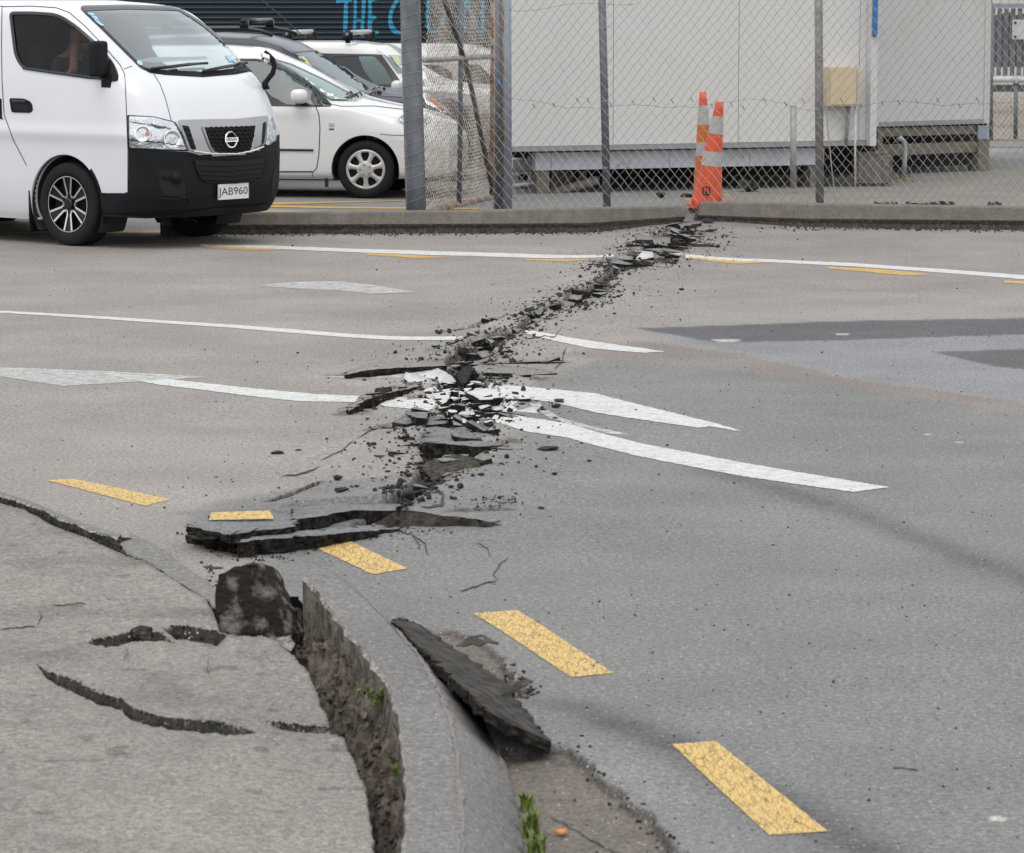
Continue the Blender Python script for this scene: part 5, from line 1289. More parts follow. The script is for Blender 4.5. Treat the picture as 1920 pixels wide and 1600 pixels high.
# honeycomb
mb = MB()
for r_ in range(7):
    for c_ in range(11):
        px = 383 + c_ * 9.4 + (4.7 if r_ % 2 else 0); py = 244 + r_ * 6.8 - (c_ * .25)
        hexp = [(px + 5 * math.cos(a), py + 3.7 * math.sin(a)) for a in np.arange(6) * math.pi / 3 + math.pi / 6]
        if all(bool(in_poly(a, b, [(376,238),(425,238),(477,235),(473,262),(466,285),(440,288),(398,288),(390,274)])) for a, b in hexp):
            P = [hit(van, a, b, .026)[0] for a, b in hexp + hexp[:1]]; mb.tube(P, .0042, 4, False)
mb.build('grille_mesh', M['blackplastic'], van.t)
for P in ([(377,239),(390,275),(398,287)],[(477,236),(472,262),(466,285)]): strip(van, 'grille_trim', P, 3, M['silverplastic'], off=.026)
strip(van, 'grille_trim', [(360,284),(398,289),(440,289),(468,284),(490,276)], 3, M['chrome'], off=.026)
for i in range(4): strip(van, 'grille_bar', [(341 + i * 4, 243 + i * 10), (353 + i * 3.4, 245 + i * 10)], 2, M['blackplastic'], off=.026)
# badge
c, n = hit(van, 427, 263, .038); u = n.cross(Vector((0, 0, 1))).normalized(); u = -u if u.dot(van.l) < 0 else u; up = u.cross(n); up = up if up.z > 0 else -up
bd = MB(); bd.tube([c + (u * math.cos(a) + up * math.sin(a)) * .062 for a in np.linspace(0, 2 * math.pi, 33)], .0075, 6, False)
bd.box(c + n * .004, (.150, .008, .034), Matrix((u, n, up)).transposed())
badge = bd.build('badge', M['chrome'], van.t)
TV, TF = text_mesh('NISSAN', .034)
mesh_obj('badge_lettering', [c + n * .010 + u * p.x * 1.05 + up * p.y for p in TV], TF, M['ink'], badge)
# bumper details
strip(van, 'bumper_crease', [(350,290),(385,296),(430,299),(480,293),(512,283)], 2.0, M['blackplastic'], off=.012)
LG = roundpoly([(362,300),(430,304),(496,297),(490,325),(480,336),(440,341),(385,340),(372,330)], 6)
patch(van, 'lower_grille', LG, M['gap'], off=.008, thick=0, step=6)
for y0 in (309, 318, 327, 335): strip(van, 'grille_bar', [(366 + (y0 - 300) * .25, y0 + 1), (430, y0 + 3), (492 - (y0 - 300) * .2, y0 - 4)], 2.6, M['blackplastic'], off=.020)
strip(van, 'grille_lip', [(362,300),(368,320),(374,333),(386,342),(440,343),(482,338),(492,326),(498,298)], 2.4, M['blackplastic'], off=.020)
patch(van, 'fog_lamp_recess', roundpoly([(298,320,6),(330,318,8),(344,330,8),(348,360,6),(346,370,5),(306,366,6),(299,350)], 6), M['gap'], off=.006, thick=0)
fg, n = hit(van, 330, 333, .02); fb = MB(); fb.tube([fg - n * .03, fg + n * .012], .048, 20); fo = fb.build('fog_lamp', M['blackplastic'], van.t, True)
strip(van, 'fog_lamp_bar', [(303,331),(326,331)], 9, M['blackplastic'], off=.018)
strip(van, 'bumper_lip', [(300,372),(330,373),(350,369),(356,380)], 5, M['blackplastic'], off=.018)
patch(van, 'fog_lamp_recess', roundpoly([(512,318),(518,314),(517,350),(506,358)], 3), M['gap'], off=.006, thick=0)
strip(van, 'bumper_lip', [(196,404),(275,406),(330,402),(400,391),(470,388),(500,382)], 3, M['blackplastic'], off=.016)
# number plate
c, n = hit(van, 434, 358, .020); n.z = 0; n.normalize(); u = n.cross(Vector((0, 0, 1))).normalized(); u = u if u.dot(van.l) > 0 else -u; up = Vector((0, 0, 1))
pb = MB(); pb.box(c, (.36, .006, .125), Matrix((u, n, up)).transposed()); pl = pb.build('number_plate', M['plate'], van.t)
TV, TF = text_mesh('JAB960', .125)
x0 = max(p.x for p in TV); y0 = max(abs(p.y) for p in TV)
fx = .165 / x0; mesh_obj('plate_lettering', [c + n * .0045 + u * p.x * fx + up * (p.y * .046 / y0) for p in TV], TF, M['ink'], pl)
pbf = MB()
for sx in (-1, 1): pbf.box(c + u * sx * .178 + n * .001, (.004, .008, .125), Matrix((u, n, up)).transposed())
pbf.build('plate_edge', M['silverplastic'], pl)
# wipers
def tube_px(v, name, P, offs, r_, m_, parent=None):
    mb = MB(); mb.tube([hit(v, a, b, o)[0] for (a, b), o in zip(P, offs)], r_, 6); return mb.build(name, m_, parent or v.t, True)
for P in ([(282,134),(310,131),(350,126),(386,124)], [(378,139),(420,130),(460,121)]):
    wp = tube_px(van, 'wiper', P, [.03] * len(P), .012, M['blacktrim']); tube_px(van, 'wiper_arm', [P[0], ((P[0][0] + P[-1][0]) / 2 + 10, (P[0][1] + P[-1][1]) / 2 + 3), (P[-1][0] - 14, P[-1][1] + 2)], [.02, .05, .035], .009, M['blacktrim'], wp)
# stickers
st_ = patch(van, 'window_sticker', [(164,26),(172,25),(180,32),(186,41),(195,49),(190,50),(180,42),(172,33)], M['sticker'], off=.008, thick=0)
patch(van, 'window_sticker', [(256,117),(262,114),(267,119),(266,124),(259,122)], M['sticker'], off=.008, thick=0)
patch(van, 'window_sticker', [(421,105),(432,106),(443,117),(430,117)], M['sticker'], off=.008, thick=0)
# handles
hd = patch(van, 'door_handle', roundpoly([(18,184,5),(45,185),(60,192,8),(62,208,5),(56,212,4),(22,211,5)], 5), M['blackplastic'], off=.006, thick=.008, step=5)
patch(van, 'handle_recess', roundpoly([(26,192),(52,193),(55,206),(32,206)], 3), M['gap'], off=.008, thick=0, parent=hd)
strip(van, 'handle_bar', [(27,190),(52,191)], 5, M['blacktrim'], off=.025, parent=hd)
patch(van, 'door_handle', roundpoly([(-12,184),(3,185),(4,222),(8,224),(-10,222)], 2), M['blackplastic'], off=.006, thick=.008)
# mirrors
c = hit(van, 200, 128, 0)[0]
mb = MB(); Mx = Matrix((van.f, van.l, Vector((0, 0, 1)))).transposed()
bm = bmesh.new(); bmesh.ops.create_cube(bm, size=1); bmesh.ops.scale(bm, vec=(.11, .15, .29), verts=bm.verts)
bmesh.ops.bevel(bm, geom=bm.edges[:], offset=.035, segments=3, profile=.6, affect='EDGES')
bm.verts.index_update(); mc = c + van.l * -.09 + van.f * -.005 + Vector((0, 0, .075))
mv = [mc + Mx @ v_.co for v_ in bm.verts]; mf = [[v_.index for v_ in f.verts] for f in bm.faces]; bm.free()
mr = mesh_obj('wing_mirror', mv, mf, M['blackplastic'], van.t, True)
ma = MB(); ma.box(c + van.l * -.01 + Vector((0, 0, -.10)) + van.f * .03, (.10, .07, .11), Mx); ma.build('mirror_arm', M['blackplastic'], mr)
patch(van, 'mirror_base', roundpoly([(200,118),(208,112),(221,140),(222,151),(214,153),(200,151)], 3), M['blackplastic'], off=.015, thick=.015)
# fender mirror on the far front corner
fm0 = hit(van, 500, 168, .0)[0]
def offp(px, py, base): return at_y(px, py, base.y)
fmb = MB(); P = [offp(a, b, fm0) for a, b in ((499,168),(497,156),(503,148),(511,138),(515,124),(512,112),(503,104),(495,99))]
fmb.tube(P, [.035, .026, .022, .022, .021, .021, .024, .028], 10); fm = fmb.build('front_corner_mirror', M['blackplastic'], van.t, True)
mg = MB(); mg.tube([offp(492,98,fm0) , offp(499,108,fm0), offp(506,120,fm0)], [.02, .042, .02], 12); mg.build('convex_mirror', M['chrome'], fm, True)
# aerial
ae = MB(); ab = hit(van, 500, 90, 0)[0]; ae.tube([at_y(520, 100, fm0.y + 2.4), at_y(462, 55, fm0.y + 2.4), at_y(395, 8, fm0.y + 2.4)], .006, 5)
# wheel arches
for sgn in (-1, 1):
    for ax in (0.0, -2.555):
        ring_ = MB(); n_ = 40; Vv = []
        for k in range(n_ + 1):
            a = math.pi * (-.12 + 1.24 * k / n_)
            for rad, yo in ((.408, -.06), (.412, -.012), (.414, .002), (.437, .0025), (.4375, -.004)):
                x, z = ax + rad * math.cos(a), .335 + rad * math.sin(a); Vv.append(arch_pt(van, x, sgn, max(z, .2), yo))
        ring_.add(Vv, [(5 * k + j, 5 * k + 5 + j, 5 * k + 6 + j, 5 * k + 1 + j) for k in range(n_) for j in range(4)])
        ring_.m = [1 if (ax == 0 and (q_ // 4) < 12) else 0 for q_ in range(len(ring_.f))]
        ring_.build('arch_lip', [M['vanwhite'], M['blackplastic']], van.t)
        ln = MB(); Vv = []
        for k in range(n_ + 1):
            a = math.pi * (-.2 + 1.4 * k / n_)
            for yo in (0, -.30): Vv.append(van.w((ax + .410 * math.cos(a), sgn * (.835 + yo), max(.335 + .410 * math.sin(a), .12))))
        ln.add(Vv, [(2 * k, 2 * k + 2, 2 * k + 3, 2 * k + 1) for k in range(n_)]); ln.build('arch_liner', M['interior'], van.t)
        wheel(van, ax, sgn, .342, .236, .225, 'alloy', spin=.0 + .52)
mf = MB(); add_box(van, mf, (-.43, -.74, .27), (.015, .22, .34)); add_box(van, mf, (-.43, .74, .27), (.015, .22, .34)); mf.build('mud_flap', M['blackplastic'], van.t)
# underbody, cab floor, bulkhead, seats, dash, steering wheel
ub = MB(); add_box(van, ub, (-1.7, 0, .34), (3.4, 1.2, .18)); add_box(van, ub, (.62, 0, .37), (.5, 1.2, .12)); add_box(van, ub, (-.1, 0, .62), (2.0, 1.2, .5)); ub.build('underbody', M['interior'], van.t)
bk = MB(); add_box(van, bk, (-1.15, 0, 1.2), (.03, 1.58, 1.3)); bk.build('bulkhead', M['headlining'], van.t)
dp = MB(); add_box(van, dp, (.42, 0, 1.12), (.4, 1.2, .30)); add_box(van, dp, (.28, -.38, 1.22), (.2, .4, .2)); dp.build('dashboard', M['interior'], van.t)
pp_ = patch(van, 'dash_paper', [(255,93),(300,86),(400,85),(404,90),(300,96)], M['plate'], off=-.12, thick=0)
for sy in (-.40, .40):
    s_ = MB(); add_box(van, s_, (-.28, sy, .98), (.52, .5, .16)); add_box(van, s_, (-.56, sy, 1.32), (.14, .48, .62)); add_box(van, s_, (-.58, sy, 1.70), (.10, .26, .20)); s_.build('seat', M['seatcloth'], van.t)
sw = MB(); cc = Vector((.10, -.38, 1.26)); sw.tube([van.w((cc.x + .10 * math.sin(a) * .9, cc.y + .19 * math.cos(a), cc.z + .17 * math.sin(a))) for a in np.linspace(0, 2 * math.pi, 25)], .014, 6, False)
sw.tube([van.w(cc), van.w((.35, -.38, 1.12))], .03, 8); sw.build('steering_wheel', M['interior'], van.t)
# driver
M['skin'] = mat('skin', (.42, .22, .15), .55, var=.12, scale=25)
M['shirt'] = mat('dark_shirt', (.05, .055, .06), .9, var=.2, scale=14)
M['hair'] = mat('grey_hair', (.20, .18, .16), .9, var=.25, scale=60)
J = [(-.36,-.40,1.10),(-.37,-.40,1.28),(-.35,-.40,1.46),(-.32,-.40,1.555),(-.28,-.40,1.62),(-.26,-.40,1.72),(-.255,-.40,1.80),   # 0-6 pelvis..crown
     (-.36,-.58,1.47),(-.28,-.66,1.27),(-.12,-.62,1.42),(-.19,-.55,1.58),(-.20,-.52,1.66),   # 7-11 right arm, hand on cheek
     (-.36,-.22,1.47),(-.22,-.16,1.25),(.02,-.26,1.30),        # 12-14 left arm to the wheel
     (-.10,-.48,1.08),(.22,-.48,1.02),(.26,-.48,.70),(-.10,-.30,1.08),(.22,-.30,1.02),(.26,-.30,.70),   # legs
     (-.16,-.40,1.70),(-.18,-.40,1.635)]   # nose, chin
E = [(0,1),(1,2),(2,3),(3,4),(4,5),(5,6),(2,7),(7,8),(8,9),(9,10),(10,11),(2,12),(12,13),(13,14),(0,15),(15,16),(16,17),(0,18),(18,19),(19,20),(5,21),(4,22)]
Rr = [.15,.15,.15,.065,.075,.10,.075,.065,.05,.04,.032,.03,.065,.05,.035,.08,.065,.05,.08,.065,.05,.018,.045]
per, pm = person_mesh('person', [van.w(j) for j in J], E, Rr, [M['shirt'], M['skin'], M['hair']], 'person in a dark shirt at the van wheel, face resting on one hand')
idx = []
for p in pm.polygons:
    lx, ly, lz = van.loc(Vector(p.center) + per.location)
    idx.append(1 if (lz > 1.53 or (lx > -.24 and lz > 1.4)) else 0)
    if lz > 1.755 or (lz > 1.60 and lx < -.30 and abs(ly + .4) < .13): idx[-1] = 2
pm.polygons.foreach_set('material_index', idx)
for k in range(4):   # fingers spread over the cheek
    fgm = MB(); b0 = (-.20 + k * .012, -.515 + k * .004, 1.655); fgm.tube([van.w(b0), van.w((b0[0] + .012, -.512 + k * .006, 1.70)), van.w((b0[0] + .025, -.500 + k * .004, 1.735 - abs(k - 1.5) * .008))], [.010, .009, .007], 6)
    fgm.build('finger', M['skin'], per, True)

# ---------------------------------------------------------------- cars by length stations
def car(name, label, near_px, gz, ang, halfw, st, length_back, white, wins, arch_x, wr, holesides=True, zroof_sc=1, arch_r=None, group=None, dark_roof=None):
    """st: stations (x, z_sill, half width, z_belt, w_belt, z_top, w_top) from rear to nose"""
    v = Vehicle(name, label, group, near_px, gz, ang, halfw); v.hw = halfw
    A = np.array(st, float); xs = A[:, 0]
    X = np.concatenate([np.arange(xs[0], xs[-1], .016), [xs[-1]]])
    def tab(k):
        g = np.interp(X, xs, A[:, k]); kk = np.array([1, 2, 3, 4, 5, 4, 3, 2, 1.]); kk /= kk.sum(); return np.convolve(np.pad(g, 4, mode='edge'), kk, 'valid')
    T = [tab(k) for k in range(1, 7)]; V = []; prof_n = 0
    for i, x in enumerate(X):
        zsl, w_, zb, wb, zt, wt = [t[i] for t in T]
        pts = [(w_ * .93, zsl), (w_ * .985, zsl + .05), (w_, zsl + .16), (w_ * 1.002, zsl + (zb - zsl) * .5), (w_ * .995, zsl + (zb - zsl) * .78), (wb, zb), (wb + (wt - wb) * .5, zb + (zt - zb) * .52), (wt, zb + (zt - zb) * .90 ), (wt * .93, zt - (zt - zb) * .045 if zt - zb > .2 else zt - .01), (wt * .6, zt + .0), (0, zt + .012)]
        pp = catmull([(a, b, 0) for a, b in pts], 7)
        half = [(p[0], p[1]) for p in pp]; prof_n = len(half)
        row = [(x, -a, b) for a, b in half] + [(x, a, b) for a, b in reversed(half[:-1])]; V += [v.w(p) for p in row]
    nc = 2 * prof_n - 1; nr = len(X)
    Fc = [(i * nc + j, (i + 1) * nc + j, (i + 1) * nc + j + 1, i * nc + j + 1) for i in range(nr - 1) for j in range(nc - 1)]
    Fc += [tuple(range(nc)), tuple((nr - 1) * nc + j for j in range(nc - 1, -1, -1))]
    v.bvh = BVHTree.FromPolygons([tuple(p) for p in V], Fc)
    kp = holes_in(v, [(w_, fn) for _, w_, fn in wins], Fc, V); FF = []; mi = []
    for f, k, (lx, ly, lz) in zip(Fc, kp, centres(v, Fc, V)[2]):
        if not k: continue
        if abs(ly) > halfw * .7 and len(f) == 4 and any((lx - a) ** 2 + (lz - wr) ** 2 < (arch_r or wr * 1.15) ** 2 for a in arch_x): continue
        FF.append(f); mi.append(1 if (dark_roof and dark_roof(lx, ly, lz)) else 0)
    mesh_obj('body', V, FF, [white, M['blacktrim']], v.t, True, mi)
    for nm, w_, fn in wins:
        patch(v, nm, w_, M['glasscar'], off=-.003, thick=0, step=9, mirror=(nm != 'windscreen'))
        strip(v, 'window_seal', w_, 3.6, M['blacktrim'], off=.004, closed=True, mirror=(nm != 'windscreen'))
    ar = (arch_r or wr * 1.15)
    for sgn in (-1, 1):
        for ax in arch_x:
            ln = MB(); Vv = []
            for k in range(33):
                a = math.pi * (-.15 + 1.3 * k / 32)
                for rad, yo in ((ar - .018, -.30), (ar - .018, -.03), (ar - .012, .002), (ar + .020, .0025), (ar + .0205, -.004)): Vv.append(arch_pt(v, ax + rad * math.cos(a), sgn, max(wr + rad * math.sin(a), .20), yo))
            ln.add(Vv, [(5 * k + j, 5 * k + 5 + j, 5 * k + 6 + j, 5 * k + 1 + j) for k in range(32) for j in range(4)], 0); ln.m = [0 if (q_ % 4) > 1 else 1 for q_ in range(len(ln.f))]
            ln.build('arch_lip', [white, M['interior']], v.t)
    ub = MB(); Lm = (xs[0] + xs[-1]) / 2; add_box(v, ub, (Lm, 0, .24), (xs[-1] - xs[0] - .5, halfw * 1.5, .12)); ub.build('underbody', M['interior'], v.t)
    return v
sidef = lambda l: l[1] < -.4
# white hatchback: stations x, zsill, w, zbelt, wbelt, ztop, wtop
WS = [(-3.25,.30,.62,.75,.58,.80,.50),(-3.2,.24,.76,.90,.72,1.20,.50),(-3.0,.20,.82,.95,.79,1.44,.58),(-2.4,.19,.845,.94,.82,1.50,.62),(-1.6,.19,.848,.92,.83,1.505,.63),(-1.25,.19,.848,.905,.83,1.48,.62),(-.9,.19,.848,.90,.83,1.33,.63),(-.6,.19,.848,.895,.83,1.16,.655),(-.32,.19,.848,.89,.825,1.01,.70),(-.2,.20,.848,.885,.82,.965,.70),(0,.20,.848,.85,.80,.925,.66),(.3,.20,.84,.80,.77,.87,.62),(.55,.20,.80,.74,.72,.81,.55),(.72,.22,.70,.66,.62,.72,.48),(.80,.26,.55,.55,.50,.60,.40)]
WW1 = roundpoly([(440,196),(596,199),(622,199),(596,170),(556,138),(520,118),(480,112),(440,112)], 5)
WW2 = [(478,104),(540,118),(600,146),(668,182),(640,189),(618,186),(580,160),(530,130),(485,112)]
carA = car('parked_hatchback', 'white hatchback with seven-spoke silver hubcap parked directly behind the van nose', (685, 373), .03, 9, .845, WS, 0, M['carwhite'],
  [('side_window', WW1, sidef)], (0.0, -2.46), .29, arch_r=.355)
wheel(carA, 0, -1, .29, .20, .18, 'hubcap', spin=.25); wheel(carA, 0, 1, .29, .20, .18, 'hubcap'); wheel(carA, -2.46, -1, .29, .20, .18, 'hubcap'); wheel(carA, -2.46, 1, .29, .20, .18, 'hubcap')
patch(carA, 'windscreen', [(490,108),(540,122),(600,150),(668,182),(650,188),(622,187),(585,162),(540,133),(498,114)], M['glasswindc'], off=.004, thick=0)
strip(carA, 'windscreen_edge', [(492,113),(540,134),(585,163),(620,188),(652,189)], 2.2, M['blacktrim'], off=.007)
strip(carA, 'windscreen_edge', [(492,106),(545,121),(605,149),(668,182)], 2.2, M['blacktrim'], off=.007)
strip(carA, 'door_gap', [(592,200),(598,215),(600,240),(598,290),(594,315),(588,322),(500,322)], 1.6, M['gap'])
strip(carA, 'sill_gap', [(500,323),(560,323),(587,323)], 1.0, M['gap']); strip(carA, 'sill_gap', [(586,322),(586,336)], 1.0, M['gap'])
strip(carA, 'bumper_gap', [(712,252),(740,254),(765,254)], 1.0, M['gap']); strip(carA, 'bonnet_gap', [(604,192),(640,200),(700,199),(760,206)], .9, M['gap'])
strip(carA, 'rub_strip', [(515,281),(588,282)], 4.2, M['blacktrim'], off=.012)
patch(carA, 'mirror_triangle', [(586,166),(606,200),(590,200),(583,185)], M['blacktrim'], off=.006, thick=.004)
bd_ = patch(carA, 'side_badge', roundpoly([(616,231),(626,231),(627,237),(617,237)], 2), M['hubcap'], off=.006, thick=.004, step=3)
patch(carA, 'side_badge', [(617,241),(626,241),(626,243.5),(617,243.5)], M['blacktrim'], off=.005, thick=.003, step=3)
strip(carA, 'lamp_outline', [(766,214),(752,219),(746,226),(754,232),(768,234)], 2, M['silverplastic'], off=.006)
patch(carA, 'headlight', [(768,214),(753,219),(747,226),(755,232),(768,233),(800,232),(810,222),(790,214)], M['reflector'], off=.005, thick=.004)
def car_mirror(v, px, py, wpx, hpx, m_, ns=12):
    c = hit(v, px, py + hpx * .3, 0)[0] + v.l * -.12; s_ = F / c.y; c = at_y(px, py, c.y); bm = bmesh.new(); bmesh.ops.create_uvsphere(bm, u_segments=16, v_segments=12, radius=.5)
    for q_ in bm.verts:
        x, y, z = q_.co; q_.co = (math.copysign(abs(2 * x) ** .7, x) / 2 * wpx / s_, y * .14, math.copysign(abs(2 * z) ** .7, z) / 2 * hpx / s_)
    Mx = Matrix((v.f, v.l, Vector((0, 0, 1)))).transposed(); bm.verts.index_update(); o = mesh_obj('door_mirror', [c + Mx @ q_.co for q_ in bm.verts], [[a.index for a in f.verts] for f in bm.faces], m_, v.t, True); bm.free()
    ar = MB(); ar.tube([c + Vector((0, 0, -hpx * .42 / s_)), c + Vector((0, .12, -hpx * .52 / s_))], .03, 8); ar.build('mirror_arm', M['blacktrim'], o); return o
car_mirror(carA, 561, 181, 34, 27, M['carwhite'])
mbw = MB(); mbw.box(carA.w((-.42, -.72, .22)), (.03, .16, .22)); mbw.build('mud_flap', M['blacktrim'], carA.t)
ib = MB(); add_box(carA, ib, (-1.6, 0, .60), (2.6, 1.4, .5)); add_box(carA, ib, (-.55, 0, .82), (.4, 1.4, .16)); ib.build('cabin_floor', M['interior'], carA.t)
for x in (-1.25, -2.2):
    for sy in (-.36, .36):
        s_ = MB(); add_box(carA, s_, (x, sy, 1.0), (.12, .44, .50)); add_box(carA, s_, (x - .02, sy, 1.31), (.08, .22, .14)); s_.build('seat', M['headlining'], carA.t)
sw = MB(); sw.tube([carA.w((-.72 + .05 * math.sin(a), -.36 + .18 * math.cos(a), .98 + .16 * math.sin(a))) for a in np.linspace(0, 2 * math.pi, 21)], .014, 6, False); sw.build('steering_wheel', M['headlining'], carA.t)
def wiper_clump(v, px, py, n=5, s_=7, seed=0):
    rr = random.Random(seed); mb = MB()
    for i in range(n):
        a = (px + rr.uniform(-s_ * 2, s_ * 2), py + rr.uniform(-s_ * .5, s_ * .5)); b = (a[0] + rr.uniform(6, 14), a[1] + rr.uniform(-4, 4)); mb.tube([hit(v, *a, .02)[0], hit(v, (a[0] + b[0]) / 2, (a[1] + b[1]) / 2 - 2, .04)[0], hit(v, *b, .02)[0]], .010, 5)
    return mb.build('wiper', M['blacktrim'], v.t)
wiper_clump(carA, 660, 184, seed=1)

# dark blue station wagon in the next bay
DS = [(-3.5,.34,.60,.80,.56,.9,.50),(-3.4,.26,.80,.95,.76,1.35,.60),(-3.0,.24,.86,.98,.83,1.56,.64),(-2.0,.24,.87,.97,.84,1.60,.66),(-1.5,.24,.87,.96,.84,1.575,.66),(-1.22,.24,.87,.955,.84,1.50,.66),(-.90,.24,.87,.95,.835,1.31,.67),(-.58,.24,.87,.94,.83,1.10,.70),(-.36,.25,.87,.93,.82,1.00,.70),(.3,.25,.86,.90,.80,.94,.66),(.65,.25,.84,.85,.76,.93,.6),(.85,.27,.75,.78,.66,.82,.5),(.95,.32,.6,.65,.5,.68,.4)]
carB = car('parked_wagon', 'dark blue wagon with black roof rails parked between the two white hatchbacks', (722, 341), .03, 9, .87, DS, 0, M['darkblue'], [('side_window', [(430,160),(600,172),(585,150),(540,120),(500,108),(430,104)], sidef)], (0.0, -2.6), .33)
for x in (0, -2.6):
    for sg in (-1, 1): wheel(carB, x, sg, .33, .21, .2, 'hubcap')
BW = [(549,99),(582,96),(600,96),(640,122),(680,155),(700,172),(690,180),(655,184),(620,160),(580,125)]
patch(carB, 'windscreen', BW, M['glasswindc'], off=.004, thick=0, step=8); strip(carB, 'windscreen_edge', BW, 2.5, M['blacktrim'], off=.007, closed=True)
patch(carB, 'window_sticker', [(558,108),(568,107),(580,120),(592,132),(584,132),(568,118)], M['stickery'], off=.010, thick=0)
wiper_clump(carB, 700, 172, seed=2)
for sy in (-.62, .62):
    rail = MB(); rail.tube([carB.w((x, sy, z)) for x, z in ((-2.9, 1.60), (-2.8, 1.65), (-1.6, 1.66), (-1.42, 1.63), (-1.3, 1.58))], .020, 8); rail.build('roof_rail', M['blacktrim'], carB.t, True)
for x in (-1.62, -2.5):
    rb = MB(); rb.tube([carB.w((x, -.70, 1.74)), carB.w((x, .70, 1.74))], .026, 8)
    for sy in (-.62, .62): add_box(carB, rb, (x, sy, 1.71), (.09, .07, .08))
    rb.build('roof_bar', M['blacktrim'], carB.t, True)
ab_ = MB(); ab_.tube([carB.w((-1.05, -.25, 1.58)), carB.w((-1.30, -.25, 1.80)), carB.w((-1.72, -.25, 2.14))], .006, 5); add_box(carB, ab_, (-1.05, -.25, 1.58), (.08, .04, .03)); ab_.build('aerial', M['blacktrim'], carB.t)
ib = MB(); add_box(carB, ib, (-1.6, 0, .65), (2.8, 1.45, .5)); add_box(carB, ib, (-.45, 0, .88), (.4, 1.4, .2)); ib.build('cabin_floor', M['interior'], carB.t)
HLb = [(788,172),(800,175),(838,204),(846,216),(830,212),(800,196)]
patch(carB, 'headlight', HLb, M['reflector'], off=.01, thick=.01, step=5); patch(carB, 'amber_indicator', [(800,184),(808,184),(834,206),(828,209)], M['amber'], off=.02, thick=.004, step=4)

# white compact with roof bars further back
CS = [(-3.2,.3,.6,.8,.56,.9,.5),(-3.1,.25,.78,.95,.74,1.30,.58),(-2.7,.22,.83,.97,.81,1.45,.64),(-1.9,.22,.845,.96,.82,1.475,.68),(-1.25,.22,.845,.95,.82,1.475,.68),(-.90,.22,.845,.945,.82,1.43,.67),(-.60,.22,.845,.94,.815,1.20,.68),(-.30,.22,.845,.93,.81,1.02,.70),(-.1,.23,.84,.92,.80,.98,.68),(.4,.23,.83,.88,.78,.94,.62),(.65,.24,.78,.80,.7,.86,.5),(.75,.3,.6,.65,.5,.7,.4)]
CW1 = roundpoly([(622,106),(660,104),(702,104),(722,125),(744,165),(700,167),(650,167),(632,140)], 3)
carC = car('parked_hatchback', 'white compact car with two black-ended roof bars parked furthest from the van', (842, 316), .03, 9, .845, CS, 0, M['carwhite'], [('side_window', CW1, sidef)], (0.0, -2.4), .30, dark_roof=None)
for x in (0, -2.4):
    for sg in (-1, 1): wheel(carC, x, sg, .30, .20, .18, 'hubcap')
patch(carC, 'pillar_trim', [(590,100),(700,102),(716,103),(762,168),(745,168),(722,125),(703,104),(660,103),(622,105),(636,145),(640,168),(600,168)], M['blacktrim'], off=.003, thick=0)
CWs = [(718,103),(752,104),(790,140),(800,168),(768,168)]
patch(carC, 'windscreen', CWs, M['glasswindc'], off=.004, thick=0, step=8)
patch(carC, 'window_sticker', [(732,106),(745,106),(752,120),(745,124)], M['stickery'], off=.01, thick=0)
car_mirror(carC, 745, 164, 24, 26, M['carwhite'])
for px in (539, 652):
    c = hit(carC, px, 92, 0)[0]; lx = carC.loc(c)[0]; zt = 1.50
    rb = MB(); rb.tube([carC.w((lx, -.66, 1.585)), carC.w((lx, .66, 1.585))], .028, 8); o = rb.build('roof_bar', M['hubcap'], carC.t, True)
    for sy in (-.68, .68):
        ft = MB(); bm = bmesh.new(); bmesh.ops.create_cube(bm, size=1); bmesh.ops.scale(bm, vec=(.12, .07, .16), verts=bm.verts); bmesh.ops.bevel(bm, geom=bm.edges[:], offset=.03, segments=2, affect='EDGES'); bm.verts.index_update()
        Mx = Matrix((carC.f, carC.l, Vector((0, 0, 1)))).transposed(); ft.add([carC.w((lx, sy, 1.54)) + Mx @ q_.co for q_ in bm.verts], [[a.index for a in f.verts] for f in bm.faces]); bm.free(); fo = ft.build('bar_foot', M['blacktrim'], o, True)
    lk = MB(); lk.tube([carC.w((lx, -.715, 1.57)), carC.w((lx, -.73, 1.57))], .018, 10); lk.build('lock', M['chrome'], o)
ib = MB(); add_box(carC, ib, (-1.5, 0, .62), (2.6, 1.4, .5)); ib.build('cabin_floor', M['interior'], carC.t)

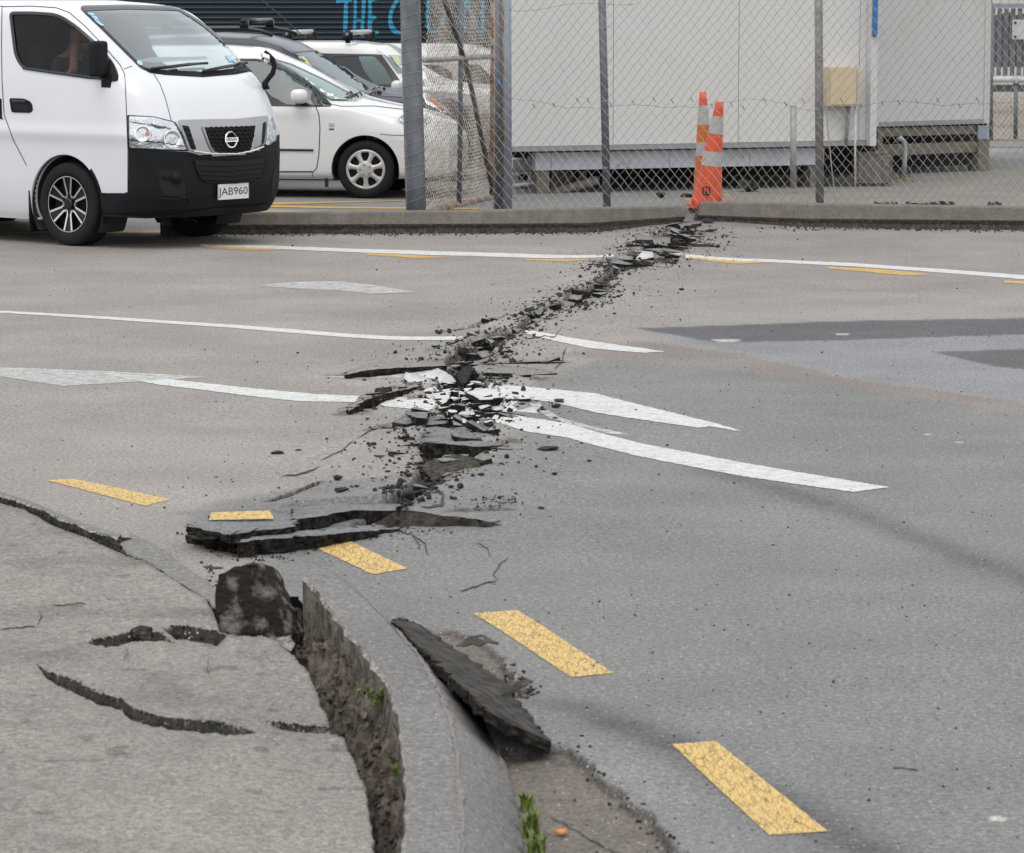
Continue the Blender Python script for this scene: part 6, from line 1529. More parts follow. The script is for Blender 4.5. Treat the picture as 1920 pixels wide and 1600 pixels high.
# pale van seen through the mesh of the gate
def simple_van(name, label, px, py, gz, ang, m_):
    v = Vehicle(name, label, None, (px, py), gz, ang, .85); v.hw = .85
    G_ = [(-3.6, .9), (-3.5, 1.3), (-3.3, 1.40), (-.75, 1.40), (-.45, 1.32), (.1, .95), (.8, .85), (.93, .6), (.97, .4)]
    Vv = []; n = len(G_)
    for sy, zb in ((-.78, 0), (-.85, 0), (.85, 0), (.78, 0)):
        for x, z in G_: Vv.append(v.w((x * (.985 if abs(sy) < .8 else 1), sy * (.95 if z > 1.5 else 1), z if abs(sy) > .8 else z + .02)))
        
    xs_ = np.linspace(-3.6, .97, 60); V = []; 
    for x in xs_:
        zt = float(np.interp(x, [g[0] for g in G_[:8]], [g[1] for g in G_[:8]])); pr = [(.80, .28), (.85, .40), (.85, 1.0), (.82, min(zt - .05, 1.15)), (.76, zt - .06), (.68, zt), (0, zt + .02)]
        row = [(x, -a, b) for a, b in pr] + [(x, a, b) for a, b in reversed(pr[:-1])]; V += [v.w(p) for p in row]
    nc = 13; Fc = [(i * nc + j, (i + 1) * nc + j, (i + 1) * nc + j + 1, i * nc + j + 1) for i in range(59) for j in range(12)] + [tuple(range(13)), tuple(59 * 13 + j for j in range(12, -1, -1))]
    v.bvh = BVHTree.FromPolygons([tuple(p) for p in V], Fc); mesh_obj('body', V, Fc, m_, v.t, True)
    for x in (0, -2.6):
        for sg in (-1, 1): wheel(v, x, sg, .32, .2, .2, 'hubcap')
    return v
vD = simple_van('parked_van', 'pale van seen through the mesh of the open gate', 960, 297, .03, 9, M['silverbody'])
patch(vD, 'side_window', roundpoly([(770,122),(820,122),(846,134,8),(850,165),(770,168)], 4), M['blacktrim'], off=.004, thick=0)
patch(vD, 'side_window', roundpoly([(862,120),(900,122),(935,160),(865,162)], 4), M['blacktrim'], off=.004, thick=0)
strip(vD, 'body_line', [(770,172),(930,172)], 2, M['gap'])
# ================================================================== YARD: fence, gate, buildings, cones
M['galv'] = mat('galvanised_wire', (.33, .315, .29), .5, metal=.2, var=.2, scale=8)
M['wiregate'] = mat('weathered_gate_wire', (.42, .38, .33), .6, metal=.1, var=.3, scale=6)
M['steel'] = mat('grey_steel_post', (.13, .14, .16), .5, metal=.3, var=.22, scale=7, dirt=((.20, .18, .15), 14, .55, .75))
M['steelblue'] = mat('blue_grey_post', (.24, .27, .32), .5, metal=.2, var=.12, scale=7)
M['pole'] = mat('galvanised_pole', (.115, .125, .14), .45, metal=.35, col2=(.20, .21, .225), thr=(.35, .7), scale=9, streak=(1, 1, .5))
M['palepost'] = mat('pale_steel_post', (.30, .29, .28), .55, metal=.2, var=.2, scale=9)
M['rust'] = mat('rusty_pipe', (.20, .085, .03), .8, col2=(.30, .26, .22), thr=(.4, .6), scale=14)
M['brownsteel'] = mat('dull_brown_tube', (.10, .092, .08), .6, metal=.2, var=.25, scale=10)
M['clad'] = mat('cream_cladding', (.58, .565, .545), .75, var=.03, scale=1.2, dirt=((.50, .455, .395), 1.3, .52, .8), streak=(1, 1, .25))
M['clad2'] = mat('grey_cream_cladding', (.50, .495, .48), .75, var=.03, scale=1.0, dirt=((.42, .39, .35), 1.5, .5, .8))
M['flash'] = mat('grey_flashing', (.27, .27, .275), .55, metal=.2, var=.15, scale=6)
M['beam'] = mat('pale_steel_beam', (.48, .49, .53), .6, var=.1, scale=5, dirt=((.20, .17, .13), 6, .58, .75))
M['timber'] = mat('mossy_timber', (.16, .145, .12), .9, col2=(.11, .115, .045), thr=(.5, .72), scale=7, streak=(.4, 1, 3), bump=.003, bscale=60)
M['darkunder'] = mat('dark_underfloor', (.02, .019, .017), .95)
M['whitep'] = mat('white_pvc', (.52, .52, .53), .45, var=.05)
M['greyp'] = mat('grey_pvc_pipe', (.36, .37, .38), .45, var=.08)
M['bluep'] = mat('blue_panel', (.02, .13, .36), .5, var=.1)
M['beige'] = mat('beige_meter_box', (.52, .42, .28), .55, var=.05, scale=8)
M['blockc'] = mat('old_concrete_block', (.11, .10, .09), .95, col2=(.19, .175, .155), thr=(.4, .7), scale=16, bump=.01, bscale=30)
M['apron'] = mat('yard_concrete', (.175, .16, .14), .9, var=.15, scale=1.6, bump=.004, bscale=40, dirt=((.11, .10, .09), 3, .55, .75))
M['beigegravel'] = mat('beige_gravel', (.24, .205, .165), .95, var=.18, scale=25, bump=.01, bscale=40)
M['corr'] = mat('dark_corrugated_steel', (.018, .032, .042), .45, metal=.2, var=.15, scale=2, streak=(.3, 1, 1))
M['bluepaint'] = mat('bright_blue_paint', (.03, .26, .42), .5, var=.10, scale=5)
M['coneorange'] = mat('red_orange_cone', (.62, .075, .022), .5, var=.08, scale=8, dirt=((.30, .08, .05), 20, .66, .8))
M['conedark'] = mat('orange_cone', (.50, .13, .02), .5, var=.08, scale=8)
M['conewhite'] = mat('reflective_band', (.38, .37, .36), .5, var=.10, scale=20, dirt=((.40, .12, .06), 30, .66, .72))
M['darkwood'] = mat('dark_slats', (.07, .062, .055), .85, var=.3, scale=5)
M['signw'] = mat('white_sign', (.50, .48, .50), .5, var=.05)

FY = 30.5
def fence_mesh(name, P0, U, length, z0, z1, mt, parent, r_=.0031, wd=.083, hd=.102, seed=0, nside=3):
    """woven diamond mesh: vertical zigzag strands from P0 along unit vector U"""
    nst = int(length / (wd / 2)); nz = int((z1 - z0) / (hd / 2)); rs = np.random.RandomState(seed)
    Nn = Vector((U.y, -U.x, 0)); V = []; Fc = []
    sag = rs.randn(nst + 2, nz + 2, 2) * .0032
    for k in range(nst):
        prev = None
        for j in range(nz + 1):
            kk = k + ((j + k) % 2); u_ = kk * wd / 2; z = z0 + j * hd / 2
            bow = .018 * float(math.sin(u_ * 2.1 + seed) * math.sin(z * 2.3)) + .012 * math.sin(u_ * 5.3)
            p = Vector(P0) + U * (u_ + sag[kk, j, 0] * 1.3 + .006 * math.sin(z * 7 + u_ * 3)) + Nn * (bow + (.0022 if (j + k) % 2 else -.0022)) + Vector((0, 0, z - P0[2] + sag[kk, j, 1] + .010 * math.sin(u_ * 2.7)))
            b = len(V)
            for q_ in range(nside):
                a = 2 * math.pi * q_ / nside; V.append((p + U * math.cos(a) * r_ + Nn * math.sin(a) * r_)[:])
            if prev is not None:
                for q_ in range(nside): Fc.append((prev + q_, prev + (q_ + 1) % nside, b + (q_ + 1) % nside, b + q_))
            prev = b
    o = mesh_obj(name, V, Fc, mt, parent, False); o['kind'] = 'stuff'; return o
PL = at_y(778, 380, FY); fx0 = at_y(797, 300, FY).x; fx1 = at_y(2150, 300, FY).x
fence = thing('chain_link_fence', 'tall diamond mesh fence on steel posts standing right behind the far kerb', 'fence', (fx0, FY, 0))
fence_mesh('wire_mesh', (fx0, FY - .03, .04), Vector((1, 0, 0)), fx1 - fx0, .04, 2.45, M['galv'], fence, seed=2)
def post(px0, px1, r_, z1, mt, Y, name='post', parent=fence, zb=-.03, tie=True):
    a = at_y(px0, 385, Y); b = at_y(px1, 5, Y); mb = MB(); t = (b - a) / (b.z - a.z)
    mb.tube([a + t * (zb - a.z), a + t * (z1 - a.z)], r_, 14); return mb.build(name, mt, parent, True)
p1 = post(1138, 1129, .036, 2.5, M['steel'], FY + .02); M['steel2'] = mat('pale_grey_post', (.21, .205, .20), .5, metal=.2, var=.25, scale=5)
p2 = post(1537, 1535, .038, 2.5, M['steel2'], FY + .02); post(2080, 2080, .036, 2.5, M['steel'], FY + .02); p4 = post(953, 952, .034, 2.5, M['steelblue'], FY + .10)
for o, zs_, px in ((p1, (.5, 1.1, 1.75), 1133), (p2, (.95, 1.47, 1.5, 1.9), 1536)):
    for z in zs_:
        c = at_y(px, 100, FY + .02); mb = MB(); mb.tube([Vector((c.x + .042 * math.cos(a), FY + .02 + .042 * math.sin(a), z + .01 * math.cos(a))) for a in np.linspace(0, 2 * math.pi, 17)], .004, 4, False); mb.build('tie_wire', M['galv'], o)
# straining wires with their loose ends
rs = random.Random(8)
mb = MB(); pts = []
for i, px in enumerate(np.arange(797, 2100, 14)): pts.append(at_y(px, 197 + 12 * math.sin(px / 47.) * math.sin(px / 190.) + rs.uniform(-2, 2), FY - .035))
mb.tube(pts, .0016, 3, False); mb.build('straining_wire', M['brownsteel'], fence)
mb = MB(); mb.tube([at_y(px, 20 - (px - 930) * .06 + 4 * math.sin(px / 30.), FY - .035) for px in np.arange(930, 1200, 12)], .0016, 3, False); mb.build('straining_wire', M['brownsteel'], fence)
for i in range(26):
    px = 1000 + i * 36 + rs.uniform(-8, 8); c = at_y(px, 192 + rs.uniform(-8, 8), FY - .04); mb = MB()
    mb.tube([c, c + Vector((.006, -.004, .006)), c + Vector((.012, 0, -.008)), c + Vector((.028, 0, -.036))], .0032, 4); mb.build('wire_knot', M['brownsteel'], fence)
mb = MB(); mb.tube([at_y(1547, 165, FY - .04), at_y(1552, 240, FY - .05), at_y(1560, 320, FY - .05), at_y(1568, 386, FY - .04)], .0055, 5); mb.build('loose_rod', M['palepost'], fence)
# big galvanised pole wrapped by tie wire
pole = thing('gate_pole', 'thick galvanised pole wrapped in wire where the mesh fence begins', 'pole', (PL.x, FY, 0))
a = at_y(780, 388, FY); b = at_y(769, 0, FY); t = (b - a) / (b.z - a.z)
mb = MB(); mb.tube([a + t * (z - a.z) for z in np.linspace(-.03, 2.7, 8)], .091, 28); mb.build('shaft', M['pole'], pole, True)
for i in range(24):
    z = .22 + i * .103; c = a + t * (z - a.z); tl = rs.uniform(.022, .04)
    mb = MB(); mb.tube([Vector((c.x + .0945 * math.cos(q_), c.y + .0945 * math.sin(q_), c.z + tl * math.cos(q_) + rs.uniform(-.002, .002))) for q_ in np.linspace(math.pi * .98, math.pi * 2.05, 14)] + [Vector((c.x + .115, FY - .03, c.z + tl + .02))], .0024, 4, False); mb.build('tie_wire', M['galv'], pole)
# ---------------------------------------------------------------- open gate leaf behind the fence
G0 = at_z(800, 396.5, .05); G1 = at_z(922, 369, .05); U = (G1 - G0); U.z = 0; GL = U.length; U.normalize()
gate = thing('mesh_gate', 'open gate leaf of dense wire mesh on a tube frame, seen nearly end on', 'gate', (G0.x, G0.y, 0))
def gp(px, py):     # point of the gate plane seen at a pixel
    d = ray(px, py); Nn = Vector((U.y, -U.x, 0)); t = (Vector((G0.x, G0.y, 0)) - CAM).dot(Nn) / d.dot(Nn); return CAM + d * t
fence_mesh('wire_mesh', (G0.x, G0.y, .05), U, GL, .07, 2.5, M['wiregate'], gate, r_=.0032, wd=.062, hd=.07, seed=5)
def gtube(name, P, r_, mt, lay=0):
    mb = MB(); Nn = Vector((U.y, -U.x, 0)) * lay; mb.tube([p + Nn for p in P], r_, 10); return mb.build(name, mt, gate, True)
gtube('bottom_rail', [gp(800, 397), gp(920, 370)], .024, M['rust'], .02)
gtube('middle_rail', [gp(790, 113), gp(921, 106)], .026, M['palepost'], .03)
gtube('upright', [gp(862, -60), gp(857, 384)], .025, M['steel'], .02)
gtube('brace', [gp(822, -12), gp(862, 106)], .024, M['brownsteel'], .035)
gtube('brace', [gp(866, 112), gp(919, 366)], .024, M['brownsteel'], .035)
gtube('upright', [gp(921, -60), gp(918, 366)], .022, M['rust'], .02)
for i in range(40):
    f_ = i / 40; p = gp(800 + 120 * f_, 397 - 27 * f_); mb = MB(); Nn = Vector((U.y, -U.x, 0)); mb.tube([p + Nn * .02 + (Nn * math.cos(q_) + Vector((0, 0, 1)) * math.sin(q_)) * .028 + U * .01 * math.cos(q_) for q_ in np.linspace(0, 2 * math.pi, 9)], .0026, 3, False); mb.build('lacing_wire', M['wiregate'], gate)
lt = MB(); c = gp(920, 300); lt.box(c + Vector((.0, -.05, 0)), (.05, .05, .12)); lt.build('latch', M['rust'], gate)
lt = MB(); c = gp(921, 340); lt.tube([c + Vector((0, -.05, .15)), c + Vector((0, -.05, -.20))], .012, 8); lt.build('drop_bolt', M['brownsteel'], gate)
g2 = thing('gate_posts', 'cluster of old gate posts and a folded second leaf beside the mesh gate', 'gate post', at_z(938, 380, 0))
for px0, px1, r_, mt, Y in ((934, 934, .030, 'steel', 31.2), (944, 943, .018, 'rust', 31.0), (928, 929, .014, 'palepost', 31.4), (947.5, 947, .010, 'whitep', 31.0), (941, 939, .012, 'brownsteel', 30.9)):
    post(px0, px1, r_, 2.5, M[mt], Y, 'upright', g2)
lt = MB(); c = at_y(943, 325, 30.9); lt.tube([c + Vector((0, 0, .2)), c + Vector((0, 0, -.35))], .012, 8); lt.box(c, (.08, .03, .03)); lt.build('drop_bolt', M['brownsteel'], g2)
lt = MB(); c = at_y(935, 145, 30.9); lt.tube([c, c + Vector((.01, -.02, -.06)), c + Vector((.02, -.01, -.10))], .012, 6); lt.build('cord', M['bluep'], g2)
mb = MB(); c = at_y(960, 350, 30.62); mb.tube([c + Vector((.03 * math.sin(q_ * 2.2), -.02, .09 * math.cos(q_ * 3) - .02)) for q_ in np.linspace(0, 6.3, 40)], .0022, 4, False); o = mb.build('wire_coil', M['galv']); tag(o, 'loose coil of wire hanging at the foot of the blue-grey post', 'wire')

# ---------------------------------------------------------------- cream building on piles
def hplane(pA, pB):      # vertical plane through two ground pixels
    A = at_z(*pA, .03); B = at_z(*pB, .03); u_ = (B - A); u_.z = 0; u_.normalize(); n_ = Vector((u_.y, -u_.x, 0)); n_ = n_ if n_.y < 0 else -n_; return A, B, u_, n_
def onp(pl, px, py, off=0):
    A, B, u_, n_ = pl; d = ray(px, py); t = (A + n_ * off - CAM).dot(n_) / d.dot(n_); return CAM + d * t
def wallbox(name, pl, px0, px1, pytop, pybot, th, mt, parent, off=0, bev=0):
    """board in the plane: pixel extents give its corners at the right hand and left hand ends"""
    A, B, u_, n_ = pl
    bl = onp(pl, px0, pybot[0] if isinstance(pybot, tuple) else pybot, off); br = onp(pl, px1, pybot[1] if isinstance(pybot, tuple) else pybot, off)
    zt = onp(pl, px0, pytop[0] if isinstance(pytop, tuple) else pytop, off).z
    zb = (bl.z + br.z) / 2; P = [Vector((bl.x, bl.y, zb)), Vector((br.x, br.y, zb)), Vector((br.x, br.y, zt)), Vector((bl.x, bl.y, zt))]
    V = P + [p - n_ * th for p in P]
    return mesh_obj(name, V, [(0, 1, 2, 3), (5, 4, 7, 6), (1, 5, 6, 2), (4, 0, 3, 7), (3, 2, 6, 7), (4, 5, 1, 0)], mt, parent)
W1 = hplane((955, 366), (1640, 350))
b1 = thing('site_building', 'cream panelled building raised on piles behind the cones', 'building', tuple(W1[0]))
edges = [950, 1149.5, 1384, 1610, 1630]
for a, b in zip(edges[:-1], edges[1:]): wallbox('wall_panel', W1, a + .6, b - .6, -420, (275 - (a - 960) * .018, 275 - (b - 960) * .018), .08, M['clad'], b1)
wallbox('backing', W1, 951, 1629, -420, (272, 263), .02, M['flash'], b1, off=-.09)
wallbox('base_flashing', W1, 950, 1630, (276, 276), (284, 274), .10, M['flash'], b1, off=.03)
wallbox('steel_beam', W1, 1004, 1545, (287, 287), (320, 309), .10, M['beam'], b1, off=-.10)
for px in (1033, 1255, 1405): wallbox('beam_joint', W1, px, px + 1.2, (288, 288), (319, 319), .01, M['flash'], b1, off=-.098)
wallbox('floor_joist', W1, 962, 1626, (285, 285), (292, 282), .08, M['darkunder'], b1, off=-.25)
A, B, u_, n_ = W1
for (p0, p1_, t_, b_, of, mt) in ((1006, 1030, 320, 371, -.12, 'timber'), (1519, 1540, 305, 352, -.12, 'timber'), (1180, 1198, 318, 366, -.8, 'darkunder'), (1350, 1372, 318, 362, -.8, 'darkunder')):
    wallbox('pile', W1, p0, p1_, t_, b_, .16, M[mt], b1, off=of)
for (p0, p1_, t_, b_, of) in ((1040, 1075, 322, 352, -.5), (1090, 1100, 322, 366, -.4)): wallbox('brace_board', W1, p0, p1_, t_, b_, .08, M['timber'], b1, off=of)
# floor and an added near-black back that keep the underfloor space dark
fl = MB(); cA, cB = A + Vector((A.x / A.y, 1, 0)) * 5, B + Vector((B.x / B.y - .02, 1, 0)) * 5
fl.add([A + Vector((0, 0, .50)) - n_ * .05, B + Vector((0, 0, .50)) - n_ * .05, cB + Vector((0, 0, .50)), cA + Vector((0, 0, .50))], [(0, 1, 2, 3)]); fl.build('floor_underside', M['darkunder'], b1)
wallbox('underfloor_dark_back', W1, 975, 1660, 250, (370, 355), .05, M['darkunder'], b1, off=-2.6)
fl = MB(); H3 = Vector((0, 0, 4.6)); fl.add([A + H3, B + H3, cB + H3, cA + H3], [(0, 1, 2, 3)]); fl.add([A + H3, cA + H3, cA + Vector((0, 0, .5)), A + Vector((0, 0, .5))], [(0, 1, 2, 3)]); fl.add([B + H3, cB + H3, cB + Vector((0, 0, .5)), B + Vector((0, 0, .5))], [(0, 1, 2, 3)]); fl.build('roof_and_ends', M['clad'], b1)
wallbox('downpipe', W1, 1631, 1643, -420, (274, 274), .09, M['whitep'], b1, off=.10)
wallbox('blue_edge_panel', W1, 1638, 1645.5, -420, (66, 66), .03, M['bluep'], b1, off=.14)
wallbox('blue_edge_panel', W1, 1640.5, 1643.5, (66, 66), (70, 70), .03, M['bluep'], b1, off=.141)
mbx = wallbox('meter_box', W1, 1554, 1611.5, (127, 127), (199, 199), .16, M['beige'], None, off=.17); tag(mbx, 'beige metal meter box fixed to the cream wall beside the white downpipe', 'meter box')
wallbox('box_lid', W1, 1557, 1609, (131, 131), (196, 196), .008, M['beige'], mbx, off=.182); wallbox('box_seam', W1, 1606, 1607, (131, 131), (196, 196), .004, M['flash'], mbx, off=.186)
mb = MB(); mb.tube([onp(W1, 1603.5, 200, .10), onp(W1, 1603.5, 351, .10)], .012, 8); o = mb.build('conduit', M['whitep'], None, True); tag(o, 'thin white conduit running from the meter box to the ground', 'pipe')
mb = MB(); mb.tube([onp(W1, 1591, 200, .06), onp(W1, 1589, 235, .05), onp(W1, 1586, 275, .03)], .018, 8); o = mb.build('conduit', M['flash'], None, True); tag(o, 'short dark grey conduit below the meter box', 'pipe')
mb = MB(); mb.tube([onp(W1, 1487.5, 353, .8), onp(W1, 1487.5, 198, .8)], .033, 12); o = mb.build('steel_bollard', M['palepost'], None, True); tag(o, 'short pale steel post standing in front of the cream building', 'post')
# pipes and clutter under the left end
for i, (P, r_, mt, lb) in enumerate([([(962, 318), (985, 316), (1002, 318)], .03, 'timber', 'short timber offcut under the left end of the cream building'), ([(960, 350), (980, 346), (1005, 344)], .02, 'greyp', 'thin grey pipe lying under the left end of the cream building'),
        ([(1008, 372), (1080, 350), (1120, 338)], .05, 'blockc', 'thick dark pipe sloping under the cream building'), ([(990, 292), (1000, 310), (988, 345)], .012, 'galv', 'loose hanging cable under the left end of the cream building')]):
    mb = MB(); mb.tube([onp(W1, a, b, -.2) for a, b in P], r_, 8); o = mb.build('pipe', M[mt], None, True); tag(o, lb, 'pipe')
wallbox_o = wallbox('tank', W1, 962, 1000, (300, 300), (327, 327), .5, M['beam'], None, off=-.9); tag(wallbox_o, 'pale box unit behind the pipes under the left end of the cream building', 'tank')
# low stones behind the cones
for i, (a, b, w_) in enumerate([(1290, 362, 34), (1240, 364, 30), (1400, 352, 60)]):
    p = at_z(a, b + 8, .03); o = bpy.data.objects.new('rubble_stone', CH[i * 2 + 1].copy()); o.data.materials.clear(); o.data.materials.append(M['crackface']); COL.objects.link(o); o.location = p; s_ = w_ / (F / p.y); o.scale = (s_, s_, s_ * .8); WLOC[o.name] = p
    tag(o, ['grey stone in the shadow of the building behind the cones', 'smaller grey stone left of the cones under the building', 'large grey stone right of the cones under the building'][i], 'stone')
# concrete block
P = [at_z(1606, 351, .03), at_z(1671, 350, .03)]; bm = bmesh.new(); bmesh.ops.create_cube(bm, size=1); wx = (P[1] - P[0]).length; bmesh.ops.scale(bm, vec=(wx, .36, .355), verts=bm.verts)
bmesh.ops.bevel(bm, geom=bm.edges[:], offset=.035, segments=2, affect='EDGES'); bmesh.ops.subdivide_edges(bm, edges=bm.edges[:], cuts=2, use_grid_fill=True)
rs = random.Random(3)
for v_ in bm.verts: v_.co += Vector((rs.uniform(-1, 1), rs.uniform(-1, 1), rs.uniform(-1, 1))) * .004
bm.verts.index_update(); cc = (P[0] + P[1]) / 2 + Vector((0, .18, .18))
o = mesh_obj('concrete_block', [v_.co + cc for v_ in bm.verts], [[q_.index for q_ in f.verts] for f in bm.faces], M['blockc']); bm.free(); tag(o, 'rough dark concrete block on the ground below the white downpipe', 'concrete block')

# ---------------------------------------------------------------- second building
W2 = hplane((1643, 330), (1855, 321))
b2 = thing('site_building', 'smaller grey-cream building on timber bearers at the right', 'building', tuple(W2[0]))
wallbox('wall_panel', W2, 1600, 1844, -420, (241, 230.5), .08, M['clad2'], b2); wallbox('corner_trim', W2, 1844.6, 1855, -420, (232, 229), .10, M['clad2'], b2, off=.012)
wallbox('base_flashing', W2, 1650, 1844, (229, 229), (238, 230), .02, M['flash'], b2, off=.012)
A2, B2, u2, n2 = W2; cA2, cB2 = A2 - n2 * 4, B2 + Vector((B2.x / B2.y - .02, 1, 0)) * 4
fl = MB(); fl.add([A2 + Vector((0, 0, .58)) - n2 * .1 - u2, B2 + Vector((0, 0, .58)) - n2 * .1, cB2 + Vector((0, 0, .58)), cA2 + Vector((0, 0, .58))], [(0, 1, 2, 3)]); fl.add([B2 + Vector((0, 0, .55)), cB2 + Vector((0, 0, .55)), cB2 + H3, B2 + H3], [(0, 1, 2, 3)]); fl.build('floor_and_side', M['clad2'], b2)
wallbox('joist_end_row', W2, 1646, 1850, (238, 238), (246, 238), .3, M['darkunder'], b2, off=-.10)
wallbox('timber_bearer', W2, 1650, 1834, (241, 241), (256, 252), .08, M['timber'], b2, off=-.04)
wallbox('timber_bearer', W2, 1650, 1836, (272, 272), (291, 287), .08, M['timber'], b2, off=-.05)
wallbox('pile', W2, 1834, 1854, (262, 262), (323, 323), .18, M['timber'], b2, off=-.02); wallbox('pile', W2, 1645, 1655, (240, 240), (325, 325), .18, M['timber'], b2, off=-.02)
wallbox('steel_bracket', W2, 1834, 1852, (236, 236), (261, 261), .02, M['steelblue'], b2, off=.0)
wallbox('underfloor_dark_sheet', W2, 1640, 1850, (256, 256), (324, 324), .04, M['darkunder'], b2, off=-1.2)  # near-black sheet added behind the bearers to keep the underfloor dark
mb = MB(); mb.tube([onp(W2, a, b, .12) for a, b in ((1684, 262), (1689, 260), (1694, 265), (1697, 280), (1696, 300), (1695, 326))], .028, 12); o = mb.build('drain_pipe', M['greyp'], None, True); tag(o, 'bent pale grey drain pipe in front of the timber bearers', 'pipe')
# leaf litter and apron
def gsheet(name, poly, z, mt, lab=None):
    V = [at_z(a, b, z) for a, b in poly]; o = mesh_obj(name, V, [tuple(range(len(V)))], mt, YARD); return o
gsheet('concrete_apron', [(1330,362),(1400,352),(1500,352),(1640,349),(1700,330),(1860,321),(1960,318),(2300,316),(2300,398),(1290,398),(1290,372)], .034, M['apron'])
gsheet('beige_gravel', [(1856,172),(2400,172),(2400,262),(1856,262)], .035, M['beigegravel'])
gsheet('footing_strip', [(1856,262),(2400,262),(2400,276),(1856,276)], .036, M['apron'])
for P in ([(500,397),(800,402),(800,404),(500,399)], [(500,380),(760,376),(790,374),(790,376),(500,384)], [(430,383),(640,388),(900,390),(900,392.5),(640,391),(430,387)], [(430,394),(640,397),(680,398),(640,399),(430,397)], [(-60,437),(300,434),(300,438),(-60,441)], [(-60,425),(300,424),(300,427),(-60,429)], [(500,362),(640,363),(640,365),(500,364)], [(790,376),(900,372),(900,374),(790,378)]):
    V = [at_z(a, b, .035 if b < 405 else .02) for a, b in P]
    if P[0][1] > 405: sheet('yellow_line', P, M['yellowfar'], ROAD, step=20)
    else: mesh_obj('yellow_line', V, [tuple(range(len(V)))], M['yellowfar'], YARD)
mb = MB(); rs = random.Random(9)
for i in range(160):
    p = at_z(1690 + rs.gauss(0, 12), 333 + rs.gauss(0, 5), .04); a = rs.uniform(0, 6.28); s_ = .02; mb.add([p + Vector((math.cos(a + q_) * s_, math.sin(a + q_) * s_, rs.uniform(0, .02))) for q_ in (0, 1.8, 3.4)], [(0, 1, 2)], rs.randrange(2))
o = mb.build('leaf_litter', [M['leaf2'], M['rust']]); tag(o, 'heap of dead leaves beside the concrete block', 'leaves', kind='stuff')
# torn black membrane edge on the apron
for a, b in ((1640, 1685), (1700, 1790), (1850, 1880)):
    mb = MB()
    P = [at_z(a + (b - a) * k / 10, 384 + rs.uniform(-1, 1), .04) for k in range(11)]
    for p, q_ in zip(P[:-1], P[1:]): mb.add([p, q_, q_ + Vector((0, .12, rs.uniform(.0, .03))), p + Vector((0, .12, rs.uniform(.0, .03)))], [(0, 1, 2, 3)])
    o = mb.build('torn_membrane', M['slab_side']); tag(o, {1640: 'short ragged black edging strip, leftmost behind the right hand kerb', 1700: 'longest ragged black edging strip behind the right hand kerb', 1850: 'shortest ragged black edging strip, rightmost behind the right hand kerb'}[a], 'edging')

# ---------------------------------------------------------------- dark corrugated wall with painted letters
CWp = hplane((230, 252), (1000, 246)); cA_, cB_, cu_, cn_ = CWp; PER = .0745
def cw(x_, z, off=0): return cA_ + cu_ * x_ + Vector((0, 0, z - cA_.z)) + cn_ * (.016 * math.sin(2 * math.pi * z / PER) + off)
sh = thing('corrugated_shed', 'dark corrugated steel shed painted with big blue letters behind the parked cars', 'building', tuple(cA_))
Lw = (cB_ - cA_).length; zs_ = np.arange(.03, 3.4, PER / 8); V = []; Fc = []
for z in zs_: V += [cw(-9, z), cw(Lw, z)]
Fc = [(2 * i, 2 * i + 1, 2 * i + 3, 2 * i + 2) for i in range(len(zs_) - 1)]
mesh_obj('corrugated_wall', V, Fc, M['corr'], sh, True)
mb = MB(); mb.add([cw(-9, 3.4), cw(Lw, 3.4), cw(Lw, 3.4) - cn_ * 8, cw(-9, 3.4) - cn_ * 8], [(0, 1, 2, 3)]); mb.build('roof', M['corr'], sh)
def wallpaint(P, nm='painted_letter'):
    Q = []
    for a, b in P:
        p = onp(CWp, a, b); Q.append(((p - cA_).dot(cu_), p.z))
    bm = bmesh.new(); vs = [bm.verts.new((a, b, 0)) for a, b in Q]
    for t in tessellate_polygon([[Vector((a, b, 0)) for a, b in Q]]): bm.faces.new([vs[i] for i in t])
    lo, hi = min(q_[1] for q_ in Q), max(q_[1] for q_ in Q); z = math.floor(lo / (PER / 8)) * PER / 8
    while z < hi:
        if z > lo: bmesh.ops.bisect_plane(bm, geom=bm.verts[:] + bm.edges[:] + bm.faces[:], plane_co=(0, z, 0), plane_no=(0, 1, 0))
        z += PER / 8
    bm.verts.index_update(); o = mesh_obj(nm, [cw(v_.co.x, v_.co.y, .004) for v_ in bm.verts], [[v_.index for v_ in f.verts] for f in bm.faces], M['bluepaint'], sh, True); bm.free()
wallpaint([(630,-20),(662,-20),(660,3),(652,4),(652,20),(652,40),(650,62),(646.5,70),(643,66),(643.5,45),(644.5,20),(645,4.5),(630,5.5)])
wallpaint([(664,-30),(669.5,-30),(669,20),(668,35),(678,35),(678,20),(679,-30),(687,-30),(685,15),(683,40),(682.5,60),(682,69),(676,68),(676,50),(676.5,41),(668,41),(668,60),(666,68),(662,67),(661,60),(662.5,35)])
wallpaint([(690,-30),(712,-30),(711,0),(697,3.5),(697.5,30),(704,30),(706,36),(698,40),(696,58),(710,58),(709.5,64),(690,69),(689,45),(690.5,25)])
wallpaint([(765,-30),(750,-12),(738,4),(731,18),(728,32),(728,46),(732,57),(740,64.5),(755,67),(772,65),(772,60),(752,60),(744,56),(737,47),(735,35),(737,22),(744,8),(755,-6),(768,-20)])
wallpaint([(812,-25),(824,-22),(834,-5),(836,20),(834,45),(826,60),(812,64),(801,55),(798,35),(799,8),(803,-12),(812,-25),(813,-16),(808,-6),(805,10),(804,34),(806,50),(814,57),(822,52),(828,40),(830,20),(827,-2),(820,-14),(813,-16)])
wallpaint([(866,-30),(873,-30),(880,5),(890,35),(901,55),(902,-30),(909,-30),(908,66),(901,66),(886,40),(874,12),(874,60),(867,62)])

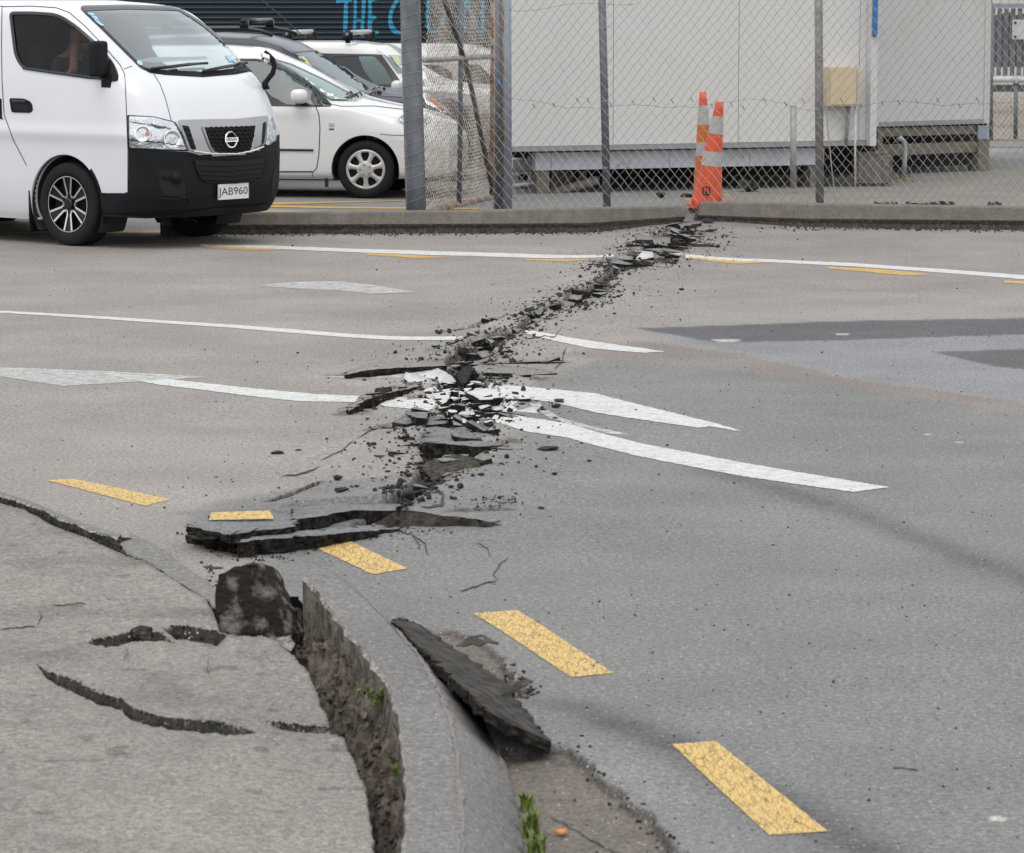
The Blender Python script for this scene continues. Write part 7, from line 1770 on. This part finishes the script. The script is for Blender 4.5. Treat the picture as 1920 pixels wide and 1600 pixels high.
# ---------------------------------------------------------------- right background: palings, barrier, sign
PB = hplane((1855, 262), (1960, 261)); 
pal = thing('paling_fence', 'grey vertical paling fence far behind the right hand building', 'fence', tuple(PB[0]))
wallbox('top_rail', PB, 1856, 2050, (7, 7), (15, 15), .06, M['steelblue'], pal, off=.05)
for i in range(16): wallbox('paling', PB, 1857 + i * 12.6, 1864 + i * 12.6, (16, 16), (142, 142), .03, M['steel'], pal)
BP = hplane((1855, 240), (1960, 239)); 
bsl = thing('slat_screen', 'dark slatted screen behind the grey palings', 'screen', tuple(BP[0]))
for i in range(20): wallbox('slat', BP, 1850 + i * 9, 1857.5 + i * 9, (22 + (i * 7) % 9, 22), (126, 126), .03, M['darkwood'], bsl, off=-.5)
wallbox('dark_backing', BP, 1845, 2060, (160, 160), (172, 172), .4, M['darkwood'], bsl)
for x0_, x1_, lb in ((1859, 1903, 'white horizontal barrier pipe left of the short gap'), (1909, 2010, 'white horizontal barrier pipe at the right edge of the photo')):
    mb = MB(); mb.tube([onp(PB, x0_, 150, .35), onp(PB, x1_, 149, .35)], .042, 14); o = mb.build('barrier_pipe', M['whitep'], None, True); tag(o, lb, 'barrier')
mb = MB(); mb.tube([onp(PB, 1905, 158, .35), onp(PB, 1904, 274, .35)], .03, 12); mb.tube([onp(PB, 1905, 155, .35), onp(PB, 1905, 159, .35)], .04, 12); o = mb.build('barrier_post', M['steel'], None, True); tag(o, 'grey post under the gap in the white barrier pipe', 'post')
mb = MB(); mb.tube([onp(PB, 1859, 5, .6), onp(PB, 1858, 292, .6)], .028, 10); o = mb.build('corner_post', M['steel'], None, True); tag(o, 'tall dark post beside the corner of the grey-cream building', 'post')
sg = wallbox('warning_sign', PB, 1898, 1930, (37, 37), (74, 74), .01, M['signw'], None, off=.12); tag(sg, 'white blank-looking sign tied to the grey palings', 'sign')
for a, b in ((1902, 43), (1902, 69)): wallbox('tie', PB, a, a + 4, (b - 2, b - 2), (b + 2, b + 2), .01, M['ink'], sg, off=.135)
wf = thing('low_mesh_fence', 'low wire mesh fence below the white barrier at the right edge', 'fence', tuple(PB[0]))
q0 = onp(PB, 1860, 262, .4); fence_mesh('wire_mesh', tuple(q0), Vector((1, 0, 0)), 1.6, q0.z, q0.z + .75, M['brownsteel'], wf, r_=.003, wd=.075, hd=.085, seed=9)
mb = MB(); mb.tube([onp(PB, 1857, 262, .4), onp(PB, 2050, 262, .4)], .012, 6); mb.build('bottom_wire', M['galv'], wf)
# pale wall behind the slats
bw = wallbox('far_wall', BP, 1800, 2300, (-300, -300), (180, 180), .2, M['clad2'], None, off=-6); tag(bw, 'pale wall glimpsed through the palings in the right background', 'wall')

# ---------------------------------------------------------------- traffic cones
def cone(name, label, top, bl, br, bands, cols_, Y, lean_to=None):
    T = at_y(top[0], top[1], Y); Bc = at_y((bl[0] + br[0]) / 2, (bl[1] + br[1]) / 2, Y); s_ = F / Y; rb = (br[0] - bl[0]) / 2 / s_; rt = top[2] / 2 / s_; Hh = (T - Bc).length; ax = (T - Bc).normalized()
    t = thing(name, label, 'traffic cone', Bc); e1 = Vector((1, 0, 0)); e1 = (e1 - ax * e1.dot(ax)).normalized(); e2 = ax.cross(e1)
    def ring(f, grow=0): r_ = rb * .86 + (rt - rb * .86) * f + rb * .14 * max(0, 1 - f * 6) ** 2 + grow; c = Bc + ax * Hh * f; return [c + (e1 * math.cos(a) + e2 * math.sin(a)) * r_ for a in np.linspace(0, 2 * math.pi, 32, endpoint=False)]
    def band(nm, f0, f1, m_, g=0, n_=4, cap=False):
        V = []; 
        for k in range(n_ + 1): V += ring(f0 + (f1 - f0) * k / n_, g)
        Fc = [(k * 32 + j, k * 32 + (j + 1) % 32, (k + 1) * 32 + (j + 1) % 32, (k + 1) * 32 + j) for k in range(n_) for j in range(32)]
        if cap: Fc.append(tuple(n_ * 32 + j for j in range(32)))
        return mesh_obj(nm, V, Fc, m_, t, True)
    band('cone_body', 0, 1, cols_[0], 0, 14, True)
    for f0, f1, m_ in bands: band('reflective_band' if m_ is M['conewhite'] else 'colour_band', f0, f1, m_, .0025)
    V = [Bc + e1 * x + e2 * y + ax * z for z in (-.035, 0) for x, y in ((-rb * 1.08, -rb * 1.05), (rb * 1.08, -rb * 1.05), (rb * 1.08, rb * 1.05), (-rb * 1.08, rb * 1.05))]
    mesh_obj('base', V, [(3, 2, 1, 0), (4, 5, 6, 7), (0, 1, 5, 4), (1, 2, 6, 5), (2, 3, 7, 6), (3, 0, 4, 7)], M['coneorange'], t); return t, Bc, ax, e1, e2, Hh, rb
M['conebase'] = mat('pale_orange_base', (.50, .30, .20), .7, var=.2, scale=12)
cone('traffic_cone', 'taller traffic cone, dirty orange with broad grey-white bands, behind the leaning one', (1318, 173, 13), (1295, 384), (1349, 384), [(.71, .885, M['conewhite']), (.56, .71, M['conedark']), (.44, .56, M['conewhite']), (.0, .44, M['conedark'])], (M['coneorange'],), 31.2)
t_, Bc, ax, e1, e2, Hh, rb = cone('traffic_cone', 'red-orange traffic cone leaning right, with scuffed white bands and a black emblem', (1349.5, 191, 15), (1292, 386), (1357, 384), [(.69, .86, M['conewhite']), (.38, .52, M['conewhite'])], (M['coneorange'],), 30.9)
def cpt(px, py):
    d = ray(px, py); p = CAM + d * ((30.9 - .17) / d.y); return p
for P in ([(1317,350),(1332,350),(1332,352.5),(1317,352.5)], [(1317,364),(1332,364),(1332,366.5),(1317,366.5)], [(1317,350),(1319.5,350),(1319.5,366),(1317,366)], [(1329.5,350),(1332,350),(1332,366),(1329.5,366)], [(1321,353),(1324,353),(1328,363),(1325,363)], [(1326,354),(1328,354),(1323,363),(1321,363)]):
    V = [cpt(a, b) for a, b in P]; V += [v_ + Vector((0, .004, 0)) for v_ in V]; mesh_obj('emblem', V, [(0, 1, 2, 3), (7, 6, 5, 4), (0, 4, 5, 1), (1, 5, 6, 2), (2, 6, 7, 3), (3, 7, 4, 0)], M['ink'], t_)
for i, (a, b) in enumerate([(1362, 370), (1290, 378)]):
    p = at_y(a, b, 30.8); o = mesh_obj('timber_offcut', [p + Vector((x * .03, y * .05, z * .022)) for z in (-1, 1) for x, y in ((-1, -1), (1, -1), (1, 1), (-1, 1))], [(3, 2, 1, 0), (4, 5, 6, 7), (0, 1, 5, 4), (1, 2, 6, 5), (2, 3, 7, 6), (3, 0, 4, 7)], M['conebase']); tag(o, ['pale block beside the right foot of the leaning cone', 'pale block beside the left foot of the leaning cone'][i], 'block')
# heaved ground carrying the cones
mb = MB(); P = [(at_y(px, 300, Y).x, Y) for px, Y in ()]
cx, cy = at_y(1330, 380, 31.05).x, 31.05; V = []; n_ = 28; rs = random.Random(6)
for k in range(7):
    rr = .62 * (1 - k / 6.5)
    for j in range(n_): a = 2 * math.pi * j / n_; V.append((cx + rr * 1.3 * math.cos(a) * rs.uniform(.95, 1.05), cy + rr * .8 * math.sin(a) * rs.uniform(.95, 1.05), .02 + .115 * float(sstep(0, 5, k)) + rs.uniform(-.006, .006)))
Fc = [(k * n_ + j, k * n_ + (j + 1) % n_, (k + 1) * n_ + (j + 1) % n_, (k + 1) * n_ + j) for k in range(6) for j in range(n_)] + [tuple(6 * n_ + j for j in range(n_))]
hm = mesh_obj('heaved_ground', V, Fc, M['apron'], None, True); hm['kind'] = 'structure'
